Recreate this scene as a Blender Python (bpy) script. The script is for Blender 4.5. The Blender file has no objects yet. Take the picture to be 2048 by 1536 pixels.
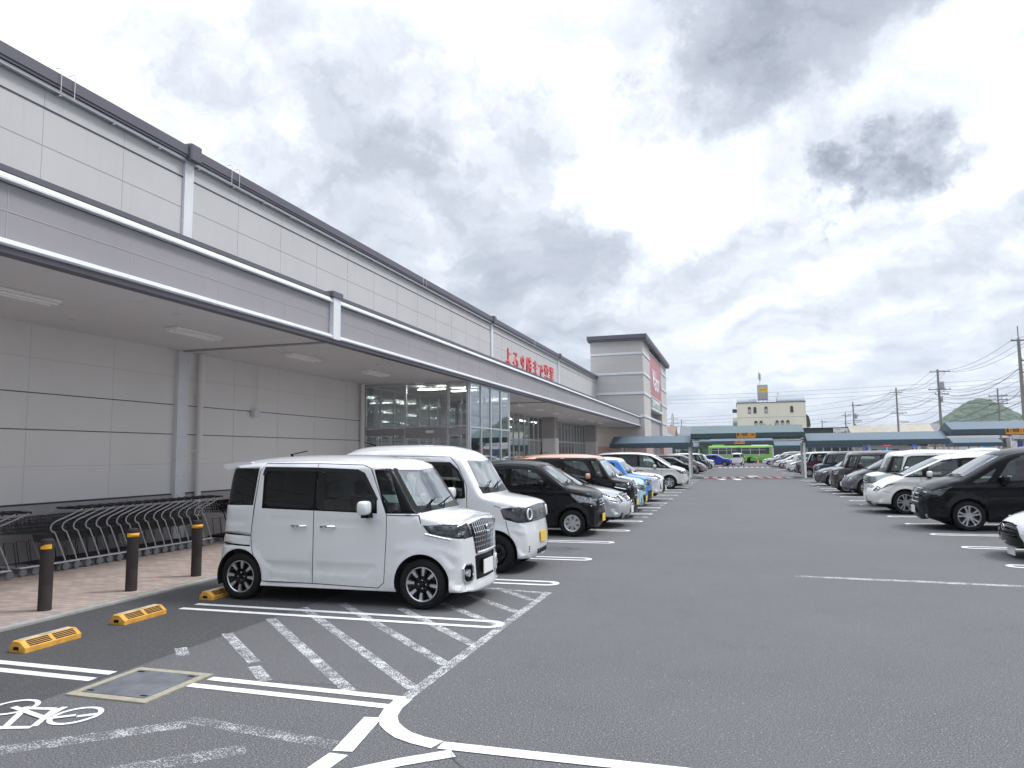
import bpy, math, random
import numpy as np
from mathutils import Vector, Matrix, geometry
random.seed(7)
S = bpy.context.scene
rad = math.radians
# ---------------------------------------------------------------- camera
cam = bpy.data.objects.new('camera', bpy.data.cameras.new('camera'))
S.collection.objects.link(cam)
cam.data.sensor_width = 36; cam.data.lens = 36*1450/2048.
cam.data.clip_start = .05; cam.data.clip_end = 6000
_R = Matrix(((0.956118, 0.038927, 0.290384), (0.292784, -0.090592, -0.951877), (-0.010747, 0.995127, -0.098014)))
cam.matrix_world = Matrix.Translation((0, 0, 1.75)) @ _R.to_4x4()
S.camera = cam
# ---------------------------------------------------------------- exposure, sun, sky
S.view_settings.view_transform = 'Standard'; S.view_settings.look = 'None'
S.view_settings.exposure = 0.64; S.view_settings.gamma = 1
SUN_EL, SUN_AZ = rad(56), rad(62)          # azimuth from +Y towards +X
sd = Vector((math.sin(SUN_AZ)*math.cos(SUN_EL), math.cos(SUN_AZ)*math.cos(SUN_EL), math.sin(SUN_EL)))
sl = bpy.data.lights.new('sun', 'SUN'); sl.energy = 1.5; sl.angle = rad(14); sl.color = (1, .975, .94)
so = bpy.data.objects.new('sun', sl); S.collection.objects.link(so)
so.rotation_euler = (-sd).to_track_quat('-Z', 'Y').to_euler(); so.location = (0, 0, 60)

class NT:
    def __init__(s, tree): s.t = tree; s.n = tree.nodes; s.l = tree.links
    def new(s, typ, **kw):
        n = s.n.new(typ)
        for k, v in kw.items(): setattr(n, k, v)
        return n
    def link(s, a, b): s.l.new(a, b)
    def math(s, op, a, b=None, clamp=False):
        n = s.new('ShaderNodeMath', operation=op, use_clamp=clamp)
        for i, v in enumerate((a, b)):
            if v is None: continue
            if isinstance(v, (int, float)): n.inputs[i].default_value = v
            else: s.link(v, n.inputs[i])
        return n.outputs[0]
    def vmath(s, op, a, b=None):
        n = s.new('ShaderNodeVectorMath', operation=op)
        for i, v in enumerate((a, b)):
            if v is None: continue
            if isinstance(v, (tuple, list)): n.inputs[i].default_value = v
            else: s.link(v, n.inputs[i])
        return n
    def mix(s, f, a, b):
        n = s.new('ShaderNodeMix', data_type='RGBA')
        for i, v in ((0, f), (6, a), (7, b)):
            if isinstance(v, (int, float)): n.inputs[i].default_value = v
            elif isinstance(v, (tuple, list)): n.inputs[i].default_value = tuple(v)[:3] + (1,)
            else: s.link(v, n.inputs[i])
        return n.outputs[2]
    def noise(s, vec, scale, detail=4, rough=.55, dist=0):
        n = s.new('ShaderNodeTexNoise'); s.link(vec, n.inputs['Vector'])
        n.inputs['Scale'].default_value = scale; n.inputs['Detail'].default_value = detail
        n.inputs['Roughness'].default_value = rough; n.inputs['Distortion'].default_value = dist
        return n.outputs[0]
    def ramp(s, f, stops, interp='LINEAR'):
        n = s.new('ShaderNodeValToRGB'); s.link(f, n.inputs[0]); e = n.color_ramp.elements
        n.color_ramp.interpolation = interp
        while len(e) < len(stops): e.new(.5)
        for i, (p, c) in enumerate(stops):
            e[i].position = p; e[i].color = ((c, c, c) if isinstance(c, (int, float)) else tuple(c)) + (1,)
        return n.outputs[0]
    def smooth(s, x, a, b):
        n = s.new('ShaderNodeMapRange', interpolation_type='SMOOTHSTEP'); s.link(x, n.inputs[0])
        n.inputs[1].default_value = a; n.inputs[2].default_value = b
        return n.outputs[0]

w = bpy.data.worlds.new('World'); S.world = w; w.use_nodes = True
k = NT(w.node_tree); k.n.clear()
sky = k.new('ShaderNodeTexSky', sky_type='NISHITA'); sky.sun_disc = False
sky.sun_elevation = SUN_EL; sky.sun_rotation = SUN_AZ; sky.dust_density = 2.5
tc = k.new('ShaderNodeTexCoord').outputs['Generated']
sep = k.new('ShaderNodeSeparateXYZ'); k.link(tc, sep.inputs[0])
zz = k.math('MAXIMUM', sep.outputs[2], 0.0)
den = k.math('ADD', zz, .22)
cx = k.math('DIVIDE', sep.outputs[0], den); cy = k.math('DIVIDE', sep.outputs[1], den)
cv = k.new('ShaderNodeCombineXYZ'); k.link(cx, cv.inputs[0]); k.link(cy, cv.inputs[1])
cv = k.vmath('ADD', cv.outputs[0], (3.1, 1.7, 0)).outputs[0]
wn = k.new('ShaderNodeTexNoise'); k.link(tc, wn.inputs['Vector']); wn.inputs['Scale'].default_value = 6.5; wn.inputs['Detail'].default_value = 10; wn.inputs['Roughness'].default_value = .66
warp = k.vmath('SUBTRACT', wn.outputs['Color'], (.5, .5, .5)).outputs[0]
wdir = k.vmath('ADD', tc, k.vmath('MULTIPLY', warp, (.34, .34, .26)).outputs[0]).outputs[0]
cvw = k.vmath('ADD', cv, k.vmath('MULTIPLY', warp, (.55, .55, 0)).outputs[0]).outputs[0]
def fbm(v): return k.math('ADD', k.math('MULTIPLY', k.noise(v, .75, 10, .56), .60), k.math('MULTIPLY', k.noise(v, 2.7, 10, .6), .40))
dens0 = fbm(cvw)
dens1 = fbm(k.vmath('ADD', cvw, (.085, .055, 0)).outputs[0])
bl = {}
def blob(d, size, amt, acc, sq=(1, 1, 1)):
    # a patch of thicker or thinner cloud round one compass direction
    v = k.vmath('SUBTRACT', wdir, tuple(Vector(d).normalized()))
    L = k.vmath('LENGTH', v.outputs[0]).outputs['Value']
    f = k.smooth(L, size*1.1, size*.35)
    return k.math('ADD', acc, k.math('MULTIPLY', f, amt))
acc = dens0
acc = blob((-0.677, 0.565, 0.472), 0.400, -0.160, acc)
acc = blob((-0.700, 0.550, 0.456), 0.200, -0.060, acc)
acc = blob((-0.282, 0.803, 0.525), 0.160, -0.160, acc)
acc = blob((-0.085, 0.924, 0.373), 0.160, -0.190, acc)
acc = blob((-0.122, 0.947, 0.297), 0.100, -0.120, acc)
acc = blob((-0.148, 0.855, 0.497), 0.120, -0.130, acc)
acc = blob((0.222, 0.897, 0.381), 0.200, -0.120, acc)
acc = blob((0.290, 0.875, 0.389), 0.160, -0.070, acc)
acc = blob((0.068, 0.930, 0.362), 0.080, -0.080, acc)
acc = blob((0.070, 0.877, 0.476), 0.200, 0.120, acc)
acc = blob((0.004, 0.913, 0.409), 0.130, 0.100, acc)
acc = blob((0.154, 0.857, 0.491), 0.200, 0.130, acc)
acc = blob((-0.032, 0.860, 0.510), 0.120, 0.080, acc)
acc = blob((0.199, 0.920, 0.337), 0.060, 0.280, acc)
acc = blob((0.165, 0.934, 0.316), 0.060, 0.280, acc)
acc = blob((0.138, 0.946, 0.295), 0.035, 0.200, acc)
acc = blob((0.257, 0.906, 0.336), 0.045, 0.180, acc)
acc = blob((-0.523, 0.740, 0.423), 0.200, 0.040, acc)
acc = blob((-0.567, 0.675, 0.473), 0.120, 0.050, acc)
acc = blob((-0.358, 0.825, 0.437), 0.160, 0.050, acc)
acc = blob((-0.210, 0.893, 0.398), 0.100, 0.060, acc)
acc = blob((-0.200, 0.955, 0.217), 0.160, 0.080, acc)
acc = blob((-0.291, 0.927, 0.238), 0.120, 0.070, acc)
acc = blob((-0.401, 0.858, 0.320), 0.140, 0.050, acc)
acc = blob((-0.187, 0.832, 0.523), 0.060, 0.080, acc)
acc = blob((-0.116, 0.886, 0.448), 0.050, 0.100, acc)
acc = k.math('ADD', acc, k.math('MULTIPLY', k.math('SUBTRACT', dens0, dens1), .95))
cl = k.ramp(acc, [(.20, (1.28, 1.31, 1.35)), (.33, (.98, 1.01, 1.06)), (.42, (.80, .84, .90)), (.51, (.665, .705, .78)), (.62, (.52, .56, .635)), (.95, (.25, .28, .335))])
hz = k.smooth(sep.outputs[2], .20, .0)
cl = k.mix(k.math('MULTIPLY', hz, .55), cl, (.50, .585, .72))
# an overcast dome is brighter overhead than near the skyline
cl = k.vmath('MULTIPLY', cl, None); _b = k.math('ADD', k.math('MULTIPLY', k.smooth(sep.outputs[2], .50, .95), 2.1), 1.0)
_cb = k.new('ShaderNodeCombineXYZ'); [k.link(_b, _cb.inputs[i]) for i in range(3)]; k.link(_cb.outputs[0], cl.inputs[1]); cl = cl.outputs[0]
below = k.math('LESS_THAN', sep.outputs[2], -.002)
cl = k.mix(below, cl, (.25, .26, .28))
bg1 = k.new('ShaderNodeBackground'); k.link(sky.outputs[0], bg1.inputs[0]); bg1.inputs[1].default_value = .10
bg2 = k.new('ShaderNodeBackground'); k.link(cl, bg2.inputs[0]); bg2.inputs[1].default_value = .80
ms = k.new('ShaderNodeMixShader'); ms.inputs[0].default_value = .93
k.link(bg1.outputs[0], ms.inputs[1]); k.link(bg2.outputs[0], ms.inputs[2])
wo = k.new('ShaderNodeOutputWorld'); k.link(ms.outputs[0], wo.inputs[0])

# ---------------------------------------------------------------- helpers
def tag(o, label=None, cat=None, group=None, kind=None):
    if label: o['label'] = label
    if cat: o['category'] = cat
    if group: o['group'] = group
    if kind: o['kind'] = kind
    return o
def empty(name, loc, rz=0, **kw):
    o = bpy.data.objects.new(name, None); o.empty_display_size = .2
    S.collection.objects.link(o); o.location = loc; o.rotation_euler = (0, 0, rz)
    return tag(o, **kw)
def link(name, me, parent=None, loc=(0, 0, 0), rz=0, **kw):
    o = bpy.data.objects.new(name, me); S.collection.objects.link(o)
    if parent: o.parent = parent
    o.location = loc; o.rotation_euler = (0, 0, rz)
    return tag(o, **kw)
def kids(o): return [c for c in bpy.data.objects if c.parent == o]
def copy_tree(o, parent=None, tree=None):
    if tree is None:
        tree = {}
        for c in bpy.data.objects:
            if c.parent: tree.setdefault(c.parent.name, []).append(c)
    c = o.copy(); S.collection.objects.link(c); c.parent = parent
    for ch in tree.get(o.name, []): copy_tree(ch, c, tree)
    return c

class MB:
    def __init__(s): s.v = []; s.f = []; s.m = []
    def add(s, vs, fs, m=0):
        o = len(s.v); s.v += [tuple(v) for v in vs]; s.f += [tuple(i+o for i in f) for f in fs]; s.m += [m]*len(fs); return s
    def box(s, x0, x1, y0, y1, z0, z1, m=0):
        if x0 > x1: x0, x1 = x1, x0
        if y0 > y1: y0, y1 = y1, y0
        if z0 > z1: z0, z1 = z1, z0
        return s.add([(x0,y0,z0),(x1,y0,z0),(x1,y1,z0),(x0,y1,z0),(x0,y0,z1),(x1,y0,z1),(x1,y1,z1),(x0,y1,z1)],
            [(0,3,2,1),(4,5,6,7),(0,1,5,4),(1,2,6,5),(2,3,7,6),(3,0,4,7)], m)
    def bbox(s, x0, x1, y0, y1, z0, z1, b=.01, m=0):
        # a box with chamfered vertical and top edges
        b = min(b, abs(x1-x0)/2.1, abs(y1-y0)/2.1, abs(z1-z0)/2.1)
        def ring(i, z): return [(x0+i+b,y0+i,z),(x1-i-b,y0+i,z),(x1-i,y0+i+b,z),(x1-i,y1-i-b,z),(x1-i-b,y1-i,z),(x0+i+b,y1-i,z),(x0+i,y1-i-b,z),(x0+i,y0+i+b,z)]
        vs = ring(0, z0)+ring(0, z1-b)+ring(b*.9, z1)
        fs = [tuple(range(7, -1, -1)), tuple(range(16, 24))]
        for r in (0, 8):
            for i in range(8): j = (i+1) % 8; fs.append((r+i, r+j, r+8+j, r+8+i))
        return s.add(vs, fs, m)
    def prism(s, poly, ax, a0, a1, m=0):
        # poly in the other two axes, extruded along ax
        n = len(poly)
        if a0 > a1: a0, a1 = a1, a0
        ar = sum(poly[i][0]*poly[(i+1) % n][1]-poly[(i+1) % n][0]*poly[i][1] for i in range(n))
        if (ar < 0) != (ax == 'y'): poly = poly[::-1]
        def P(p, a): return {'x': (a, p[0], p[1]), 'y': (p[0], a, p[1]), 'z': (p[0], p[1], a)}[ax]
        vs = [P(p, a0) for p in poly]+[P(p, a1) for p in poly]
        fs = [(i, (i+1) % n, n+(i+1) % n, n+i) for i in range(n)]+[tuple(range(n-1, -1, -1)), tuple(range(n, 2*n))]
        return s.add(vs, fs, m)
    def flat(s, poly, z, m=0):
        a = sum(poly[i][0]*poly[(i+1) % len(poly)][1]-poly[(i+1) % len(poly)][0]*poly[i][1] for i in range(len(poly)))
        if a < 0: poly = poly[::-1]
        return s.add([(p[0], p[1], z) for p in poly], [tuple(range(len(poly)))], m)
    def tube(s, pts, r, n=6, m=0, closed=False, r1=None):
        pts = [Vector(p) for p in pts]; N = len(pts); vs = []; up = None
        for i, p in enumerate(pts):
            if closed: t = pts[(i+1) % N]-pts[i-1]
            else: t = pts[min(i+1, N-1)]-pts[max(i-1, 0)]
            if t.length < 1e-9: t = Vector((0, 0, 1))
            t.normalize()
            if up is None: up = Vector((0, 0, 1)) if abs(t.z) < .9 else Vector((1, 0, 0))
            a = t.cross(up)
            if a.length < 1e-4: a = t.orthogonal()
            a.normalize(); b = a.cross(t).normalized(); up = b
            rr = r if r1 is None else r+(r1-r)*i/(N-1)
            vs += [p+a*rr*math.cos(2*math.pi*j/n)+b*rr*math.sin(2*math.pi*j/n) for j in range(n)]
        fs = []
        for i in range(N if closed else N-1):
            i2 = (i+1) % N
            for j in range(n): fs.append((i*n+j, i*n+(j+1) % n, i2*n+(j+1) % n, i2*n+j))
        if not closed: fs += [tuple(range(n-1, -1, -1)), tuple(range((N-1)*n, N*n))]
        return s.add(vs, fs, m)
    def cyl(s, c, r, h, ax='z', n=16, m=0, r1=None):
        d = {'x': Vector((1,0,0)), 'y': Vector((0,1,0)), 'z': Vector((0,0,1))}[ax]
        return s.tube([Vector(c), Vector(c)+d*h], r, n, m, r1=r1)
    def blob(s, c, rx, ry, rz, n=12, e=.55, m=0):
        # rounded box (superellipsoid)
        f = lambda v: math.copysign(abs(v)**e, v); vs = []; fs = []; h = n//2
        for i in range(h+1):
            a = -math.pi/2+math.pi*i/h
            for j in range(n):
                b = 2*math.pi*j/n; vs.append((c[0]+rx*f(math.cos(a))*f(math.cos(b)), c[1]+ry*f(math.cos(a))*f(math.sin(b)), c[2]+rz*f(math.sin(a))))
        for i in range(h):
            for j in range(n): fs.append((i*n+j, i*n+(j+1) % n, (i+1)*n+(j+1) % n, (i+1)*n+j))
        return s.add(vs, fs, m)
    def lathe(s, prof, ax='y', n=32, m=0, c=(0, 0, 0)):
        # prof: (radius, offset along axis)
        vs = []; c = Vector(c)
        for (r, a) in prof:
            for j in range(n):
                t = 2*math.pi*j/n; x, z = r*math.cos(t), r*math.sin(t)
                vs.append(c+(Vector((x, a, z)) if ax == 'y' else Vector((x, z, a)) if ax == 'z' else Vector((a, x, z))))
        fs = []
        for i in range(len(prof)-1):
            for j in range(n): fs.append((i*n+j, i*n+(j+1) % n, (i+1)*n+(j+1) % n, (i+1)*n+j))
        return s.add(vs, fs, m)
    def xf(s, M):
        s.v = [tuple(M @ Vector(v)) for v in s.v]; return s
    def mesh(s, name, mats, smooth=False):
        me = bpy.data.meshes.new(name); me.from_pydata(s.v, [], s.f)
        if not isinstance(mats, (list, tuple)): mats = [mats]
        for m in mats: me.materials.append(m)
        if len(mats) > 1: me.polygons.foreach_set('material_index', s.m)
        if smooth:
            me.polygons.foreach_set('use_smooth', [True]*len(me.polygons))
            if smooth != 'all': me.set_sharp_from_angle(angle=rad(38))
        me.update(); return me
    def build(s, name, mats, parent=None, loc=(0, 0, 0), rz=0, smooth=False, **kw):
        return link(name, s.mesh(name, mats, smooth), parent, loc, rz, **kw)

# ---------------------------------------------------------------- materials
MATS = {}
def M(name, col=(.5, .5, .5), rough=.6, metal=0, coat=0, var=.0, vs=3, bump=0, bs=60, emit=0, streak=0, spec=.5, back=None, dirt=0):
    if name in MATS: return MATS[name]
    m = bpy.data.materials.new(name); m.use_nodes = True; k = NT(m.node_tree)
    b = k.n['Principled BSDF']; MATS[name] = m
    b.inputs['Base Color'].default_value = tuple(col)+(1,); b.inputs['Roughness'].default_value = rough
    b.inputs['Metallic'].default_value = metal; b.inputs['Coat Weight'].default_value = coat
    b.inputs['Coat Roughness'].default_value = .04; b.inputs['Specular IOR Level'].default_value = spec
    tc = k.new('ShaderNodeTexCoord').outputs['Object']
    c = None
    if var:
        f = k.noise(tc, vs, 5, .6)
        c = k.mix(k.smooth(f, .25, .75), tuple(x*(1-var) for x in col), tuple(min(1, x*(1+var)) for x in col))
    if streak:
        mp = k.new('ShaderNodeMapping'); k.link(tc, mp.inputs[0]); mp.inputs['Scale'].default_value = (6, 6, .35)
        f = k.smooth(k.noise(mp.outputs[0], 1.6, 6, .65), .5, .85)
        c = k.mix(k.math('MULTIPLY', f, streak), c if c else col, tuple(x*.55 for x in col))
    if dirt:
        sz = k.new('ShaderNodeSeparateXYZ'); k.link(tc, sz.inputs[0])
        f = k.math('MULTIPLY', k.smooth(sz.outputs[2], .75, .1), k.smooth(k.noise(tc, 9, 6, .7), .25, .75))
        c = k.mix(k.math('MULTIPLY', f, dirt), c if c else col, (.22, .20, .17))
        rr = k.math('ADD', k.math('MULTIPLY', f, .35), rough); k.link(rr, b.inputs['Roughness'])
    if c: k.link(c, b.inputs['Base Color'])
    if bump:
        bn = k.new('ShaderNodeBump'); bn.inputs['Strength'].default_value = bump; bn.inputs['Distance'].default_value = .01
        k.link(k.noise(tc, bs, 3, .6), bn.inputs['Height']); k.link(bn.outputs[0], b.inputs['Normal'])
    if emit:
        b.inputs['Emission Color'].default_value = tuple(col)+(1,); b.inputs['Emission Strength'].default_value = emit
    if back is not None:
        g = k.new('ShaderNodeNewGeometry').outputs['Backfacing']; d = k.new('ShaderNodeBsdfDiffuse')
        d.inputs[0].default_value = tuple(back)+(1,)
        mx = k.new('ShaderNodeMixShader'); k.link(g, mx.inputs[0]); k.link(b.outputs[0], mx.inputs[1]); k.link(d.outputs[0], mx.inputs[2])
        k.link(mx.outputs[0], k.n['Material Output'].inputs[0])
    return m
def GLASS(name, tint=(.6, .68, .66), lo=.07, hi=.9, rough=.02, dens=0., spread=.25):
    # thin window pane: tinted see-through plus a reflection that grows towards grazing
    if name in MATS: return MATS[name]
    m = bpy.data.materials.new(name); m.use_nodes = True; k = NT(m.node_tree); k.n.clear(); MATS[name] = m
    t = k.new('ShaderNodeBsdfTransparent'); t.inputs[0].default_value = tuple(tint)+(1,)
    d = k.new('ShaderNodeBsdfDiffuse'); d.inputs[0].default_value = (.02, .025, .028, 1)
    a = k.new('ShaderNodeMixShader'); a.inputs[0].default_value = dens; k.link(t.outputs[0], a.inputs[1]); k.link(d.outputs[0], a.inputs[2])
    g = k.new('ShaderNodeBsdfGlossy'); g.inputs['Roughness'].default_value = rough; g.inputs[0].default_value = (.95, .98, 1, 1)
    lw = k.new('ShaderNodeLayerWeight'); lw.inputs[0].default_value = spread
    f = k.new('ShaderNodeMapRange'); k.link(lw.outputs['Fresnel'], f.inputs[0]); f.inputs[3].default_value = lo; f.inputs[4].default_value = hi
    mx = k.new('ShaderNodeMixShader'); k.link(f.outputs[0], mx.inputs[0]); k.link(a.outputs[0], mx.inputs[1]); k.link(g.outputs[0], mx.inputs[2])
    o = k.new('ShaderNodeOutputMaterial'); k.link(mx.outputs[0], o.inputs[0])
    return m
def PAINT(name, col, metal=0, rough=.32):
    dk = sum(col) < .06
    return M(name, col, rough, metal, .32 if dk else 1.0, back=(.03, .03, .03), var=.02, vs=.9, dirt=.22 if sum(col) > .6 else .008, spec=.12 if dk else .5)
CLEAR = GLASS('clear_car_glass', (.58, .70, .66), .06, .95)
WSG = GLASS('windscreen_glass', (.60, .72, .68), .30, 1.0, spread=.5)
DARKG = GLASS('privacy_glass', (.05, .06, .065), .028, .9, dens=.25)
BLACKP = M('black_trim', (.005, .005, .006), .3, back=(.01, .01, .01), spec=.16)
RUBBER = M('tyre_rubber', (.011, .011, .012), .8, var=.25, vs=14, bump=.2, bs=90, spec=.2)
CHROME = M('chrome', (.75, .76, .78), .12, 1)
SILVER = M('silver_alloy', (.55, .56, .58), .3, .85)
GLOSSBLACK = M('gloss_black', (.004, .004, .005), .15, 0, .5, spec=.1)
LAMPCASE = M('lamp_reflector', (.62, .64, .67), .22, .75, var=.5, vs=16, bump=.9, bs=22)
LAMPGLASS = GLASS('lamp_lens', (.92, .94, .95), .06, .7)
LAMPDARK = M('smoked_lamp_reflector', (.10, .10, .11), .2, .6, var=.6, vs=14, bump=.8, bs=20)
DARKTRIM = M('dark_plastic', (.016, .016, .018), .6, bump=.15, bs=120, spec=.25)
SEATM = M('seat_fabric', (.055, .05, .048), .9)
LIGHTSEAT = M('beige_seat_fabric', (.30, .27, .22), .9)
WHITEPLATE = M('white_plate', (.72, .73, .72), .5, var=.05, vs=30)
YELPLATE = M('yellow_plate', (.72, .50, .06), .5, var=.05, vs=30)
REDLAMP = M('red_lamp', (.35, .01, .01), .2, 0, 1)
ORANGE = M('amber_lamp', (.7, .25, .03), .3, 0, 1)

def text_mesh(body, size, extr=.0, font=None, align='CENTER', bevel=0):
    c = bpy.data.curves.new('lettering', 'FONT'); c.body = body; c.size = size; c.extrude = extr
    c.align_x = align; c.align_y = 'CENTER'; c.offset = bevel; c.resolution_u = 3
    o = bpy.data.objects.new('lettering', c); S.collection.objects.link(o)
    bpy.context.view_layer.update()
    me = bpy.data.meshes.new_from_object(o.evaluated_get(bpy.context.evaluated_depsgraph_get()))
    bpy.data.objects.remove(o); me.name = 'lettering'
    return me

# ================================================================ CARS
def chaikin(P, it=2, closed=True):
    P = np.array(P, float)
    for _ in range(it):
        Q = np.roll(P, -1, 0) if closed else None
        if closed:
            P = np.stack([P*.78+Q*.22, P*.22+Q*.78], 1).reshape(-1, P.shape[1])
        else:
            a, b = P[:-1], P[1:]
            P = np.vstack([P[:1], np.stack([a*.78+b*.22, a*.22+b*.78], 1).reshape(-1, P.shape[1])[1:-1], P[-1:]])
    return P
def resample(P, ds):
    d = np.r_[0, np.cumsum(np.hypot(*(np.diff(P[:, :2], axis=0).T)))]
    n = max(4, int(d[-1]/ds)); s = np.linspace(0, d[-1], n)
    return np.stack([np.interp(s, d, P[:, i]) for i in range(P.shape[1])], 1), s
def seg_dist(pts, A, B):
    d = B-A; L = (d**2).sum(1)+1e-12
    t = np.clip(((pts[:, None, :]-A[None])*d[None]).sum(2)/L, 0, 1)
    q = A[None]+t[..., None]*d[None]
    D = np.sqrt(((pts[:, None, :]-q)**2).sum(2)); i = D.argmin(1)
    return D[np.arange(len(pts)), i], i
def thick(line, wd):
    # polyline -> list of thin quads
    out = []
    for a, b in zip(line[:-1], line[1:]):
        a = np.array(a); b = np.array(b); t = b-a; L = np.hypot(*t)
        if L < 1e-6: continue
        t /= L; n = np.array((-t[1], t[0]))*wd/2; e = t*wd*.3
        out.append([tuple(a-n-e), tuple(b-n+e), tuple(b+n+e), tuple(a+n-e)])
    return out
def rnd(poly, r=.22, it=2):
    P = np.array(poly, float)
    for _ in range(it):
        Q = np.roll(P, -1, 0); P = np.stack([P*(1-r)+Q*r, P*r+Q*(1-r)], 1).reshape(-1, 2)
    return [tuple(p) for p in P]

class Body:
    """A car skin: two side panels lifted from the side view and a strip wrapped over nose, roof and tail."""
    def __init__(s, T, fine=True):
        s.T = T; s.g = .055 if fine else .15; s.ds = .035 if fine else .09; s.fine = fine
        L = T['sil']; P = chaikin(L, 2, closed=False)
        P, s.s = resample(P, s.ds)
        C = P[:, :2]; t = np.gradient(C, axis=0); t /= np.hypot(t[:, 0], t[:, 1])[:, None]
        s.C = C; nrm = np.stack([t[:, 1], -t[:, 0]], 1)       # inward
        s.B = C+nrm*P[:, 2:3]; s.D = P[:, 3]; s.R = np.maximum(P[:, 4], .02); s.nrm = nrm
        bot = T.get('bot', .19)
        u0, z0 = s.B[0]; u1, z1 = s.B[-1]
        bl = np.array([(u1+(u0-u1)*f, z1+(z0-z1)*f) for f in np.linspace(0, 1, int((u1-u0)/s.ds/1.5))[1:-1]])
        mid = (bl[:, 0] > T['fo']+.2) & (bl[:, 0] < T['fo']+T['wb']-.2)
        bl[mid, 1] = bot
        s.loop = np.vstack([s.B, bl])
        s.LD = np.r_[s.D, np.full(len(bl), .035)]; s.LR = np.r_[s.R, np.full(len(bl), .07)]
        s.E = s.h(s.B)
    def wb(s, p):
        T = s.T; u, z = p[:, 0], p[:, 1]; W = T['W']/2
        zb, H = T['zb'], T['H']
        y = W-T['tum']*np.clip((z-zb)/(H-zb), 0, 1.2)**1.25
        y = y-T.get('low', .03)*np.clip((.62-z)/.45, 0, 1)**2
        y = y-T.get('pf', .05)*np.clip((1.0-u)/1.0, 0, 1)**2-T.get('pr', .04)*np.clip((u-(T['L']-.8))/.8, 0, 1)**2
        for w_u in (T['fo'], T['fo']+T['wb']):
            d = np.hypot(u-w_u, z-T['r'])-T['ra']
            y = y+T.get('flare', .018)*np.clip(1-np.abs(d-.02)/T.get('fw', .07), 0, 1)**1.0*(d > -.05)
        for line, wd, amp in T.get('feat', []):
            l = np.array(line, float); d, _ = seg_dist(p, l[:-1], l[1:])
            y = y+amp*(.5+.5*np.cos(np.pi*np.clip(d/wd, 0, 1)))
        for poly, amp, sm in T.get('press', []):
            l = np.array(poly+poly[:1], float); d, _ = seg_dist(p, l[:-1], l[1:])
            ins = np.zeros(len(p), bool); x, yy = p[:, 0], p[:, 1]
            for a, b in zip(l[:-1], l[1:]):
                c = ((a[1] > yy) != (b[1] > yy)) & (x < (b[0]-a[0])*(yy-a[1])/(b[1]-a[1]+1e-12)+a[0])
                ins ^= c
            y = y+amp*np.where(ins, np.clip(d/sm, 0, 1), 0)
        return y
    def h(s, p):
        p = np.atleast_2d(np.array(p, float))
        A, Bn = s.loop, np.roll(s.loop, -1, 0)
        d, i = seg_dist(p, A, Bn)
        D, R = s.LD[i], s.LR[i]
        x = np.clip(1-d/R, 0, 1)
        return s.wb(p)-D*(1-np.sqrt(np.clip(1-x**2, 0, 1)))
    def side(s, u, z, sgn=1, out=0.0):
        e = .01; H = s.h([(u, z), (u+e, z), (u, z+e)])
        n = Vector((-(-(H[1]-H[0])/e), sgn*1.0, -(H[2]-H[0])/e)).normalized()
        return Vector((s.T['L']/2-u, sgn*H[0], z))+n*out
    def sz(s, z):
        i = np.argmax(s.B[:, 1] >= z); i = max(i, 1)
        a, b = s.B[i-1, 1], s.B[i, 1]; f = 0 if b == a else (z-a)/(b-a)
        return s.s[i-1]+(s.s[i]-s.s[i-1])*np.clip(f, 0, 1)
    def su(s, u):
        k0 = s.B[:, 1].argmax(); i0 = np.argmax(s.B[:, 1] > s.T['zhood'])
        i = i0+np.argmax(s.B[i0:, 0] >= u); i = max(i, 1)
        a, b = s.B[i-1, 0], s.B[i, 0]; f = 0 if b <= a else (u-a)/(b-a)
        return s.s[i-1]+(s.s[i]-s.s[i-1])*np.clip(f, 0, 1)
    def srear(s, z):
        k0 = int(len(s.s)*.5); zz = s.B[k0:, 1]
        i = np.argmax((zz < z) & (s.B[k0:, 0] > s.T['L']*.6))+k0
        return s.s[max(i, 1)]
    def strip(s, ss, t, out=0.0):
        ss = np.atleast_1d(ss); t = np.atleast_1d(t)
        f = lambda a: np.interp(ss, s.s, a)
        Bu, Bz, Cu, Cz, E = f(s.B[:, 0]), f(s.B[:, 1]), f(s.C[:, 0]), f(s.C[:, 1]), f(s.E)
        g = 1-np.abs(t)**2.3
        u = Bu+(Cu-Bu)*g-f(-s.nrm[:, 0])*0; z = Bz+(Cz-Bz)*g
        nu, nz = -f(s.nrm[:, 0]), -f(s.nrm[:, 1])
        return np.stack([s.T['L']/2-(u+nu*out), t*E, z+nz*out], 1)
    def on(s, c, y, kind='z', out=0.0):
        ss = {'z': s.sz, 'u': s.su, 'r': s.srear}[kind](c); E = np.interp(ss, s.s, s.E)
        return Vector(s.strip(ss, y/E, out)[0])
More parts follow.
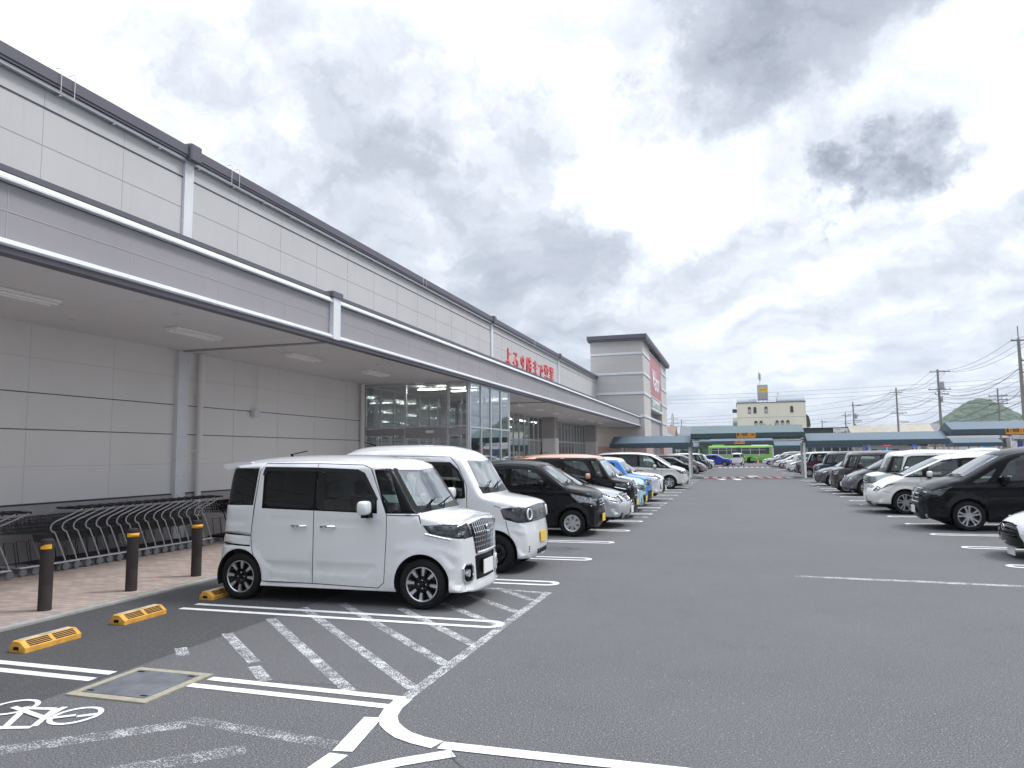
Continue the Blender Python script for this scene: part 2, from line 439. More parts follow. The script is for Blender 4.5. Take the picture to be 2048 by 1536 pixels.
    def mesh(s, sreg, freg):
        """sreg: [(key, mat, poly, offset)], freg: [(key, mat, poly[(coord,y)], kind, offset)]"""
        T = s.T; V = []; Fc = []; K = []
        fine = s.fine
        # --- side
        pts = [tuple(p) for p in s.loop]; n0 = len(pts)
        faces = [list(range(n0))]; keys = [('body', 'paint', 0)]
        def addpoly(poly, key):
            b = len(pts); pts.extend([tuple(map(float, p)) for p in poly]); faces.append(list(range(b, b+len(poly)))); keys.append(key)
        for key, mat, poly, off in sreg: addpoly(poly, (key, mat, off))
        na = 20 if fine else 10
        for w_u in (T['fo'], T['fo']+T['wb']):
            addpoly([(w_u+T['ra']*math.cos(a), T['r']+.01+T['ra']*math.sin(a)) for a in np.linspace(0, 2*math.pi, na*2, endpoint=False)], ('HOLE', None, 0))
            if fine:
                for q in (1.06, 1.15, 1.3): pts += [(w_u+T['ra']*q*math.cos(a), T['r']+T['ra']*q*math.sin(a)) for a in np.linspace(0, math.pi, 22)]
        lo, hi = s.loop.min(0), s.loop.max(0)
        gx = np.arange(lo[0], hi[0], s.g); gz = np.arange(lo[1], hi[1], s.g)
        G = np.array([(x+(j % 2)*s.g/2, z) for j, z in enumerate(gz) for x in gx])
        d, _ = seg_dist(G, s.loop, np.roll(s.loop, -1, 0))
        pts += [tuple(p) for p in G[d > (.05 if fine else .07)]]
        A2 = s.loop; tn = np.roll(A2, -1, 0)-np.roll(A2, 1, 0); tn /= np.hypot(tn[:, 0], tn[:, 1])[:, None]
        inn = np.stack([tn[:, 1], -tn[:, 0]], 1)
        for q in ((.004, .012, .025, .045, .08, .13, .19) if fine else (.01, .04, .1)):
            Q = A2+inn*q; d, _ = seg_dist(Q, s.loop, np.roll(s.loop, -1, 0)); ok = (d > q*.93) & ((s.LR > q*.8))
            pts += [tuple(p) for p in Q[ok]]
        edges = []
        if fine:
            for line, wd, amp in T.get('feat', []):
                b = len(pts); l = resample(np.array(line, float), .05)[0]; pts += [tuple(p) for p in l]; edges += [(b+i, b+i+1) for i in range(len(l)-1)]
                tg = np.gradient(l, axis=0); tg /= np.hypot(tg[:, 0], tg[:, 1])[:, None]; nn = np.stack([-tg[:, 1], tg[:, 0]], 1)
                for q in (-1, -.5, .5, 1):
                    Q = l+nn*wd*q; dd, _ = seg_dist(Q, s.loop, np.roll(s.loop, -1, 0)); b = len(pts); ok = (dd > .03)
                    pts += [tuple(p) for p in Q[ok]]
            for poly, amp, sm in T.get('press', []):
                l = resample(np.array(poly+poly[:1], float), .05)[0]; pts += [tuple(p) for p in l]
                c = l.mean(0); pts += [tuple(p+(c-p)/np.hypot(*(c-p))*sm) for p in l]
        r = geometry.delaunay_2d_cdt([Vector(p) for p in pts], edges, ccw_faces(pts, faces), 0, 1e-4)
        vc = np.array([tuple(v) for v in r[0]]); of = r[5]
        y = s.h(vc)
        base = 0
        for sg in (1, -1):
            base = len(V); V += [(T['L']/2-p[0], sg*yy, p[1]) for p, yy in zip(vc, y)]
            for f, o in zip(r[2], of):
                if 0 not in o: continue
                kk = keys[max(o)]
                if kk[0] == 'HOLE' or any(keys[q][0] == 'HOLE' for q in o): continue
                a, b, c = [vc[i] for i in f]; ar = (b[0]-a[0])*(c[1]-a[1])-(c[0]-a[0])*(b[1]-a[1])
                if abs(ar) < 1e-9: continue
                # local x = -u : area sign flips; outward is +-y
                fl = list(f) if (ar > 0) == (sg > 0) else list(f)[::-1]
                Fc.append([i+base for i in fl]); K.append((kk[0], kk[1], sg if kk[0] != 'body' and kk[0] != 'roof' and kk[0] != 'body_gap' else 0, kk[2]))
        # --- strip
        n = len(s.s); pts = []
        b0 = [(x, -1.) for x in s.s]+[(s.s[-1], t) for t in np.linspace(-1, 1, 12)[1:-1]]+[(x, 1.) for x in s.s[::-1]]+[(s.s[0], t) for t in np.linspace(1, -1, 12)[1:-1]]
        pts = list(b0); faces = [list(range(len(b0)))]; keys = [('body', 'paint', 0)]; sides = [0]
        cf = {'z': s.sz, 'u': s.su, 'r': s.srear}
        for key, mat, poly, kind, off in freg:
            q = []
            for c, yv in poly:
                if isinstance(c, tuple): knd, c = c
                else: knd = kind[0]
                ss = cf[knd](c); E = np.interp(ss, s.s, s.E); q.append((ss, max(-1.02, min(1.02, yv/E))))
            if kind.endswith('C'): polys = [(q+[(a, -b) for a, b in q[::-1]], 0)]
            else: polys = [(q, 1), ([(a, -b) for a, b in q[::-1]], -1)]
            for pl, sdn in polys:
                b = len(pts); pts += pl; faces.append(list(range(b, b+len(pl)))); keys.append((key, mat, off)); sides.append(sdn)
        dt = .08 if fine else .2
        pts += [(a, t+(i % 2)*dt/2) for i, a in enumerate(np.arange(s.s[0]+s.ds, s.s[-1], s.ds*1.5)) for t in np.arange(-1+dt, 1-dt*.6, dt)]
        if fine: pts += [(a, sg*t) for a in s.s[1:-1:2] for t in (.97, .93) for sg in (1, -1)]
        r = geometry.delaunay_2d_cdt([Vector(p) for p in pts], [], ccw_faces(pts, faces), 0, 1e-4)
        vc = np.array([tuple(v) for v in r[0]]); P3 = s.strip(vc[:, 0], vc[:, 1])
        base = len(V); V += [tuple(p) for p in P3]
        for f, o in zip(r[2], r[5]):
            if 0 not in o: continue
            m = max(o); kk = keys[m]
            a, b, c = [vc[i] for i in f]; ar = (b[0]-a[0])*(c[1]-a[1])-(c[0]-a[0])*(b[1]-a[1])
            if abs(ar) < 1e-9: continue
            fl = list(f) if ar < 0 else list(f)[::-1]
            Fc.append([i+base for i in fl]); K.append((kk[0], kk[1], sides[m], kk[2]))
        # --- merged vertex normals
        V = np.array(V); key = np.round(V, 4); _, inv = np.unique(key, axis=0, return_inverse=True); inv = inv.ravel()
        F = np.array(Fc); a, b, c = V[F[:, 0]], V[F[:, 1]], V[F[:, 2]]; fn = np.cross(b-a, c-a)
        N = np.zeros((inv.max()+1, 3))
        for j in range(3): np.add.at(N, inv[F[:, j]], fn)
        N /= np.linalg.norm(N, axis=1)[:, None]+1e-12
        VN = N[inv]
        groups = {}
        for f, kk in zip(Fc, K): groups.setdefault(kk, []).append(f)
        return V, VN, groups

def ccw_faces(pts, faces):
    out = []
    for f in faces:
        p = np.array([pts[i][:2] for i in f], float); q = np.roll(p, -1, 0)
        out.append(f if (p[:, 0]*q[:, 1]-q[:, 0]*p[:, 1]).sum() > 0 else f[::-1])
    return out

def part_mesh(V, VN, faces, name, mat, off=0, extra=None):
    n0 = len(faces); faces = list(faces)+list(extra or [])
    F = np.array(faces); idx, inv = np.unique(F, return_inverse=True); inv = inv.reshape(F.shape)
    vv = V[idx]+VN[idx]*off
    me = bpy.data.meshes.new(name); me.from_pydata([tuple(v) for v in vv], [], [tuple(int(i) for i in f) for f in inv])
    me.materials.append(mat)
    if extra: me.materials.append(BLACKP); me.polygons.foreach_set('material_index', [0]*n0+[1]*len(extra))
    me.polygons.foreach_set('use_smooth', [True]*len(me.polygons))
    me.normals_split_custom_set_from_vertices([tuple(n) for n in VN[idx]])
    return me

WHEELS = {}
def wheel_meshes(r, wd, style):
    key = (r, wd, style)
    if key in WHEELS: return WHEELS[key]
    big = style[0]; rr = r*(.70 if big in 'ABD' else .64)
    h = wd/2; t = MB(); n = 40 if style[-1] != 'f' else 16
    t.lathe([(rr-.01, -h*.8), (rr+.004, -h*.92), (rr+.02, -h), (r-.03, -h), (r-.012, -h*.86), (r, -h*.7), (r, h*.7), (r-.012, h*.86), (r-.03, h), (rr+.02, h), (rr+.004, h*.92), (rr-.01, h*.8)], 'y', n)
    m = MB()
    m.lathe([(rr-.004, h*.8), (rr, h*.86), (rr-.010, h*.88), (rr-.016, h*.80), (rr-.02, -h*.5)], 'y', n)         # lip and barrel
    m.lathe([(.001, -h*.1), (rr-.02, -h*.1)], 'y', n, 1)                                                  # dark disc behind spokes
    m.lathe([(.001, h*.72), (r*.10, h*.72), (r*.115, h*.6), (r*.13, h*.2)], 'y', 16, 0 if big != 'A' else 1)
    def spoke(a, w0, w1, r0, r1, y0, y1, dep, mt):
        c, sn = math.cos(a), math.sin(a)
        def P(rad_, w_, y): return (rad_*c-w_*sn, y, rad_*sn+w_*c)
        vs = [P(r0, -w0, y0), P(r0, w0, y0), P(r1, w1, y1), P(r1, -w1, y1), P(r0, -w0*1.3, y0-dep), P(r0, w0*1.3, y0-dep), P(r1, w1*1.3, y1-dep), P(r1, -w1*1.3, y1-dep)]
        m.add(vs, [(0, 3, 2, 1), (0, 1, 5, 4), (1, 2, 6, 5), (2, 3, 7, 6), (3, 0, 4, 7)], mt)
    R1 = rr-.012
    if big == 'A':            # black alloy, eight machined blades each between thin black ribs
        for i in range(8):
            a = 2*math.pi*i/8+.1
            spoke(a, .012, .021, r*.34, R1, h*.74, h*.8, .02, 0)
            spoke(a, .010, .014, r*.10, r*.34, h*.66, h*.72, .02, 1)
            for q in (-.25, .25): spoke(a+q, .006, .009, r*.12, R1, h*.62, h*.72, .02, 1)
    elif big == 'B':          # ten thin silver spokes in pairs
        for i in range(5):
            for q in (-.21, .21): spoke(2*math.pi*i/5+q+.2, .012, .017, r*.09, R1, h*.68, h*.78, .03, 0)
            spoke(2*math.pi*i/5+.2+.63, .010, .006, r*.08, r*.3, h*.64, h*.6, .02, 0)
    elif big == 'C':          # silver wheel cover with broad blades and narrow slots
        m.lathe([(.001, h*.70), (rr*.30, h*.72), (rr*.34, h*.62)], 'y', n, 0)
        m.lathe([(R1*.86, h*.70), (R1, h*.78)], 'y', n, 0)
        for i in range(7): spoke(2*math.pi*i/7+.3, rr*.105, rr*.26, rr*.22, R1*.98, h*.70, h*.74, .02, 0)
    elif big == 'D':          # five wide spokes
        for i in range(5): spoke(2*math.pi*i/5+.3, .030, .042, r*.05, R1, h*.66, h*.78, .03, 0)
        for i in range(5): spoke(2*math.pi*i/5+.3+.63, .008, .012, r*.1, R1, h*.5, h*.7, .02, 0)
    elif big == 'E':          # black steel wheel
        m.lathe([(.001, h*.4), (rr*.35, h*.42), (rr*.5, h*.62), (rr*.72, h*.55), (rr*.95, h*.2)], 'y', n, 1)
    for i in range(4 if big in 'AC' else 5):
        a = 2*math.pi*i/4
        m.cyl((r*.17*math.cos(a), h*.5, r*.17*math.sin(a)), .011, h*.18, 'y', 6, 2)
    rimm = {'A': [SILVER, GLOSSBLACK, CHROME], 'E': [GLOSSBLACK, GLOSSBLACK, CHROME]}.get(big, [SILVER, M('wheel_shadow_black', (.012, .012, .013), .6), CHROME])
    WHEELS[key] = (t.mesh('tyre', RUBBER, True), m.mesh('rim', rimm, True))
    return WHEELS[key]

GREYIN = M('headliner', (.16, .155, .15), .9)
def build_car(T, loc, rz, paint, label, group='cars parked in the left row', roof=None, plate='white', rim='B', lod=2, name='parked_car', cat='car', opts=()):
    fine = lod >= 1
    T = dict(T); sc = T.get('scale')
    B = Body(T, fine)
    L, W = T['L'], T['W']
    root = empty(name, loc, rz, label=label, cat=cat, group=group)
    pm = paint; mats = dict(paint=pm, roof=roof or pm, glass=CLEAR, wglass=WSG, dglass=DARKG, black=BLACKP, trim=DARKTRIM, chrome=CHROME, lamp=LAMPGLASS, case=LAMPCASE, plate=WHITEPLATE, grey=M('panel_grey', (.14, .145, .15), .45),
                gap=BLACKP, red=REDLAMP, gloss=GLOSSBLACK, skirt=pm)
    sreg = []; lines = []
    for key, mat, poly, *off in T['sreg']: sreg.append((key, mat, poly, off[0] if off else 0))
    freg = [(a, b, c, d, (e[0] if e else 0)) for a, b, c, d, *e in T['freg']]
    if roof:
        zr = T['zroof']; a = [(-1, zr+.02), (T['L']*.5, zr+.02), (T['L']+1, zr-.02), (T['L']+1, 3), (-1, 3)]
        sreg.insert(0, ('roof', 'roof', a, 0)); freg.insert(0, ('roof', 'roof', [(T['wst']-.02, 0), (T['wst']-.02, 2), (('r', zr-.02), 2), (('r', zr-.02), 0)], 'uC', 0))
    gaps = T.get('gaps', [])
    if lod >= 1:
        for ln in gaps:
            for q in thick(ln, .009 if lod > 1 else .012): sreg.append(('panel_gap', 'gap', q, 0))
        for ln in T.get('fgaps', []):
            for a, b in zip(ln[:-1], ln[1:]):
                for e in (a, b): pass
                w_ = .006
                (c0, y0), (c1, y1) = a, b
                if abs(y1-y0) > abs(c1-c0): q = [(c0-w_, y0), (c1-w_, y1), (c1+w_, y1), (c0+w_, y0)]
                else: q = [(c0, y0-w_), (c1, y1-w_), (c1, y1+w_), (c0, y0+w_)]
                freg.append(('panel_gap', 'gap', q, 'uS', 0))
    V, VN, G = B.mesh(sreg, freg)
    nm = {'body': 'body', 'roof': 'roof'}
    body = None; made = {}
    gapf = [f for kk in G if kk[0] == 'panel_gap' for f in G[kk]]
    for kk in sorted(G, key=lambda q: (q[0] != 'body', str(q))):
        key, mat, sd_, off = kk
        if key == 'panel_gap': continue
        me = part_mesh(V, VN, G[kk], key, mats.get(mat, pm), off, gapf if key == 'body' else None)
        par = root
        if key == 'panel_gap' or key == 'pillar_trim': par = made.get(('body',), root) or root
        o = link(key, me, par); made[(key,)] = o; made[kk[:1]+(sd_,)] = o
        if mat == 'lamp' and lod >= 1:
            link('reflector', part_mesh(V, VN, G[kk], 'reflector', LAMPDARK if T.get('darklamp') else LAMPCASE, -.035), o)
    # inner structure: floor tub, wheel housings
    cz = T['zb']
    ub = MB()
    ub.box(L/2-.35, -L/2+.15, -W/2+.24, W/2-.24, T.get('bot', .19)+.0, .5)
    for w_u in (T['fo'], T['fo']+T['wb']):
        for sg in (1, -1):
            a = np.linspace(-.35, math.pi+.35, 20); y0 = sg*(W/2-.02); y1 = sg*(W/2-.34); vs = []; fs = []
            for t in a:
                x = L/2-w_u-T['ra']*1.005*math.cos(t); z = T['r']+.01+T['ra']*1.005*math.sin(t)
                vs += [(x, y0, z), (x, y1, z)]
            fs = [(2*i, 2*i+2, 2*i+3, 2*i+1) for i in range(len(a)-1)]
            ub.add(vs, fs); c0 = len(vs); ub.add([(L/2-w_u, y1, T['r'])]+[vs[2*i+1] for i in range(len(a))], [(0, i+1, i+2) for i in range(len(a)-1)])
    ub.build('underbody', M('underbody_black', (.008, .008, .008), .8), root)
    if lod >= 1:
        it = MB(); wsb, wst = T['wsb'], T['wst']
        X = lambda u: L/2-u
        it.box(X(wsb+.1), X(L-.25), -W/2+.12, W/2-.12, .42, .5, 0)
        it.box(X(wsb+.12), X(wsb+.50), -W/2+.10, W/2-.10, cz-.22, cz-.04, 0)
        it.box(X(L-.45), X(L-.25), -W/2+.12, W/2-.12, .5, cz-.03, 0)
        rows = T.get('seats', [wst+.55, wst+1.45])
        for ri, u in enumerate(rows):
            for yy in ((-.34, .34) if W < 1.6 else (-.40, .40)):
                m_ = 1 if T.get('beige') else 2
                it.bbox(X(u-.45), X(u), yy-.24, yy+.24, .55, .70, .05, m_)
                it.prism([(X(u)-.02, .6), (X(u)+.10, .6), (X(u)-.08, cz+.12), (X(u)-.18, cz+.12)], 'y', yy-.23, yy+.23, m_)
                it.bbox(X(u)-.22, X(u)-.11, yy-.12, yy+.12, cz+.16, cz+.33, .04, m_)
        yw = -.34 if W < 1.6 else -.40
        st = [(X(wsb+.62)-.05*math.sin(a), yw+.18*math.cos(a), cz+.0+.17*math.sin(a)) for a in np.linspace(0, 2*math.pi, 20, endpoint=False)]
        it.tube(st, .014, 5, 0, closed=True)
        it.build('interior', [DARKTRIM, LIGHTSEAT, SEATM], root)
        mr = MB(); mr.bbox(X(wst+.10), X(wst+.07), -.11, .11, T['zws']-.14, T['zws']-.07, .01); mr.build('inner_mirror', DARKTRIM, root)
    # wheels
    style = rim+('' if lod >= 1 else 'f'); ty, rm = wheel_meshes(T['r'], .175 if W < 1.6 else .21, style)
    for w_u in (T['fo'], T['fo']+T['wb']):
        for sg in (1, -1):
            a = 0 if sg > 0 else math.pi
            wo_ = link('wheel', ty, root, (L/2-w_u, sg*(W/2-.105), T['r']), a); link('rim', rm, wo_)
    # mirrors
    mu, mz = T.get('mirror', (T['wsb']+.60, cz+.09))
    for sg in (1, -1):
        p = B.side(mu, mz-.02, sg); mm = MB()
        x, y = p.x, p.y
        a0, a1 = y+sg*.06, y+sg*.24
        mm.blob((x+.01, (a0+a1)/2, mz), .068, abs(a1-a0)/2, .082, 16)
        mo = mm.build('door_mirror', roof if (roof and T.get('mroof')) else opts.get('mirror', pm) if isinstance(opts, dict) else pm, root, smooth='all')
        b2 = MB(); b2.prism([(x+.05, mz-.12), (x-.05, mz-.12), (x-.04, mz-.03), (x+.03, mz-.03)], 'y', y-sg*.03, y+sg*.12, 0); b2.build('mirror_arm', BLACKP, mo)
    if lod >= 1:
        # wipers
        for y0, y1 in ((-.05, W/2-.30), (-W/2+.30, -.10)):
            wp = MB(); cw = T['wsb']
            P = [B.on(cw+.02+.06*f, y0+(y1-y0)*f, 'u', .02) for f in (0, .33, .66, 1)]
            wp.tube(P, .009, 4); wp.tube([B.on(cw-.03, y0+(y1-y0)*.1, 'u', .015), P[1]], .008, 4)
            wp.build('wiper', BLACKP, root)
        for (u, z, hw) in T.get('handles', []):
            for sg in (1, -1):
                hd = MB(); P = [B.side(u+hw*f, z, sg, .012+.02*(1-abs(f)**3)) for f in (-1, -.6, 0, .6, 1)]
                hd.tube(P, .013, 6); hd.build('door_handle', CHROME if T.get('chromehandle') else pm, made.get(('door', sg), root), smooth=True)
    if T.get('antenna'):
        u = T['antenna']; p = B.on(u, 0, 'u'); an = MB(); an.tube([(p.x, 0, p.z-.02), (p.x-.03, 0, p.z+.03)], .022, 6, r1=.012); an.tube([(p.x-.02, 0, p.z+.025), (p.x+T.get('antdir', -1)*-.22, 0, p.z+.07)], .006, 4)
        an.build('antenna', BLACKP, root)
    # number plate
    pz = T.get('pz', .42); P0 = B.on(pz, 0, 'z', .018); pl = MB()
    pl.bbox(-.008, .008, -.165, .165, -.0825, .0825, .006, 0)
    po = pl.build('number_plate', YELPLATE if plate == 'yellow' else WHITEPLATE, root); po.location = P0
    # face details
    if lod >= 1 and 'face' in T: T['face'](B, root, mats)
    if T.get('spoiler') and lod >= 1:
        u, z, d_ = T['spoiler']; sp = MB(); hw = W/2-T['tum']-.05
        x = L/2-u; sp.prism([(x+.05, z), (x+.2, z+.03), (x+.1, z+.075), (x-.1, z+.075), (x-d_, z+.05), (x-d_-.01, z+.015), (x-d_+.06, z-.02)], 'y', -hw, hw)
        sp.build('roof_spoiler', mats['roof'], root)
    return root, B

def bars_front(B, zs, y0, y1, r, out=.01, n=7, flat_=True):
    m = MB()
    for z in zs: m.tube([B.on(z, y0+(y1-y0)*i/(n-1), 'z', out) for i in range(n)], r, 4)
    return m

def face_spacia(B, root, mats):
    g = MB(); YW = .36
    for i in range(5):
        z = .675+.055*i; g.tube([B.on(z, -YW+.72*j/10, 'z', .004) for j in range(11)], .0045, 4)
    for j in range(13):
        y = -YW+.72*j/12; pts = [B.on(.60+.34*t, y*(.86+.14*t), 'z', .012) for t in (0, .33, .66, 1)]; g.tube(pts, .0042, 4)
    fr = [B.on(.61, y, 'z', .014) for y in np.linspace(-.31, .31, 9)]; g.tube(fr, .016, 5)
    g.build('grille_mesh', CHROME, root)
    t = MB(); t.tube([B.on(.965, y, 'z', .012) for y in np.linspace(-.46, .46, 13)], .014, 5); t.build('chrome_strip', CHROME, root)
    for sg in (1, -1):
        f = MB(); ring = [(.30, .40), (.30, .58), (.50, .60), (.50, .42)]
        ring = rnd(ring, .2, 1); f.tube([B.on(z, sg*y, 'z', .012) for z, y in ring], .013, 5, closed=True); fo = f.build('fog_lamp_surround', CHROME, root)
        l = MB(); p = B.on(.40, sg*.50, 'z', .0); l.cyl((p.x-.02, p.y, p.z), .042, .045, 'x', 14); l.build('fog_lamp', LAMPCASE, fo)
        pr = MB()
        for yy in (.52, .60): p = B.on(.84, sg*yy, 'z', -.02); pr.cyl((p.x-.03, p.y, p.z), .035, .03, 'x', 14)
        pr.build('headlight_projector', CHROME, root)
        tr = MB(); tr.tube([B.side(.50, .86, sg, .008), B.side(.30, .82, sg, .008), B.side(.20, .80, sg, .006)], .010, 5); tr.build('headlight_trim', CHROME, root)
    e = text_mesh('S', .15, .008, bevel=.006); o = link('emblem', e, root); e.materials.append(CHROME); p = B.on(.85, 0, 'z', .03); o.location = p; o.rotation_euler = (rad(80), 0, rad(90))
def face_nvan(B, root, mats):
    for sg in (1, -1):
        f = MB(); p = B.on(.86, sg*.50, 'z', .012); R0 = .075
        f.tube([(B.on(p.z+R0*math.sin(a), sg*.50+R0*math.cos(a), 'z', .01)) for a in np.linspace(0, 2*math.pi, 20, endpoint=False)], .012, 5, closed=True)
        f.build('ring_lamp', M('white_ring', (.7, .72, .74), .3, 0, 1), root)
        c = MB(); q = B.on(.86, sg*.50, 'z', -.015); c.cyl((q.x-.02, q.y, q.z), .045, .03, 'x', 14); c.build('headlight_projector', LAMPCASE, root)
        d = MB()
        for i in range(3): p = B.on(.32+.035*i, sg*.56, 'z', .002); d.box(p.x-.01, p.x+.006, p.y-.012, p.y+.012, p.z-.01, p.z+.01)
        d.build('bumper_slot', BLACKP, root)
    dots = MB()
    for i in range(7):
        for j in range(4):
            for sg in (1, -1):
                p = B.on(.80+.03*j, sg*(.20+.025*i), 'z', .003); dots.box(p.x-.003, p.x+.003, p.y-.006, p.y+.006, p.z-.008, p.z+.008)
    dots.build('grille_mesh', M('grille_grey', (.12, .12, .13), .5), root)
    e = MB(); p = B.on(.865, 0, 'z', .012)
    for yy in (-.035, .035): e.box(p.x-.004, p.x+.008, yy-.008, yy+.008, p.z-.05, p.z+.05)
    e.box(p.x-.004, p.x+.008, -.03, .03, p.z-.008, p.z+.008)
    e.build('emblem', CHROME, root)
    s = MB()
    for j in range(5): p = B.on(.30, -.22+.11*j, 'z', .004); s.box(p.x-.01, p.x+.006, p.y-.035, p.y+.035, p.z-.035, p.z+.035)
    s.build('lower_grille_slot', BLACKP, root)
def face_generic(B, root, mats, gz=(.68, .80), gy=.34, nb=3, projz=None, projy=None, mt=None):
    g = bars_front(B, np.linspace(gz[0], gz[1], nb), -gy, gy, .009, .008, 9); g.build('grille_bar', mt or CHROME, root)
    p = B.on((gz[0]+gz[1])/2, 0, 'z', .02); e = MB(); e.tube([(p.x, .06*math.cos(a), p.z+.042*math.sin(a)) for a in np.linspace(0, 2*math.pi, 16, endpoint=False)], .009, 5, closed=True)
    e.box(p.x-.004, p.x+.008, -.05, .05, p.z-.008, p.z+.008); e.build('emblem', CHROME, root)
    for sg in (1, -1):
        if projz:
            c = MB()
            for yy in projy: q = B.on(projz, sg*yy, 'z', -.018); c.cyl((q.x-.02, q.y, q.z), .036, .026, 'x', 12)
            c.build('headlight_projector', CHROME, root)

def WS(wsb, wst, yb, yt, pill='paint'):
    r = [('cowl', 'black', [(wsb-.07, 0), (wsb-.02, yb+.03), (wsb+.06, yb+.03), (wsb+.02, 0)], 'uC'),
         ('windscreen', 'wglass', [(wsb+.015, 0), (wsb+.055, yb), (wst-.02, yt), (wst-.045, 0)], 'uC', -.004)]
    if pill != 'paint': r.insert(0, ('pillar_trim', 'black', [(wsb-.01, yb-.02), (wsb-.01, 1.), (wst+.01, 1.), (wst-.01, yt-.02)], 'uS'))
    return r
def REAR(zt, zb, y, lamp=(1.05, 1.5)):
    return [('rear_window', 'dglass', [(zt, 0), (zt, y-.06), (zb, y), (zb, 0)], 'rC', -.004),
            ('tail_lamp', 'red', [(lamp[1], y+.04), (lamp[1], .9), (lamp[0], .9), (lamp[0], y+.02)], 'rS')]
def nose(h, b=.07, D=.13, R=.22, tip=0., low=.17, chin=.06, hz=1.0):
    return [(chin+tip, low, b*.6, D*.95, R), (.01+tip, low+.08, b, D, R), (tip, .42, b, D, R), (tip+.005, .60, b, D, R)]
TY = {}
TY['tall_box'] = dict(L=3.43, W=1.475, H=1.785, fo=.55, wb=2.46, r=.285, ra=.335, zb=1.1, tum=.085, zhood=1.0, wsb=.62, wst=.97, zws=1.66, zroof=1.635,
    sil=[(.03,.145,.06,.13,.24),(-.02,.165,.08,.13,.26),(-.025,.215,.08,.13,.26),(.005,.27,.08,.14,.24),(.0,.42,.08,.14,.24),(.0,.62,.08,.14,.24),(.008,.84,.08,.13,.22),(.02,.935,.07,.11,.18),(.055,.985,.06,.08,.12),(.13,1.02,.05,.07,.1),(.30,1.06,.045,.06,.08),(.55,1.105,.045,.05,.06),
         (.60,1.13,.05,.05,.06),(.93,1.66,.05,.07,.08),(1.02,1.725,.06,.10,.10),(1.5,1.775,.07,.12,.11),(2.3,1.785,.07,.12,.11),(2.9,1.765,.07,.12,.11),(3.2,1.73,.06,.11,.1),(3.28,1.66,.05,.10,.12),(3.33,1.2,.05,.10,.14),(3.37,.75,.05,.10,.16),(3.42,.55,.06,.1,.2),(3.43,.30,.06,.1,.2),(3.36,.2,.05,.1,.2)],
    sreg=[('headlight','lamp',[(-.1,.965),(.53,.955),(.45,.855),(.12,.80),(-.1,.79)]),
          ('door','paint',rnd([(1.955,1.665),(1.97,.245),(1.10,.225),(1.02,.29),(.99,.81),(.985,1.07),(1.22,1.61),(1.34,1.655)],.08,1)),
          ('sliding_door','paint',rnd([(2.72,1.67),(2.77,1.59),(2.85,.81),(2.83,.64),(2.71,.30),(2.66,.25),(1.97,.245),(1.955,1.665)],.08,1)),
          ('pillar_trim','black',[(1.18,1.60),(1.00,1.085),(.5,1.085),(.70,1.60)]),
          ('quarter_window','glass',rnd([(1.15,1.565),(.975,1.10),(.79,1.10),(.97,1.565)],.08,1),-.004),
          ('pillar_trim','black',[(2.71,1.635),(2.70,1.13),(1.11,1.085),(1.12,1.25),(1.31,1.55),(1.40,1.60)]),
          ('side_window','glass',rnd([(1.94,1.585),(1.94,1.125),(1.135,1.10),(1.145,1.24),(1.335,1.54),(1.41,1.575)],.06,1),-.004),
          ('sliding_door_window','dglass',rnd([(2.665,1.57),(2.665,1.165),(1.975,1.13),(1.97,1.585)],.08,1),-.004),
          ('side_window','dglass',[(3.30,1.625),(3.30,1.19),(3.24,1.165),(2.83,1.165),(2.79,1.62)],-.004),
          ('door_visor','trim',[(2.72,1.535),(2.70,1.635),(1.97,1.625),(1.39,1.60),(1.30,1.56),(1.10,1.245),(1.13,1.235),(1.34,1.525),(1.42,1.555),(1.97,1.575),(2.665,1.585),(2.68,1.535)],.012)],
    gaps=[[(1.955,1.665),(1.97,.245)],[(1.97,.245),(1.10,.225),(1.02,.29),(.99,.81),(.985,1.07),(1.22,1.61),(1.34,1.655),(1.955,1.675),(2.72,1.68),(2.77,1.59),(2.85,.81),(2.83,.64),(2.71,.30),(2.66,.25),(1.97,.245)],[(3.36,.81),(2.855,.79)],[(3.4,.695),(2.86,.672)],[(3.4,.686),(2.86,.663)],[(.985,1.065),(.59,1.065),(.555,.975)]],
    fgaps=[],
    press=[([(2.68,.50),(2.52,.355),(1.24,.335),(1.08,.50)],-.016,.05),([(1.02,1.0),(2.6,1.04),(2.6,.96),(1.05,.90)],-.010,.04),([(2.92,1.03),(3.25,1.03),(3.25,.92),(2.92,.92)],-.008,.03)],
    feat=[([(.14,.60),(.30,.68),(.62,.71),(.86,.66)],.07,.010),([(.20,.47),(.32,.62)],.06,.012)],
    freg=WS(.62,.97,.59,.55,'b')+REAR(1.62,1.16,.52)+[('headlight','lamp',[(.945,.46),(.945,.9),(.79,.9),(.80,.385)],'zS'),
          ('grille','gloss',[(.60,0),(.60,.33),(.93,.44),(.94,0)],'zC',-.014),('lower_grille','black',[(.29,0),(.29,.31),(.575,.35),(.575,0)],'zC',-.015),
          ('fog_lamp_bezel','black',[(.30,.40),(.30,.9),(.50,.9),(.50,.42)],'zS',-.006)],
    handles=[(2.16,.925,.10),(1.76,.922,.10)], chromehandle=True, antenna=2.75, spoiler=(3.08,1.625,.30), pz=.43, seats=[1.75,2.75], mirror=(1.21,1.16), darklamp=True, face=face_spacia, low=.01)
def skirt(T):
    T = dict(T); f = list(T['feat']); f.append(([(.93,.165),(2.7,.19)],.05,.035)); T['feat'] = f; return T
TY['wagon_custom'] = skirt(TY['tall_box'])
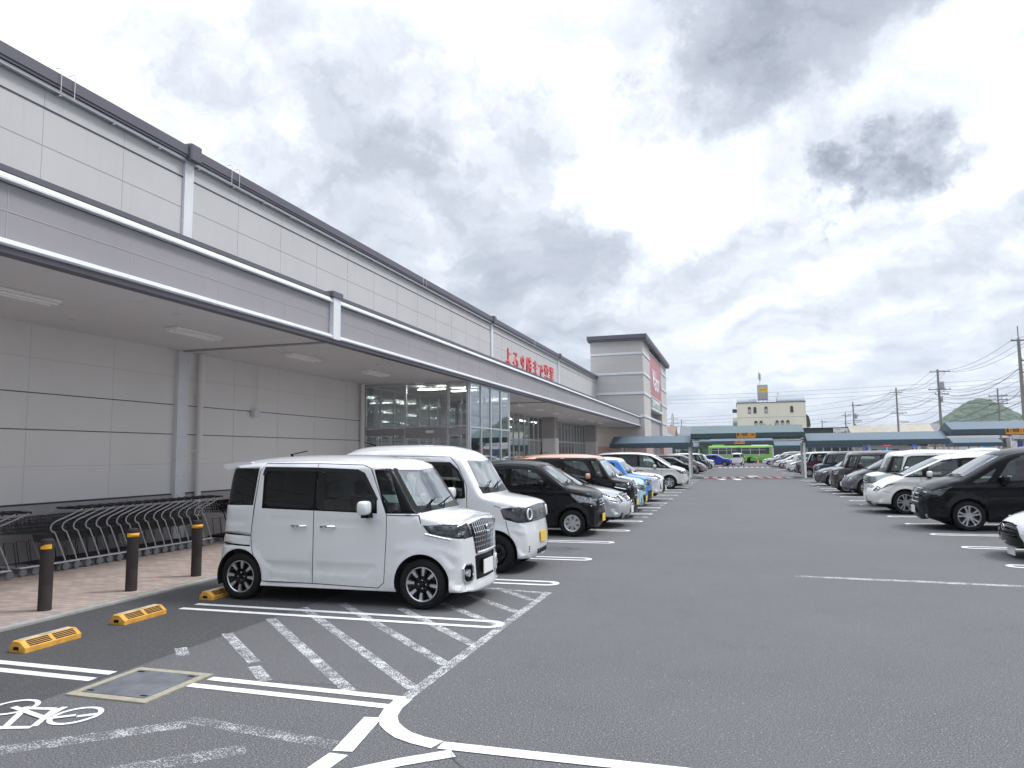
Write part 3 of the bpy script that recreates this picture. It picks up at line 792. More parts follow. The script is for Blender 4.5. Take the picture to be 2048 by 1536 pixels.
# plain tall kei: upright screen, generic lamps
tb = dict(TY['tall_box'])
tb.update(L=3.40, wsb=.50, wst=.76, sil=[(.07,.175,.05,.13,.22),(.01,.24,.07,.14,.24),(.0,.42,.07,.14,.24),(.0,.62,.07,.13,.24),(.01,.86,.07,.12,.2),(.04,.97,.06,.09,.15),(.11,1.03,.05,.07,.1),(.25,1.075,.045,.06,.08),(.44,1.10,.045,.05,.06),
         (.49,1.13,.05,.05,.06),(.72,1.66,.05,.07,.08),(.83,1.735,.06,.10,.10),(1.4,1.785,.06,.11,.10),(2.3,1.79,.06,.11,.10),(2.9,1.77,.06,.11,.10),(3.22,1.73,.06,.10,.1),(3.29,1.66,.05,.09,.12),(3.33,1.2,.05,.09,.14),(3.36,.75,.05,.10,.16),(3.40,.55,.06,.1,.2),(3.40,.30,.06,.1,.2),(3.34,.2,.05,.1,.2)],
    sreg=[('headlight','lamp',[(-.1,.97),(.26,.945),(.24,.80),(.12,.74),(-.1,.74)]),
          ('door','paint',rnd([(1.955,1.665),(1.97,.245),(1.10,.225),(1.02,.29),(.95,.81),(.93,1.07),(1.08,1.61),(1.2,1.655)],.08,1)),
          ('sliding_door','paint',rnd([(2.72,1.67),(2.77,1.59),(2.85,.81),(2.83,.64),(2.71,.30),(2.66,.25),(1.97,.245),(1.955,1.665)],.08,1)),
          ('pillar_trim','black',[(1.06,1.59),(.92,1.085),(.46,1.085),(.64,1.59)]),
          ('quarter_window','glass',rnd([(1.03,1.555),(.90,1.10),(.66,1.10),(.80,1.555)],.08,1),-.004),
          ('pillar_trim','black',[(2.71,1.625),(2.70,1.11),(1.0,1.085),(1.02,1.25),(1.17,1.56),(1.28,1.60)]),
          ('side_window','glass',rnd([(1.94,1.585),(1.94,1.12),(1.03,1.10),(1.06,1.24),(1.20,1.54),(1.28,1.575)],.06,1),-.004),
          ('sliding_door_window','dglass',rnd([(2.665,1.57),(2.665,1.14),(1.975,1.13),(1.97,1.585)],.08,1),-.004),
          ('side_window','dglass',[(3.26,1.60),(3.28,1.19),(3.24,1.145),(2.85,1.145),(2.81,1.60)],-.004)],
    gaps=[[(1.955,1.665),(1.97,.245),(1.10,.225),(1.02,.29),(.95,.81),(.93,1.07),(1.08,1.61),(1.2,1.665),(2.72,1.68),(2.77,1.59),(2.85,.81),(2.83,.64),(2.71,.30),(2.66,.25),(1.97,.245)],[(.93,1.07),(.47,1.075)]],
    freg=WS(.50,.76,.59,.56,'b')+REAR(1.62,1.16,.52)+[('headlight','lamp',[(.955,.40),(.955,.9),(.74,.9),(.74,.40)],'zS'),
          ('grille','gloss',[(.72,0),(.72,.38),(.94,.40),(.95,0)],'zC',-.01),('lower_grille','black',[(.24,0),(.24,.40),(.36,.44),(.36,0)],'zC',-.012)],
    press=[([(2.68,.50),(2.6,.34),(1.15,.33),(1.08,.50)],-.012,.05)], spoiler=None, antenna=None, darklamp=False, mirror=(1.10,1.19), seats=[1.6,2.6], chromehandle=False,
    face=lambda B, r, m: face_generic(B, r, m, (.78,.90), .36, 3, .86, (.47,)))
TY['tall_kei'] = tb
TY['kei_van'] = dict(tb, L=3.42, H=1.945, r=.29, ra=.345, tum=.10, wsb=.80, wst=1.10, zws=1.72, zroof=1.7, zhood=1.08,
    sil=[(.05,.20,.04,.12,.20),(.01,.26,.06,.13,.22),(.0,.40,.06,.13,.22),(.01,.56,.06,.12,.22),(.04,.74,.06,.12,.22),(.03,.80,.06,.12,.2),(.05,.97,.05,.11,.16),(.12,1.06,.05,.08,.12),(.40,1.115,.045,.06,.09),(.70,1.16,.045,.05,.06),
         (.76,1.20,.05,.05,.06),(1.04,1.72,.05,.07,.08),(1.14,1.83,.07,.13,.14),(1.5,1.92,.08,.16,.16),(2.1,1.945,.08,.16,.16),(2.9,1.935,.08,.16,.16),(3.2,1.88,.07,.15,.15),(3.3,1.72,.05,.10,.12),(3.35,1.2,.05,.09,.14),(3.38,.75,.05,.10,.16),(3.40,.55,.06,.1,.2),(3.40,.30,.06,.1,.2),(3.34,.2,.05,.1,.2)],
    sreg=[('headlight','lamp',[(-.1,.965),(.44,.965),(.46,.93),(.41,.80),(.2,.745),(-.1,.745)]),
          ('door','paint',rnd([(1.90,1.735),(1.90,.25),(1.12,.25),(1.0,.40),(.99,.97),(1.0,1.3),(1.16,1.60),(1.30,1.72)],.08,1)),
          ('pillar_trim','black',rnd([(1.85,1.67),(1.85,1.12),(1.01,1.10),(1.04,1.36),(1.14,1.54),(1.28,1.655)],.06,1)),
          ('side_window','glass',rnd([(1.80,1.63),(1.80,1.15),(1.07,1.13),(1.08,1.34),(1.18,1.52),(1.30,1.615)],.06,1),-.004),
          ('side_window','dglass',rnd([(2.75,1.63),(2.75,1.16),(2.0,1.15),(2.0,1.64)],.08,1),-.004),
          ('door_visor','trim',[(1.85,1.60),(1.85,1.67),(1.28,1.655),(1.14,1.54),(1.04,1.36),(1.06,1.35),(1.17,1.52),(1.3,1.60)],.012)],
    gaps=[[(1.90,1.74),(1.90,.25),(1.12,.25),(1.0,.40),(.99,.97),(1.0,1.3),(1.16,1.61),(1.30,1.735),(2.75,1.77),(2.82,1.6),(2.85,.64),(2.7,.3),(1.9,.25)],[(.38,.78),(.34,.62),(.31,.56)],[(.56,1.0),(.50,.98),(.46,.965)]],
    freg=WS(.80,1.10,.58,.52)+REAR(1.7,1.16,.52)+[('headlight','lamp',[(.965,.385),(.965,.9),(.745,.9),(.745,.36)],'zS'),
          ('grille','grey',[(.745,0),(.745,.36),(.965,.385),(.97,0)],'zC',-.006)],
    press=[], feat=[([(.10,.60),(.34,.66)],.05,.008),([(.95,.74),(2.9,.76)],.06,.010)], flare=.022, darklamp=True, pz=.50, mirror=(1.20,1.20), antenna=2.9, antdir=1, seats=[1.85], face=face_nvan, handles=[(1.76,.95,.09)])
TY['kei_wagon'] = dict(tb, L=3.40, H=1.655, tum=.11, wsb=.73, wst=1.30, zws=1.55, zroof=1.5, zhood=1.0,
    sil=[(.08,.17,.05,.13,.22),(.01,.25,.07,.14,.24),(.0,.42,.07,.14,.24),(.005,.60,.07,.13,.24),(.02,.78,.07,.12,.2),(.06,.90,.07,.10,.16),(.14,.97,.06,.08,.12),(.35,1.03,.045,.06,.09),(.63,1.08,.045,.05,.06),
         (.68,1.10,.05,.05,.06),(1.20,1.53,.06,.07,.08),(1.36,1.60,.06,.09,.10),(1.8,1.65,.06,.10,.10),(2.3,1.655,.06,.10,.10),(2.9,1.62,.06,.10,.10),(3.15,1.57,.06,.10,.1),(3.24,1.48,.05,.09,.12),(3.33,1.1,.05,.09,.14),(3.36,.75,.05,.10,.16),(3.40,.55,.06,.1,.2),(3.40,.30,.06,.1,.2),(3.34,.2,.05,.1,.2)],
    sreg=[('headlight','lamp',[(-.1,.80),(.10,.82),(.38,.88),(.60,.925),(.56,.87),(.40,.735),(.06,.655),(-.1,.655)]),
          ('door','paint',rnd([(1.97,1.54),(1.99,.245),(1.10,.225),(.97,.32),(.92,.81),(.92,.99),(1.30,1.42),(1.53,1.53)],.06,1)),
          ('rear_door','paint',rnd([(2.72,1.50),(2.86,1.2),(2.85,.81),(2.83,.64),(2.71,.30),(2.66,.25),(1.99,.245),(1.97,1.54)],.06,1)),
          ('pillar_trim','black',rnd([(2.70,1.46),(2.76,1.11),(.98,1.01),(1.16,1.23),(1.33,1.39),(1.55,1.48),(2.0,1.51)],.03,1)),
          ('quarter_window','glass',[(1.16,1.20),(1.17,1.05),(1.03,1.035)],-.004),
          ('side_window','glass',rnd([(1.90,1.46),(1.92,1.09),(1.21,1.055),(1.20,1.24),(1.34,1.355),(1.55,1.44)],.05,1),-.004),
          ('side_window','dglass',rnd([(2.64,1.43),(2.69,1.13),(2.04,1.10),(2.03,1.47)],.05,1),-.004),
          ('side_window','dglass',[(3.08,1.42),(3.16,1.17),(2.86,1.14),(2.80,1.43)],-.004),
          ('door_visor','trim',[(2.66,1.47),(2.0,1.53),(1.53,1.505),(1.30,1.40),(1.10,1.22),(1.12,1.19),(1.34,1.355),(1.55,1.435),(1.9,1.455),(2.0,1.46),(2.64,1.42)],.012)],
    gaps=[[(1.97,1.54),(1.99,.245),(1.10,.225),(.97,.32),(.92,.81),(.92,.99),(1.30,1.43),(1.53,1.54),(1.97,1.56),(2.72,1.51),(2.86,1.2),(2.85,.81),(2.83,.64),(2.71,.30),(2.66,.25),(1.99,.245)],[(.66,1.04),(.60,.93)]],
    freg=WS(.73,1.27,.60,.53)+REAR(1.46,1.10,.50)+[('headlight','lamp',[(.80,.36),(.82,.9),(.655,.9),(.64,.38)],'zS'),
          ('grille','gloss',[(.61,0),(.61,.34),(.79,.36),(.79,0)],'zC',-.01),('lower_grille','black',[(.22,0),(.22,.34),(.50,.42),(.50,0)],'zC',-.012),('fog_lamp_bezel','black',[(.24,.46),(.24,.60),(.40,.62),(.48,.50)],'zS',-.006)],
    press=[], feat=[([(.35,.93),(.95,.93),(2.9,1.0)],.05,.012),([(.95,.40),(2.7,.42)],.08,.012)], darklamp=False, mirror=(1.19,1.13), seats=[1.75,2.6], handles=[(1.78,.93,.09),(2.62,.96,.09)], pz=.38,
    face=lambda B, r, m: face_generic(B, r, m, (.65,.76), .30, 3, .76, (.46,.40)))
TY['hatch'] = dict(tb, L=3.90, W=1.695, H=1.51, fo=.80, wb=2.50, r=.295, ra=.35, tum=.17, zb=.98, wsb=.95, wst=1.72, zws=1.42, zroof=1.36, zhood=.95,
    sil=[(.12,.17,.10,.17,.3),(.02,.25,.14,.18,.34),(.0,.42,.14,.18,.34),(.02,.58,.14,.17,.32),(.08,.72,.13,.14,.26),(.20,.82,.10,.10,.16),(.50,.92,.06,.07,.1),(.86,.985,.05,.05,.06),
         (.92,1.0,.06,.05,.06),(1.62,1.41,.08,.07,.08),(1.85,1.475,.06,.08,.09),(2.3,1.51,.06,.09,.09),(2.8,1.49,.06,.09,.09),(3.4,1.42,.06,.09,.1),(3.60,1.35,.05,.08,.12),(3.78,1.0,.05,.09,.14),(3.85,.8,.06,.10,.16),(3.90,.58,.07,.12,.25),(3.90,.32,.07,.12,.25),(3.80,.2,.05,.1,.2)],
    sreg=[('headlight','lamp',[(-.1,.62),(.16,.64),(.45,.71),(.72,.84),(.60,.84),(.30,.80),(-.1,.70)]),
          ('door','paint',rnd([(2.28,1.38),(2.32,.25),(1.36,.23),(1.26,.36),(1.22,.80),(1.30,.98),(1.75,1.30),(2.0,1.37)],.06,1)),
          ('rear_door','paint',rnd([(3.0,1.35),(3.15,1.02),(3.0,.72),(2.86,.30),(2.80,.25),(2.32,.25),(2.28,1.38)],.06,1)),
          ('pillar_trim','black',rnd([(3.25,1.20),(3.35,1.06),(1.20,.955),(1.48,1.14),(1.78,1.29),(2.1,1.365),(2.8,1.36)],.03,1)),
          ('side_window','glass',rnd([(2.23,1.335),(2.26,1.0),(1.40,.975),(1.52,1.13),(1.80,1.27),(2.0,1.32)],.04,1),-.004),
          ('side_window','dglass',rnd([(2.92,1.31),(3.05,1.05),(2.36,1.01),(2.33,1.335)],.05,1),-.004)],
    gaps=[[(2.28,1.38),(2.32,.25),(1.36,.23),(1.26,.36),(1.22,.80),(1.30,.98),(1.75,1.31),(2.0,1.39),(2.28,1.40),(3.0,1.37),(3.15,1.02),(3.0,.72),(2.86,.30),(2.80,.25),(2.32,.25)]],
    freg=WS(.97,1.68,.66,.54)+REAR(1.38,1.02,.52)+[('headlight','lamp',[(.70,.42),(.71,.9),(.62,.9),(.60,.42)],'zS'),
          ('grille','gloss',[(.58,0),(.58,.34),(.66,.40),(.68,0)],'zC',-.01),('lower_grille','black',[(.22,0),(.22,.42),(.46,.34),(.46,0)],'zC',-.015),('fog_lamp_bezel','black',[(.26,.50),(.26,.62),(.42,.64),(.42,.58)],'zS',-.006)],
    press=[], feat=[([(.7,.82),(1.3,.86),(3.4,.92)],.06,.014),([(1.3,.38),(2.9,.42)],.08,.014)], darklamp=False, mirror=(1.52,1.03), seats=[2.15,3.0], handles=[(2.12,.86,.09),(2.85,.88,.09)], pz=.40, low=.05, pf=.06,
    face=lambda B, r, m: face_generic(B, r, m, (.60,.66), .32, 2, .68, (.52,)))
TY['sedan'] = dict(TY['hatch'], L=4.61, W=1.76, H=1.495, fo=.87, wb=2.70, wsb=1.10, wst=1.95, zws=1.40,
    sil=[(.14,.17,.12,.18,.34),(.03,.25,.16,.19,.36),(.0,.42,.16,.19,.36),(.02,.58,.16,.18,.34),(.09,.70,.15,.14,.28),(.22,.80,.12,.10,.18),(.55,.91,.07,.07,.1),(1.0,.985,.05,.05,.06),
         (1.07,1.0,.07,.05,.06),(1.82,1.39,.09,.07,.08),(2.1,1.465,.06,.08,.09),(2.5,1.495,.06,.09,.09),(2.9,1.475,.06,.09,.09),(3.3,1.39,.07,.08,.1),(3.95,1.08,.06,.06,.08),(4.05,1.05,.05,.06,.08),(4.50,1.02,.05,.07,.10),(4.56,.95,.08,.10,.18),(4.60,.60,.10,.14,.3),(4.61,.32,.10,.14,.3),(4.5,.2,.06,.1,.2)],
    sreg=[('headlight','lamp',[(-.1,.58),(.20,.60),(.44,.66),(.80,.86),(.66,.875),(.36,.80),(-.1,.72)]),
          ('door','paint',rnd([(2.48,1.36),(2.52,.25),(1.48,.23),(1.38,.36),(1.34,.80),(1.42,.98),(1.95,1.28),(2.2,1.35)],.06,1)),
          ('rear_door','paint',rnd([(3.2,1.28),(3.42,1.02),(3.28,.72),(3.06,.34),(3.0,.25),(2.52,.25),(2.48,1.36)],.06,1)),
          ('pillar_trim','black',rnd([(3.40,1.20),(3.62,1.04),(1.40,.965),(1.68,1.14),(1.98,1.28),(2.3,1.355),(2.9,1.34)],.03,1)),
          ('side_window','glass',rnd([(2.43,1.325),(2.46,1.0),(1.56,.985),(1.72,1.12),(2.0,1.26),(2.2,1.31)],.04,1),-.004),
          ('side_window','glass',rnd([(3.08,1.28),(3.22,1.04),(2.56,1.01),(2.53,1.325)],.05,1),-.004)],
    gaps=[[(2.48,1.36),(2.52,.25),(1.48,.23),(1.38,.36),(1.34,.80),(1.42,.98),(1.95,1.29),(2.2,1.37),(2.48,1.39),(3.2,1.30),(3.42,1.02),(3.28,.72),(3.06,.34),(3.0,.25),(2.52,.25)]],
    freg=WS(1.13,1.90,.68,.56)+[('rear_window','dglass',[(3.42,0),(3.42,.5),(3.95,.6),(3.97,0)],'uC',-.004),('tail_lamp','red',[(.95,.5),(.95,.95),(.78,.95),(.78,.5)],'rS')]+
         [('headlight','lamp',[(.72,.44),(.72,.9),(.58,.9),(.58,.50)],'zS'),
          ('grille','gloss',[(.54,0),(.55,.30),(.70,.40),(.72,0)],'zC',-.01),('lower_grille','black',[(.20,0),(.20,.40),(.34,.44),(.34,0)],'zC',-.015),('fog_lamp_bezel','black',[(.24,.50),(.24,.70),(.35,.72),(.37,.56)],'zS',-.006)],
    feat=[([(.8,.84),(1.4,.88),(4.3,.93)],.06,.014),([(1.45,.38),(3.1,.42)],.08,.014)], mirror=(1.70,1.04), seats=[2.4,3.2], handles=[(2.32,.86,.09),(3.1,.88,.09)], pz=.42, beige=True, antenna=None, spoiler=None,
    face=lambda B, r, m: face_generic(B, r, m, (.57,.70), .33, 4, .70, (.55,.62)))
TY['minivan'] = dict(TY['hatch'], L=4.75, W=1.695, H=1.87, fo=.90, wb=2.86, r=.325, ra=.375, tum=.13, zb=1.05, wsb=.82, wst=1.66, zws=1.66, zroof=1.6, zhood=1.02,
    sil=[(.12,.18,.10,.17,.3),(.02,.25,.12,.18,.32),(.0,.45,.12,.18,.32),(.0,.62,.12,.17,.30),(.03,.80,.11,.15,.26),(.10,.92,.10,.12,.18),(.25,1.02,.08,.08,.12),(.50,1.10,.06,.06,.08),(.72,1.15,.05,.05,.06),
         (.78,1.17,.07,.05,.06),(1.50,1.64,.08,.07,.08),(1.85,1.765,.07,.10,.10),(2.5,1.855,.07,.11,.11),(3.3,1.87,.07,.11,.11),(4.2,1.84,.07,.11,.11),(4.5,1.80,.06,.1,.11),(4.60,1.68,.05,.09,.12),(4.68,1.1,.05,.10,.14),(4.71,.8,.06,.10,.16),(4.75,.58,.07,.12,.25),(4.75,.32,.07,.12,.25),(4.65,.2,.05,.1,.2)],
    sreg=[('headlight','lamp',[(-.1,.85),(.2,.86),(.62,.975),(.54,.915),(.47,.85),(.36,.76),(.05,.74),(-.1,.73)]),
          ('door','paint',rnd([(2.42,1.74),(2.42,.28),(1.42,.25),(1.30,.36),(1.26,.95),(1.32,1.07),(1.70,1.56),(2.0,1.70)],.06,1)),
          ('sliding_door','paint',rnd([(3.45,1.76),(3.50,.9),(3.36,.45),(3.2,.28),(2.42,.28),(2.42,1.74)],.06,1)),
          ('pillar_trim','black',rnd([(4.55,1.70),(4.60,1.18),(2.45,1.10),(.80,1.005),(1.05,1.18),(1.50,1.50),(1.82,1.66),(2.5,1.745),(3.6,1.76)],.02,1)),
          ('quarter_window','glass',rnd([(1.50,1.375),(1.30,1.075),(1.08,1.04),(1.0,1.065),(1.2,1.18)],.12,1),-.004),
          ('side_window','glass',rnd([(2.36,1.66),(2.36,1.12),(1.46,1.08),(1.74,1.50),(2.0,1.635)],.04,1),-.004),
          ('sliding_door_window','dglass',rnd([(3.38,1.68),(3.38,1.15),(2.47,1.13),(2.47,1.67)],.05,1),-.004),
          ('side_window','dglass',rnd([(4.45,1.64),(4.47,1.20),(3.53,1.16),(3.53,1.68)],.05,1),-.004)],
    gaps=[[(2.42,1.10),(2.42,.28)],[(2.42,.28),(1.42,.25),(1.30,.36),(1.26,.95),(1.30,1.04)],[(3.47,1.12),(3.50,.9),(3.36,.45),(3.2,.28),(2.42,.28)],[(3.5,1.08),(4.6,1.10)],[(.66,1.02),(.62,.98)]],
    freg=WS(.84,1.64,.66,.58)+REAR(1.68,1.22,.60)+[('headlight','lamp',[(.86,.40),(.88,.9),(.74,.9),(.73,.44)],'zS'),
          ('grille','gloss',[(.56,0),(.58,.36),(.86,.40),(.88,0)],'zC',-.01),('lower_grille','black',[(.22,0),(.22,.46),(.40,.48),(.40,0)],'zC',-.015),('fog_lamp_bezel','case',[(.28,.52),(.28,.85),(.345,.85),(.345,.56)],'zS',.002)],
    press=[([(.60,.89),(.98,.89),(1.0,.85),(.62,.85)],-.008,.02)], feat=[([(.5,.93),(1.3,.95),(4.6,1.02)],.06,.016),([(1.3,.62),(4.4,.70)],.16,.014),([(1.4,.33),(3.3,.36)],.06,.014)], darklamp=True, mirror=(1.60,1.13), seats=[2.15,3.1,4.0], handles=[(2.28,.92,.09),(2.62,.92,.09)], pz=.44, low=.03, pf=.05,
    face=lambda B, r, m: (face_generic(B, r, m, (.60,.84), .36, 4, .80, (.48,.56))))
TY['mpv'] = dict(TY['minivan'], L=4.80, W=1.80, H=1.73, fo=.90, wb=2.95, wsb=.82, wst=1.95, zws=1.56, zroof=1.5, tum=.16,
    sil=[(.14,.18,.12,.17,.3),(.03,.25,.16,.18,.36),(.0,.42,.17,.18,.36),(.03,.58,.16,.17,.32),(.12,.72,.15,.14,.26),(.32,.85,.11,.10,.16),(.55,.97,.07,.07,.1),(.78,1.06,.05,.05,.06),
         (.84,1.08,.07,.05,.06),(1.75,1.53,.09,.07,.08),(2.1,1.65,.07,.10,.10),(2.7,1.72,.07,.11,.11),(3.4,1.73,.07,.11,.11),(4.2,1.68,.07,.11,.11),(4.5,1.62,.06,.1,.11),(4.60,1.5,.05,.09,.12),(4.70,1.1,.05,.10,.14),(4.76,.8,.06,.10,.16),(4.80,.58,.07,.12,.25),(4.80,.32,.07,.12,.25),(4.70,.2,.05,.1,.2)],
    sreg=[('headlight','lamp',[(-.1,.60),(.20,.64),(.40,.73),(.70,.86),(.60,.855),(.21,.765),(-.1,.70)]),
          ('door','paint',rnd([(2.30,1.56),(2.30,.28),(1.42,.25),(1.32,.36),(1.30,1.02),(1.42,1.20),(1.75,1.45),(2.0,1.54)],.06,1)),
          ('sliding_door','paint',rnd([(3.30,1.58),(3.35,.9),(3.26,.45),(3.1,.28),(2.30,.28),(2.30,1.56)],.06,1)),
          ('pillar_trim','black',rnd([(4.45,1.50),(4.55,1.10),(2.35,1.04),(.86,1.02),(1.35,1.28),(1.55,1.385),(1.82,1.485),(2.4,1.555),(3.6,1.56)],.02,1)),
          ('quarter_window','glass',rnd([(1.36,1.25),(1.34,1.05),(.98,1.05)],.06,1),-.004),
          ('side_window','glass',rnd([(2.25,1.49),(2.23,1.05),(1.45,1.045),(1.54,1.35),(1.80,1.44)],.04,1),-.004),
          ('sliding_door_window','dglass',rnd([(3.25,1.50),(3.25,1.08),(2.34,1.07),(2.35,1.49)],.05,1),-.004),
          ('side_window','dglass',rnd([(4.30,1.45),(4.38,1.12),(3.40,1.09),(3.40,1.49)],.05,1),-.004)],
    gaps=[[(2.30,1.06),(2.30,.28),(1.42,.25),(1.32,.36),(1.30,1.02)],[(3.33,1.06),(3.35,.9),(3.26,.45),(3.1,.28),(2.30,.28)],[(.33,.62),(.5,.60),(.52,.58)]],
    freg=WS(.90,1.88,.70,.58)+REAR(1.5,1.1,.58)+[('headlight','lamp',[(.70,.46),(.71,.9),(.60,.9),(.58,.48)],'zS'),
          ('grille','gloss',[(.60,0),(.61,.34),(.66,.36),(.67,0)],'zC',-.01),('lower_grille','black',[(.22,0),(.22,.42),(.36,.44),(.36,0)],'zC',-.015)],
    feat=[([(.5,.90),(1.3,.88),(4.6,.95)],.10,.016),([(1.4,.33),(3.3,.36)],.06,.014)], press=[], mirror=(1.50,1.12), beige=True, seats=[2.1,3.1], darklamp=False,
    face=lambda B, r, m: face_generic(B, r, m, (.62,.65), .32, 2, .66, (.56,.62)))
TY['boxy_kei'] = dict(TY['kei_wagon'], H=1.68, tum=.07, zroof=1.53, wsb=.72, wst=1.0, zhood=.98, zb=1.05,
    sil=[(.06,.20,.04,.12,.2),(.0,.26,.06,.12,.2),(.0,.42,.06,.12,.2),(.0,.60,.06,.12,.2),(.01,.82,.06,.12,.2),(.05,.94,.06,.09,.14),(.14,1.0,.05,.07,.1),(.40,1.04,.045,.06,.09),(.63,1.07,.045,.05,.06),
         (.68,1.09,.05,.05,.06),(.95,1.56,.06,.07,.08),(1.05,1.63,.06,.09,.10),(1.5,1.675,.06,.10,.10),(2.3,1.68,.06,.10,.10),(2.9,1.67,.06,.10,.10),(3.15,1.63,.06,.10,.1),(3.24,1.55,.05,.09,.12),(3.33,1.1,.05,.09,.14),(3.36,.75,.05,.10,.16),(3.40,.55,.06,.1,.2),(3.40,.30,.06,.1,.2),(3.34,.2,.05,.1,.2)],
    sreg=[('headlight','lamp',[(-.1,.90),(.12,.90),(.15,.76),(.1,.70),(-.1,.70)]),
          ('door','paint',rnd([(1.97,1.54),(1.99,.245),(1.10,.225),(.97,.32),(.90,.81),(.90,1.03),(1.10,1.50),(1.3,1.54)],.06,1)),
          ('pillar_trim','black',rnd([(2.78,1.48),(2.82,1.09),(1.02,1.06),(1.18,1.46),(1.35,1.49),(2.0,1.50)],.03,1)),
          ('side_window','glass',rnd([(1.90,1.46),(1.92,1.10),(1.08,1.08),(1.22,1.44),(1.4,1.455)],.05,1),-.004),
          ('side_window','dglass',rnd([(2.72,1.45),(2.76,1.12),(2.04,1.10),(2.03,1.46)],.05,1),-.004)],
    freg=WS(.75,.99,.62,.57)+REAR(1.5,1.10,.50)+[('headlight','lamp',[(.90,.40),(.90,.9),(.70,.9),(.70,.40)],'zS'),
          ('grille','gloss',[(.70,0),(.70,.36),(.88,.36),(.88,0)],'zC',-.01),('bumper','black',[(.1,0),(.1,.9),(.52,.9),(.52,0)],'zC',.006)], mirror=(1.16,1.14),
    gaps=[], face=lambda B, r, m: face_generic(B, r, m, (.73,.86), .34, 3, .80, (.46,)))
TY['suv'] = dict(TY['hatch'], L=4.15, W=1.70, H=1.62, fo=.82, wb=2.53, r=.325, ra=.385, tum=.15, zb=1.05, wsb=1.05, wst=1.70, zws=1.53, zroof=1.47, zhood=1.04,
    sil=[(.12,.24,.10,.17,.3),(.02,.32,.13,.18,.32),(.0,.48,.13,.18,.32),(.01,.68,.13,.17,.3),(.05,.86,.12,.14,.26),(.16,.96,.10,.10,.16),(.50,1.04,.06,.07,.1),(.98,1.09,.05,.05,.06),
         (1.03,1.105,.06,.05,.06),(1.62,1.52,.08,.07,.08),(1.85,1.59,.06,.08,.09),(2.3,1.62,.06,.09,.09),(2.8,1.61,.06,.09,.09),(3.6,1.55,.06,.09,.1),(3.80,1.48,.05,.08,.12),(3.98,1.1,.05,.09,.14),(4.10,.9,.06,.10,.16),(4.15,.66,.07,.12,.25),(4.15,.38,.07,.12,.25),(4.05,.26,.05,.1,.2)],
    sreg=[('headlight','lamp',[(-.1,.80),(.2,.80),(.50,.90),(.62,.97),(.45,.96),(.2,.94),(-.1,.92)]),
          ('door','paint',rnd([(2.28,1.48),(2.32,.32),(1.36,.30),(1.28,.42),(1.24,.90),(1.32,1.07),(1.75,1.40),(2.0,1.47)],.06,1)),
          ('pillar_trim','black',rnd([(3.5,1.36),(3.65,1.14),(1.24,1.04),(1.50,1.23),(1.78,1.38),(2.1,1.465),(2.8,1.47)],.03,1)),
          ('side_window','glass',rnd([(2.23,1.43),(2.26,1.09),(1.44,1.06),(1.54,1.22),(1.80,1.36),(2.0,1.42)],.04,1),-.004),
          ('side_window','dglass',rnd([(2.97,1.42),(3.10,1.13),(2.36,1.10),(2.33,1.44)],.05,1),-.004),
          ('cladding','trim',[(-.1,.1),(-.1,.30),(5,.40),(5,.1)],.004)],
    gaps=[[(2.28,1.48),(2.32,.32)],[(1.36,.30),(1.28,.42),(1.24,.90),(1.30,1.05)]],
    freg=WS(1.07,1.66,.68,.56)+REAR(1.5,1.15,.54)+[('headlight','lamp',[(.92,.42),(.93,.9),(.80,.9),(.80,.46)],'zS'),
          ('grille','gloss',[(.34,0),(.34,.46),(.58,.40),(.76,.34),(.78,0)],'zC',-.012),('fog_lamp_bezel','black',[(.46,.52),(.46,.70),(.70,.72),(.72,.62)],'zS',-.006)],
    feat=[([(.8,.96),(1.3,.97),(3.8,1.02)],.06,.014)], press=[], mirror=(1.62,1.12), handles=[(2.12,.95,.09)], pz=.48, low=.02,
    face=lambda B, r, m: face_generic(B, r, m, (.40,.70), .34, 5, .86, (.52,), BLACKP))

# ================================================================ GROUND
def asphalt(name, base, fleck=.35, sc=1.0, tone=(1, 1, 1.03)):
    m = bpy.data.materials.new(name); m.use_nodes = True; k = NT(m.node_tree); b = k.n['Principled BSDF']
    tc = k.new('ShaderNodeTexCoord').outputs['Object']
    n1 = k.noise(tc, 84*sc, 4, .8); n2 = k.noise(tc, 150*sc, 2, .6); n3 = k.noise(tc, .35, 5, .6); n4 = k.noise(tc, 2.2, 5, .65)
    v = k.new('ShaderNodeTexVoronoi'); v.inputs['Scale'].default_value = 85*sc; k.link(tc, v.inputs['Vector'])
    g = k.math('ADD', k.math('MULTIPLY', n1, .65), k.math('MULTIPLY', n2, .35))
    c = k.ramp(g, [(.38, base*.08), (.465, base*.72), (.53, base*1.2), (.62, base*2.7)])
    c = k.mix(k.math('MULTIPLY', k.smooth(n3, .35, .7), .30), c, tuple(base*1.35*t for t in tone))
    c = k.mix(k.math('MULTIPLY', k.smooth(n4, .5, .75), .22), c, tuple(base*.62*t for t in tone))
    sv = k.new('ShaderNodeSeparateXYZ'); k.link(v.outputs['Color'], sv.inputs[0])
    fl = k.math('MULTIPLY', k.math('GREATER_THAN', sv.outputs[0], .978), k.math('LESS_THAN', v.outputs['Distance'], .42))
    c = k.mix(k.math('MULTIPLY', fl, fleck), c, (.55, .54, .50))
    c = k.vmath('MULTIPLY', c, tone).outputs[0]
    k.link(c, b.inputs['Base Color']); b.inputs['Roughness'].default_value = .82; b.inputs['Specular IOR Level'].default_value = .35
    bn = k.new('ShaderNodeBump'); bn.inputs['Strength'].default_value = .35; bn.inputs['Distance'].default_value = .006; k.link(g, bn.inputs['Height']); k.link(bn.outputs[0], b.inputs['Normal'])
    return m
ASPH = asphalt('asphalt', .095); ASPH2 = asphalt('newer_asphalt', .058, .15, 1.25)
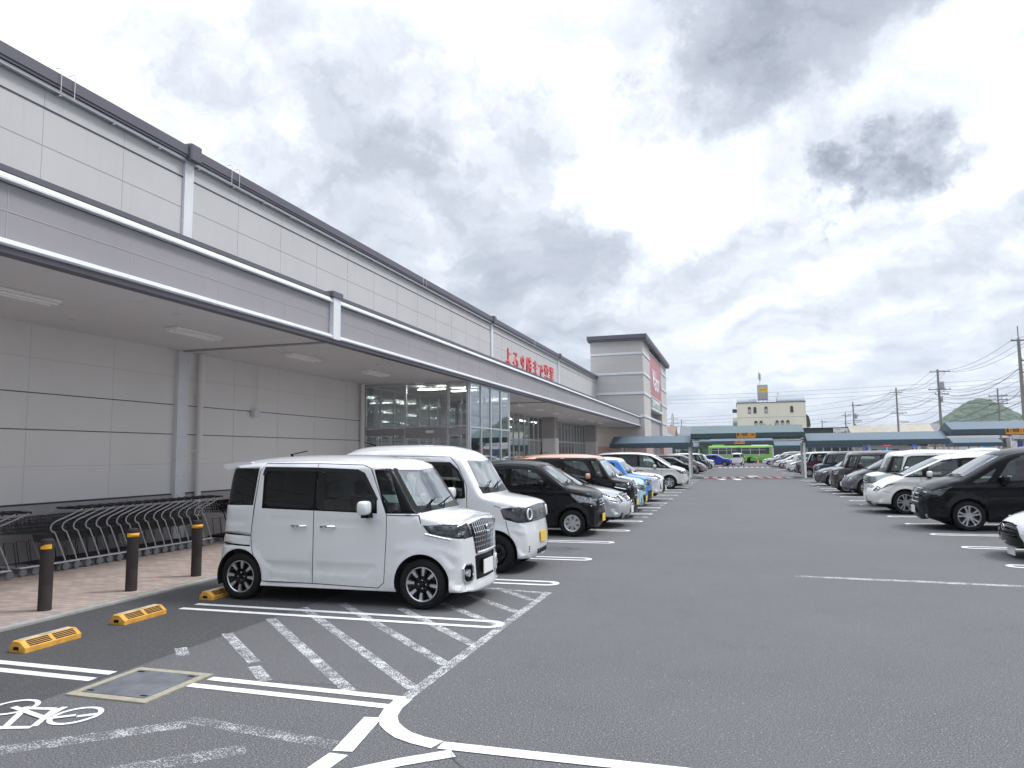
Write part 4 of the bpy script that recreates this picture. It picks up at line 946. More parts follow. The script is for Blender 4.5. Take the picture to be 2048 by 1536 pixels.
def paint_line(name, wear, col=(.74, .75, .75)):
    m = bpy.data.materials.new(name); m.use_nodes = True; k = NT(m.node_tree); b = k.n['Principled BSDF']
    tc = k.new('ShaderNodeTexCoord').outputs['Object']
    n1 = k.noise(tc, 80, 3, .75); n2 = k.noise(tc, 7, 5, .7); n3 = k.noise(tc, 1.1, 3, .6)
    f = k.math('ADD', k.math('ADD', k.math('MULTIPLY', n1, .62), k.math('MULTIPLY', n2, .26)), k.math('MULTIPLY', n3, .12))
    a = k.smooth(f, wear-.018, wear+.018)
    k.link(k.mix(k.smooth(n2, .3, .7), tuple(x*.82 for x in col), col), b.inputs['Base Color']); b.inputs['Roughness'].default_value = .7
    t = k.new('ShaderNodeBsdfTransparent'); mx = k.new('ShaderNodeMixShader'); k.link(a, mx.inputs[0]); k.link(t.outputs[0], mx.inputs[1]); k.link(b.outputs[0], mx.inputs[2])
    k.link(mx.outputs[0], k.n['Material Output'].inputs[0]); return m
FRESH = paint_line('fresh_line_paint', .40); WORN = paint_line('worn_line_paint', .514, (.62, .63, .63)); FAINT = paint_line('faint_line_paint', .53, (.52, .53, .53))
REDP = paint_line('worn_red_paint', .49, (.36, .10, .08)); GREENP = paint_line('faded_green_paint', .40, (.16, .20, .17))

MB().flat([(-2500, -200), (2500, -200), (2500, 4000), (-2500, 4000)], -.03).build('ground', M('far_ground', (.13, .15, .10), .95, var=.3, vs=.02), kind='structure')
MB().flat([(-70, -25), (60, -25), (60, 128), (-70, 128)], 0).build('parking_lot', ASPH, kind='structure')
MB().flat([(-200, 128.2), (200, 128.2), (200, 139), (-200, 139)], -.012).build('road', ASPH2, kind='structure')
MB().flat([(-7.28, 1), (-4.93, 1), (-4.93, 50), (-7.28, 50)], .002).build('resurfaced_strip', ASPH2, kind='structure')
# paved walk in front of the store
def paver():
    m = bpy.data.materials.new('pink_paving'); m.use_nodes = True; k = NT(m.node_tree); b = k.n['Principled BSDF']
    tc = k.new('ShaderNodeTexCoord').outputs['Object']
    br = k.new('ShaderNodeTexBrick'); k.link(tc, br.inputs[0]); br.offset = .5
    br.inputs['Color1'].default_value = (.43, .345, .30, 1); br.inputs['Color2'].default_value = (.30, .24, .22, 1); br.inputs['Mortar'].default_value = (.17, .14, .13, 1)
    br.inputs['Scale'].default_value = 1; br.inputs['Mortar Size'].default_value = .004; br.inputs['Brick Width'].default_value = .20; br.inputs['Row Height'].default_value = .10; br.inputs['Bias'].default_value = -.1
    n = k.noise(tc, 1.2, 5, .65); n2 = k.noise(tc, 60, 3, .6)
    c = k.mix(k.math('MULTIPLY', k.smooth(n, .4, .75), .35), br.outputs[0], (.20, .17, .155))
    c = k.mix(k.math('MULTIPLY', k.smooth(n2, .45, .8), .15), c, (.5, .42, .38))
    k.link(c, b.inputs['Base Color']); b.inputs['Roughness'].default_value = .8
    bn = k.new('ShaderNodeBump'); bn.inputs['Strength'].default_value = .3; bn.inputs['Distance'].default_value = .004; k.link(br.outputs[1], bn.inputs['Height']); bn.invert = True; k.link(bn.outputs[0], b.inputs['Normal'])
    return m
CONC = M('concrete', (.33, .325, .31), .85, var=.18, vs=6, bump=.3, bs=90)
MB().box(-11.1, -7.42, -6, 61, -.02, .03).build('paved_walkway', paver(), kind='structure')
MB().box(-7.417, -7.28, -6, 61, -.02, .026).build('kerb', CONC, kind='structure')
# ---------------------------------------------------------------- painted markings
def line_obj(name, polys, mat, z, **kw):
    mb = MB()
    for i, p in enumerate(polys): mb.flat(p, z*.55+(i % 60)*.00006)
    return mb.build(name, mat, kind='structure', **kw)
def band(x0, y0, x1, y1, wd):
    d = Vector((x1-x0, y1-y0)).normalized(); n = Vector((-d.y, d.x))*wd/2; a = Vector((x0, y0)); b = Vector((x1, y1))
    return [tuple(a-n), tuple(b-n), tuple(b+n), tuple(a+n)]
def strip(pts, wd):
    pts = [Vector(p) for p in pts]; L, Rr = [], []
    for i, p in enumerate(pts):
        t = (pts[min(i+1, len(pts)-1)]-pts[max(0, i-1)]).normalized(); n = Vector((-t.y, t.x))*wd/2; L.append(p+n); Rr.append(p-n)
    return [[tuple(L[i]), tuple(L[i+1]), tuple(Rr[i+1]), tuple(Rr[i])] for i in range(len(pts)-1)]
def bay_line(x0, x1, y, gap=.26, wd=.085):
    # a pair of parallel lines joined by a half circle at the aisle end
    s_ = 1 if x1 > x0 else -1; h_ = gap/2; e = x1-s_*h_
    pts = [(x0, y+h_), (e, y+h_)]+[(e+s_*h_*math.sin(a), y+h_*math.cos(a)) for a in np.linspace(.15, math.pi-.15, 11)]+[(e, y-h_), (x0, y-h_)]
    return strip(pts, wd)
LY = [7.34, 9.83, 12.21, 14.60, 16.90, 19.29, 21.68, 24.17, 26.5, 28.95, 31.5, 33.95, 36.4, 38.7, 41.2, 43.6, 46.0, 48.4, 50.8]
for y in LY: line_obj('bay_marking', bay_line(-6.3, -2.40, y), FRESH, .008)
RY = [12.90, 15.18, 17.4, 19.76, 21.95, 24.2, 26.5, 28.79, 31.2, 33.5, 35.85, 37.95, 40.1, 42.6, 44.5, 46.8, 49.2, 58.6, 61, 63.4, 65.8, 68.2, 70.6, 73, 75.4, 77.8, 80.2, 82.6]
for y in RY: line_obj('bay_marking', bay_line(8.8, 3.90, y), FRESH, .008)
for y in (58.5, 61, 63.4, 65.8, 68.2, 70.6, 73, 75.4, 77.8, 80.2): line_obj('bay_marking', bay_line(-6.3, -2.5, y), FRESH, .008)
line_obj('bay_marking', [band(-9, 4.95, -4.96, 4.93, .09), band(-9, 4.78, -4.98, 4.75, .09), band(-4.08, 5.02, -2.36, 4.98, .085), band(-4.2, 4.84, -2.40, 4.80, .085)], FRESH, .008)
hs = [(-2.83,5.03,-4.94,7.02), (-2.40,5.22,-4.92,7.62), (-2.40,5.87,-4.60,7.95), (-2.40,6.54,-3.77,7.85), (-2.42,7.35,-3.45,8.25), (-2.40,7.98,-3.30,8.81), (-2.42,8.68,-3.1,9.35), (-3.61,5.09,-3.95,5.40), (-4.02,5.50,-4.95,6.32), (-4.78,5.52,-5.0,5.74)]
line_obj('hatched_marking', [band(*h_, .105) for h_ in hs]+[band(-3.4, 9.34, -2.36, 9.15, .08)], WORN, .004)
line_obj('edge_marking', strip([(-2.35, 9.22), (-2.36, 7.4), (-2.36, 5.0), (-2.34, 4.7), (-2.26, 4.50), (-2.07, 4.34), (-1.8, 4.25)], .10), WORN, .005)
line_obj('edge_marking', strip([(-2.36, 4.98), (-2.35, 4.78), (-2.31, 4.62), (-2.24, 4.50), (-2.16, 4.42), (-2.07, 4.35), (-1.95, 4.30), (-1.8, 4.262)], .125)+strip([(-1.78, 4.262), (-.57, 4.275), (.8, 4.285), (2.6, 4.30)], .11), FRESH, .009)
line_obj('edge_marking', strip([(-2.40, 4.58), (-2.31, 4.02)], .125)+strip([(-2.31, 3.98), (-2.33, 3.5), (-2.4, 3.1)], .125), FRESH, .0085)
line_obj('edge_marking', strip([(-1.66, 4.17), (-1.90, 3.98), (-2.10, 3.78), (-2.35, 3.5)], .11), FRESH, .0092)
line_obj('faint_marking', [band(-4.55, 3.3, -3.55, 4.15, .16), band(-4.0, 2.9, -2.9, 3.9, .16), band(-3.6, 4.22, -2.4, 4.10, .12)], FAINT, .004)
line_obj('stop_line', strip([(.74, 11.22), (3.6, 11.05), (7.5, 10.85)], .14), WORN, .004)
bw = []
def ell(cx, cy, rx, ry, wd, n=28, rot=0):
    o = []
    for i in range(n):
        q = []
        for a, k_ in ((i, 0), (i+1, 0), (i+1, 1), (i, 1)):
            t = 2*math.pi*a/n; X_, Y_ = (rx-k_*wd)*math.cos(t), (ry-k_*wd)*math.sin(t); q.append((cx+X_*math.cos(rot)-Y_*math.sin(rot), cy+X_*math.sin(rot)+Y_*math.cos(rot)))
        o.append(q)
    return o
# bicycle symbol: wheels to the right (front) and left (rear)
bw += ell(-4.40, 4.07, .16, .18, .035)+ell(-4.98, 4.08, .16, .17, .035)
for a in [(-4.40,4.07,-4.56,3.95), (-4.56,3.95,-4.62,4.18), (-4.56,3.97,-4.86,4.05), (-4.86,4.05,-4.98,4.08), (-4.66,3.76,-4.90,4.12), (-4.50,3.84,-4.66,4.14), (-4.66,4.14,-4.84,4.10), (-4.38,4.06,-4.28,4.14), (-4.50,3.82,-5.0,3.66), (-4.66,3.76,-5.0,3.74)]: bw.append(band(*a, .045))
line_obj('bicycle_marking', bw, FRESH, .0075)
def ground_text(t, x, y, sz, rz, mat):
    me = text_mesh(t, sz); me.materials.append(mat); link('lettering_marking', me, None, (x, y, .009), rz, kind='structure')
for y in (20.5, 22.9, 25.4): ground_text('軽自動車', -2.85, y, .26, math.pi/2*0, FRESH)
CRK = M('crack_black', (.015, .015, .016), .95)
rs = np.random.RandomState(4)
def crack(x, y, a, n_, st_):
    P = [(x, y)]
    for i in range(n_): a += rs.uniform(-.5, .5); P.append((P[-1][0]+st_*math.cos(a), P[-1][1]+st_*math.sin(a)))
    line_obj('asphalt_crack', strip(P, .004), CRK, .0096)
crack(-1.70, 4.36, -1.9, 6, .11); crack(-3.7, 4.98, .3, 7, .12)
DASH = paint_line('dash_paint', .40, (.62, .62, .62))
OIL = paint_line('oil_stain', .56, (.022, .022, .024))
for x, y, r_ in ((-3.3, 13.4, .5), (-5.2, 12.9, .35), (-3.6, 35, .5), (-3.5, 32.7, .4), (5.0, 29.9, .5), (5.2, 38.9, .4), (-3.4, 45, .5)):
    line_obj('oil_stain', [[(x+r_*math.cos(a)*(1+.25*math.sin(3*a)), y+r_*.8*math.sin(a)) for a in np.linspace(0, 2*math.pi, 18, endpoint=False)]], OIL, .0035)
# covered crossings: white dashes, red panels, green strips
for j in range(10):
    line_obj('crossing_marking', [[(-2.15+.62*j, 53.0), (-1.80+.62*j, 53.0), (-1.95+.62*j, 56.0), (-2.3+.62*j, 56.0)]], DASH, .008)
    line_obj('crossing_marking', [[(-2.0+.62*j, 92.0), (-1.65+.62*j, 92.0), (-1.65+.62*j, 95.5), (-2.0+.62*j, 95.5)]], DASH, .008)
line_obj('crossing_marking', [[(-1.0,50.2),(-.6,50.2),(-.8,52.4),(-1.3,52.4)], [(.0,49.6),(.4,49.6),(.2,52.4),(-.3,52.4)], [(.9,56.8),(1.6,56.8),(1.5,58.6),(.8,58.6)]], DASH, .008)
line_obj('red_panel', [[(-2.1,50.0),(.9,50.0),(.9,52.9),(-2.1,52.9)], [(.9,56.3),(3.4,56.3),(3.4,59.4),(.9,59.4)]], REDP, .004)
line_obj('green_strip', [[(-7.2,52.4),(-2.7,52.4),(-2.7,56.6),(-7.2,56.6)]], GREENP, .004)
line_obj('green_strip', [[(4.2,52.0),(13.5,52.0),(13.5,56.2),(4.2,56.2)]], GREENP, .004)

# ================================================================ STORE BUILDING
WALLU = M('light_grey_panel', (.49, .485, .482), .6, var=.04, vs=.5, streak=.22)
WALLB = M('pale_wall_panel', (.73, .715, .70), .7, var=.03, vs=.5, streak=.06)
FASC = M('mauve_grey_panel', (.29, .276, .292), .6, var=.04, vs=.5, streak=.2)
JOINT = M('panel_joint', (.37, .37, .38), .7); DJOINT = M('navy_joint', (.035, .035, .06), .5)
WTRIM = M('white_metal_trim', (.66, .685, .71), .35, var=.05, vs=1.5, streak=.12)
COPE = M('dark_coping', (.105, .10, .125), .5, var=.06, vs=.8)
SOFF = M('soffit', (.68, .69, .715), .8, var=.02, vs=.4)
BASEM = M('base_band', (.36, .34, .345), .7, var=.08, vs=2)
ALU = M('aluminium_frame', (.52, .54, .56), .35, .5)
SHOPG = GLASS('shop_glass', (.72, .75, .745), .26, .9, spread=.34)
st = empty('store_building', (-11.1, 20, 0), label='long grey panelled supermarket with a deep canopy and glazed entrance', cat='store')
def sb(name, mb, mats, smooth=False, parent=None, **kw):
    mb.xf(Matrix.Translation((11.1, -20, 0))); return mb.build(name, mats, parent or st, smooth=smooth, **kw)
Y0, Y1 = -8, 61
seams = [12.47+1.705*i for i in range(-12, 29)]
m = MB(); m.box(-11.5, -11.1, Y0, Y1, 4.6, 8.3, 0)
for y in seams:
    if 11.9 < y < 13 : continue
    m.box(-11.1, -11.097, y-.004, y+.004, 4.7, 8.25, 1)
m.box(-11.1, -11.095, Y0, Y1, 7.755, 7.79, 2); m.box(-11.1, -11.096, Y0, Y1, 7.105, 7.117, 1); m.box(-11.1, -11.096, Y0, Y1, 6.45, 6.462, 1); m.box(-11.1, -11.096, Y0, Y1, 5.8, 5.812, 1)
sb('upper_wall', m, [WALLU, JOINT, DJOINT])
m = MB(); m.box(-11.7, -10.93, Y0, Y1, 8.22, 8.42); m.box(-11.0, -10.95, Y0, Y1, 8.17, 8.218); sb('coping', m, COPE)
m = MB(); m.box(-11.06, -10.99, Y0, Y1, 8.10, 8.16)
for i in range(60): m.box(-11.1, -11.0, Y0+1.15*i, Y0+1.15*i+.04, 8.07, 8.095)
sb('gutter', m, ALU)
for y in (12.47, 33.0, 47.0):
    m = MB(); m.box(-11.1, -11.04, y-.13, y+.13, 4.9, 8.26); sb('joint_cover', m, WTRIM)
    m = MB(); m.bbox(-11.75, -10.86, y-.17, y+.17, 8.14, 8.50, .03); sb('coping_cap', m, COPE)
# canopy fascia and roof edge
m = MB(); m.box(-7.75, -7.48, Y0, Y1, 4.15, 4.76, 0)
for y in seams: 
    yy = y-6.73+1.0*.0
    m.box(-7.48, -7.477, 5.74+1.705*(seams.index(y)-8)-.004, 5.74+1.705*(seams.index(y)-8)+.004, 4.16, 4.755, 1)
m.box(-7.48, -7.476, Y0, Y1, 4.455, 4.465, 1)
sb('fascia', m, [FASC, JOINT])
m = MB(); m.prism([(-7.49, 4.775), (-7.40, 4.775), (-7.40, 4.80), (-7.44, 4.865), (-7.49, 4.865)], 'y', Y0, Y1); sb('upper_trim', m, WTRIM)
m = MB(); m.box(-11.1, -7.43, Y0, Y1, 4.87, 4.94); sb('canopy_top', m, COPE)
m = MB(); m.prism([(-7.50, 4.06), (-7.42, 4.06), (-7.40, 4.08), (-7.41, 4.12), (-7.45, 4.145), (-7.50, 4.145)], 'y', Y0, Y1); sb('lower_trim', m, WTRIM)
m = MB(); m.box(-7.62, -7.45, Y0, Y1, 3.99, 4.055); sb('drip_edge', m, COPE)
m = MB(); m.box(-11.1, -7.625, Y0, Y1, 4.02, 4.10, 0); m.box(-11.1, -7.63, 12.40, 12.47, 3.985, 4.018, 1); m.box(-11.1, -7.63, 30.0, 30.07, 3.985, 4.018, 1); sb('soffit', m, [SOFF, BASEM])
m = MB(); m.box(-7.48, -7.39, 12.34, 12.60, 4.05, 4.87); sb('joint_cover', m, WTRIM)
m = MB(); m.bbox(-7.70, -7.36, 12.28, 12.66, 4.875, 5.0, .02); sb('coping_cap', m, COPE)
# wall under the canopy
m = MB(); m.box(-11.5, -11.1, Y0, 20.4, 1.05, 4.02, 0); m.box(-11.5, -11.06, Y0, 20.4, .03, 1.02, 3); m.box(-11.5, -11.08, Y0, 20.4, 1.02, 1.045, 2)
for z, t_, mm in ((1.65, .006, 1), (2.255, .016, 2), (2.865, .016, 2), (3.455, .006, 1)): m.box(-11.1, -11.096, Y0, 20.4, z, z+t_, mm)
for y in [9.05-1.705*2*i/2 for i in range(10)]+[10.75, 14.2, 15.9, 17.6, 19.3]: m.box(-11.1, -11.097, y-.002, y+.002, 1.05, 4.02, 1)
sb('wall', m, [WALLB, M('soft_joint', (.50, .50, .51), .7), DJOINT, BASEM])
for y in (12.47,):
    m = MB(); m.box(-11.1, -10.99, y-.17, y+.12, .03, 4.01, 0)
    for i in range(9):
        for yy in (y-.12, y+.07): m.box(-10.99, -10.984, yy-.008, yy+.008, .6+.4*i, .616+.4*i, 1)
    sb('joint_cover', m, [WTRIM, JOINT])
for y in (12.95, 20.1):
    m = MB(); m.cyl((-10.98, y, .03), .065, 3.98, 'z', 14)
    for z in (.9, 1.9, 3.0): m.cyl((-10.98, y, z), .078, .04, 'z', 14); m.box(-11.1, -10.98, y-.09, y-.05, z, z+.04)
    sb('downpipe', m, WALLB, smooth=True)
# little fittings on the soffit and wall
for x, y in ((-8.3, 9.2), (-8.3, 16.0), (-10.4, 12.9), (-10.2, 9.0), (-8.4, 19.0), (-8.3, 27), (-8.3, 34)):
    m = MB(); m.cyl((x, y, 3.985), .05, .034, 'z', 12); m.cyl((x, y, 3.96), .02, .03, 'z', 8); sb('detector', m, WTRIM, smooth=True)
m = MB()
for y in seams: m.box(-11.08, -7.64, y+.9, y+.905, 4.0185, 4.0195)
m.box(-9.36, -9.355, Y0, Y1, 4.0182, 4.0192); sb('soffit_joint', m, M('soffit_joint', (.58, .58, .6), .8))
m = MB(); m.tube([(-10.98, 14.9, 2.9), (-10.98, 14.9, 4.0)], .012, 5); m.bbox(-11.09, -10.94, 14.8, 15.0, 2.75, 2.92, .02); sb('wall_camera', m, WTRIM)
# hangers on the coping
for y in (9.19, 9.46, 13.66, 13.93, 24.5, 24.8, 40.2, 40.5):
    m = MB(); m.tube([(-10.90, y, 8.08), (-10.90, y, 8.50), (-10.92, y, 8.53), (-11.05, y, 8.53)], .007, 5); sb('roof_hanger', m, WTRIM)
# vestibule
vx, vy0, vy1 = -7.6, 20.4, 24.5
def pane(name, x0, x1, y0, y1, z0, z1, parent=None, g=None):
    m = MB()
    m.box(x0, x1, y0, y1, z0, z1); return sb(name, m, g or SHOPG, parent=parent)
m = MB()
for x in (-11.06, -9.68, -8.26, -7.64): m.box(x-.035, x+.035, vy0-.0, vy0+.07, .03, 4.0)
m.box(-11.06, -7.64, vy0+.005, vy0+.065, 3.94, 4.0); m.box(-11.06, -7.64, vy0+.004, vy0+.066, 2.62, 2.68)
m.box(-11.02, -9.72, vy0+.01, vy0+.06, 2.40, 2.60, 1); m.box(-9.64, -8.3, vy0-.06, vy0+.08, 2.30, 2.61, 1); m.box(-8.22, -7.68, vy0+.01, vy0+.06, 2.40, 2.60, 1)
for x in (-10.62, -10.2, -9.22, -8.97, -8.72): m.box(x-.03, x+.03, vy0+.01, vy0+.05, .03, 2.38)
fr1 = sb('entrance_frame', m, [ALU, FASC])
for x0, x1 in ((-11.02, -9.72), (-9.64, -8.30), (-8.22, -7.68)):
    pane('glass_pane', x0, x1, vy0+.03, vy0+.038, 2.69, 3.93, fr1); pane('glass_pane', x0, x1, vy0+.03, vy0+.038, .08, 2.29, fr1)
m = MB()
for y in (vy0+.10, 21.5, 22.44, 23.5, 24.47): m.box(vx-.035, vx+.035, y-.03, y+.03, .03, 4.0)
m.box(vx-.03, vx+.03, vy0+.1, vy1, 3.94, 3.999); m.box(vx-.03, vx+.03, vy0+.1, vy1, 2.60, 2.65)
m.box(vx-.03, vx+.03, vy0+.1, vy1, .03, .12)
m.box(vx, -11.1, vy1-.03, vy1+.03, 3.94, 4.0); m.box(vx, -11.1, vy1-.03, vy1+.03, 2.60, 2.65)
for x in (-8.5, -9.4, -10.3, -11.05): m.box(x-.03, x+.03, vy1-.03, vy1+.03, .03, 3.94)
fr2 = sb('vestibule_frame', m, ALU)
ys = [vy0+.13, 21.5, 22.44, 23.5, 24.44]
for a, b in zip(ys[:-1], ys[1:]):
    pane('glass_pane', vx-.004, vx+.004, a+.03, b-.03, 2.66, 3.93, fr2); pane('glass_pane', vx-.004, vx+.004, a+.03, b-.03, .13, 2.59, fr2)
for a, b in zip((-11.0, -10.27, -9.37, -8.47), (-10.33, -9.43, -8.53, -7.65)): pane('glass_pane', a, b, vy1-.004, vy1+.004, .13, 3.93, fr2)
# shop front behind the vestibule
m = MB(); yy = 20.5; sy = []
while yy < 60.5: sy.append(yy); m.box(-11.13, -11.05, yy-.025, yy+.025, .03, 4.01); yy += 1.0
m.box(-11.12, -11.06, 20.5, 60.5, 2.58, 2.64); m.box(-11.12, -11.06, 20.5, 60.5, 3.95, 4.012); m.box(-11.12, -11.06, 20.5, 60.5, .03, .12)
fr3 = sb('shop_front_frame', m, ALU)
for y in sy[:-1]:
    pane('glass_pane', -11.094, -11.086, y+.03, y+.97, .13, 2.57, fr3); pane('glass_pane', -11.094, -11.086, y+.03, y+.97, 2.65, 3.94, fr3)
for y in (42.7, 55.8, 30.5):
    m = MB(); m.box(-11.04, -10.3, y-.38, y+.38, .03, 4.018, 0); sb('column', m, BASEM)
    m = MB(); m.bbox(-11.04, -10.22, y-.44, y+.44, 1.15, 2.75, .02); sb('column_panel', m, WALLB)
# interior seen through the glass
INW = M('shop_interior_wall', (.62, .58, .52), .8); TILE = M('shop_floor', (.45, .44, .42), .3, var=.05)
m = MB(); m.box(-30, -11.2, 20.4, 61, .0, .04, 0); m.box(-30.2, -30, 20.4, 61, 0, 4.4, 1); m.box(-30, -11.5, 20.3, 20.39, 0, 4.4, 1); m.box(-30, -11.5, 61, 61.1, 0, 4.4, 1)
sb('shop_interior', m, [TILE, INW])
m = MB(); m.box(-30, -11.45, 20.4, 61, 4.2, 4.3); sb('shop_ceiling', m, SOFF)
LAMPON = M('lit_lamp', (1, .97, .9), .5, emit=22)
for i in range(12):
    for x in (-14, -18, -23):
        m = MB(); m.box(x-.08, x+.08, 22+3.2*i, 23.3+3.2*i, 4.10, 4.16); sb('interior_light', m, LAMPON)
random.seed(3)
for i in range(26):
    x = random.uniform(-26, -13.2); y = 22+1.45*i; c_ = random.choice([(.5, .1, .07), (.6, .45, .1), (.12, .25, .45), (.5, .48, .45), (.15, .35, .18), (.6, .25, .08)])
    m = MB(); hh = random.uniform(1.4, 2.1); m.box(x-.4, x+.4, y-.5, y+.5, .04, hh, 0)
    for z in np.arange(.3, hh, .38): m.box(x-.44, x+.44, y-.5, y+.5, z, z+.04, 1)
    sb('shelf_unit', m, [M('goods_%d' % (i % 6), c_, .6, var=.6, vs=7), ALU])
for i, (y, c_) in enumerate([(35.9, (.6, .58, .55)), (36.9, (.6, .25, .2)), (37.9, (.65, .62, .6)), (38.9, (.62, .3, .25)), (39.9, (.6, .6, .58)), (45.5, (.5, .35, .22)), (46.5, (.5, .35, .22)), (47.5, (.45, .33, .25))]):
    m = MB(); m.box(-11.16, -11.14, y-.42, y+.42, 2.66 if i < 5 else .2, 3.2 if i < 5 else 2.5); sb('window_poster', m, M('poster_%d' % i, c_, .6, var=.5, vs=5))
for i, (x, c_) in enumerate([(-10.4, (.05, .14, .3)), (-9.95, (.5, .35, .3)), (-9.42, (.1, .2, .3)), (-9.1, (.65, .42, .05)), (-8.86, (.65, .45, .05)), (-8.55, (.5, .5, .5)), (-8.0, (.45, .3, .15)), (-10.75, (.4, .42, .4))]):
    m = MB(); m.box(x-.15, x+.15, vy0+.75, vy0+.80, 1.2, 2.1); sb('entrance_poster', m, M('eposter_%d' % i, c_, .6, var=.4, vs=9))
m = MB(); m.box(-9.8, -8.9, 21.6, 21.75, 3.90, 3.93); m.box(-9.0, -8.1, 22.5, 22.65, 3.90, 3.93); sb('vestibule_light', m, LAMPON)
m = MB(); m.box(-8.95, -8.7, vy0-.10, vy0-.06, 2.45, 2.53); sb('door_sensor', m, WTRIM)
# tower
tw = empty('sign_tower', (-9.3, 71.5, 0), label='tall grey tower with white bands and a red sign beyond the store', cat='tower')
def tb_(name, mb, mats, parent=None): mb.xf(Matrix.Translation((9.3, -71.5, 0))); return mb.build(name, mats, parent or tw)
TW = M('tower_cladding', (.50, .48, .465), .7, var=.03, vs=.4, streak=.08); TWL = M('tower_cladding_lower', (.34, .325, .35), .7, var=.03, vs=.4); PINK = M('pink_tile', (.40, .30, .28), .7, var=.12, vs=3)
m = MB(); m.box(-11.55, -7.1, 61, 66, .9, 11.3, 0); m.box(-11.55, -7.9, 66, 76.5, .9, 11.3, 0); m.box(-11.55, -7.1, 76.5, 82.5, .9, 11.3, 0)
for z in np.arange(5.4, 11.2, .55): m.box(-11.5, -7.12, 60.996, 61, z, z+.008, 1)
m.box(-11.55, -7.098, 60.998, 66.003, 3.0, 4.4, 0)
tb_('wall', m, [TW, JOINT])
for z in (10.12, 8.42, 6.74, 4.80):
    m = MB(); m.box(-11.56, -7.04, 60.94, 66.04, z+.02, z+.21); m.box(-11.5, -7.04, 76.46, 82.54, z+.02, z+.21); tb_('white_band', m, WTRIM)
m = MB(); m.box(-11.7, -6.75, 60.6, 82.9, 11.3, 11.45, 0); m.box(-11.75, -6.7, 60.5, 83.0, 11.452, 11.78, 0); tb_('roof_edge', m, COPE)
m = MB(); m.box(-11.57, -7.0, 60.92, 66.05, 0, 2.4); m.box(-11.5, -7.0, 76.4, 82.6, 0, 2.4); tb_('tile_base', m, PINK)
m = MB(); m.box(-7.9, -7.35, 66.02, 76.48, 2.9, 5.2); tb_('sign_bay_wall', m, TWL)
m = MB(); m.box(-7.9, -7.15, 66.02, 76.48, 2.7, 2.85); m.box(-7.9, -7.2, 66.02, 76.48, 4.9, 5.05); m.box(-7.9, -6.95, 66.02, 76.48, 5.75, 5.95); tb_('sign_bay_ledge', m, WTRIM)
m = MB(); m.box(-7.3, -7.12, 66.1, 76.2, 7.05, 10.95); sgn = tb_('red_sign_panel', m, M('faded_red_panel', (.42, .12, .14), .4, var=.06, vs=.6))
m = MB()
for a in ((66.0, 66.1, 7.05, 11.05), (76.2, 76.3, 7.05, 11.05)): m.box(-7.3, -7.08, *a)
m.box(-7.3, -7.08, 66.1, 76.2, 10.96, 11.05); m.box(-7.3, -7.08, 66.1, 76.2, 6.95, 7.04); tb_('sign_frame', m, WTRIM)
m = MB(); m.box(-7.3, -7.12, 66.3, 76.2, 5.95, 6.94); g2 = tb_('green_sign_panel', m, M('faded_green_panel', (.14, .20, .18), .4))
WL = M('sign_lettering_white', (.72, .72, .74), .5)
def vsign(t, size, X, Y, Z, mat, parent, ox, sx=1., name='lettering', extr=.03, bv=.012):
    me = text_mesh(t, size, extr, bevel=size*bv); me.materials.append(mat); o = link(name, me, parent)
    o.matrix_local = Matrix.Translation((X-ox[0], Y-ox[1], Z-ox[2])) @ Matrix(((0, 0, 1, 0), (1, 0, 0, 0), (0, 1, 0, 0), (0, 0, 0, 1))) @ Matrix.Diagonal((sx, 1, 1, 1)); return o
vsign('Valor', 2.7, -7.10, 71.2, 8.6, WL, sgn, (-9.3, 71.5, 0), 1.05)
vsign('SUPERMARKET', 1.0, -7.10, 71.3, 6.45, WL, g2, (-9.3, 71.5, 0), 1.15)
m = MB(); m.box(-16, -7.4, 82.6, 92, 0, 4.3, 0); m.box(-16, -7.2, 82.6, 92.2, 3.75, 3.95, 1); tb_('annex', m, [TWL, WTRIM])
m = MB()
for i in range(8): m.box(-7.34, -7.30, 66.6+1.2*i, 66.7+1.2*i, .3, 2.7)
tb_('lattice_window', m, WTRIM)
# letters on the wall
RED = M('red_sign_letter', (.60, .085, .09), .45)
sg_ = empty('roof_sign', (-7.86, 28.6, 4.95), label='row of red Japanese letters standing on top of the canopy edge', cat='sign')
for i, ch in enumerate('よる9時まで営業'):
    y = 25.3+.95*i; o = vsign(ch, .84 if ch != '9' else .98, -7.86, y, 5.27, RED, sg_, (-7.86, 28.6, 4.95), .95, name='letter', extr=.03, bv=.004)
m = MB(); m.box(-.03, .03, -3.8, 3.8, .0, .05); m.build('letter_rail', COPE, sg_)
# ceiling lights under the canopy
FIX = M('fitting_white', (.9, .9, .88), .5)
for i in range(14):
    y = 7.25+3.42*i
    t = empty('ceiling_light', (-9.2, y, 4.02), label='unlit white twin tube light on the canopy ceiling', cat='light', group='unlit lights under the canopy')
    m = MB(); m.bbox(-.14, .14, -.60, .60, -.045, -.002, .01); m.build('housing', FIX, t)
    for x in (-.07, .07): m = MB(); m.cyl((x, -.57, -.062), .016, 1.14, 'y', 8); m.build('tube', M('lamp_tube', (.92, .92, .9), .3), t, smooth=True)

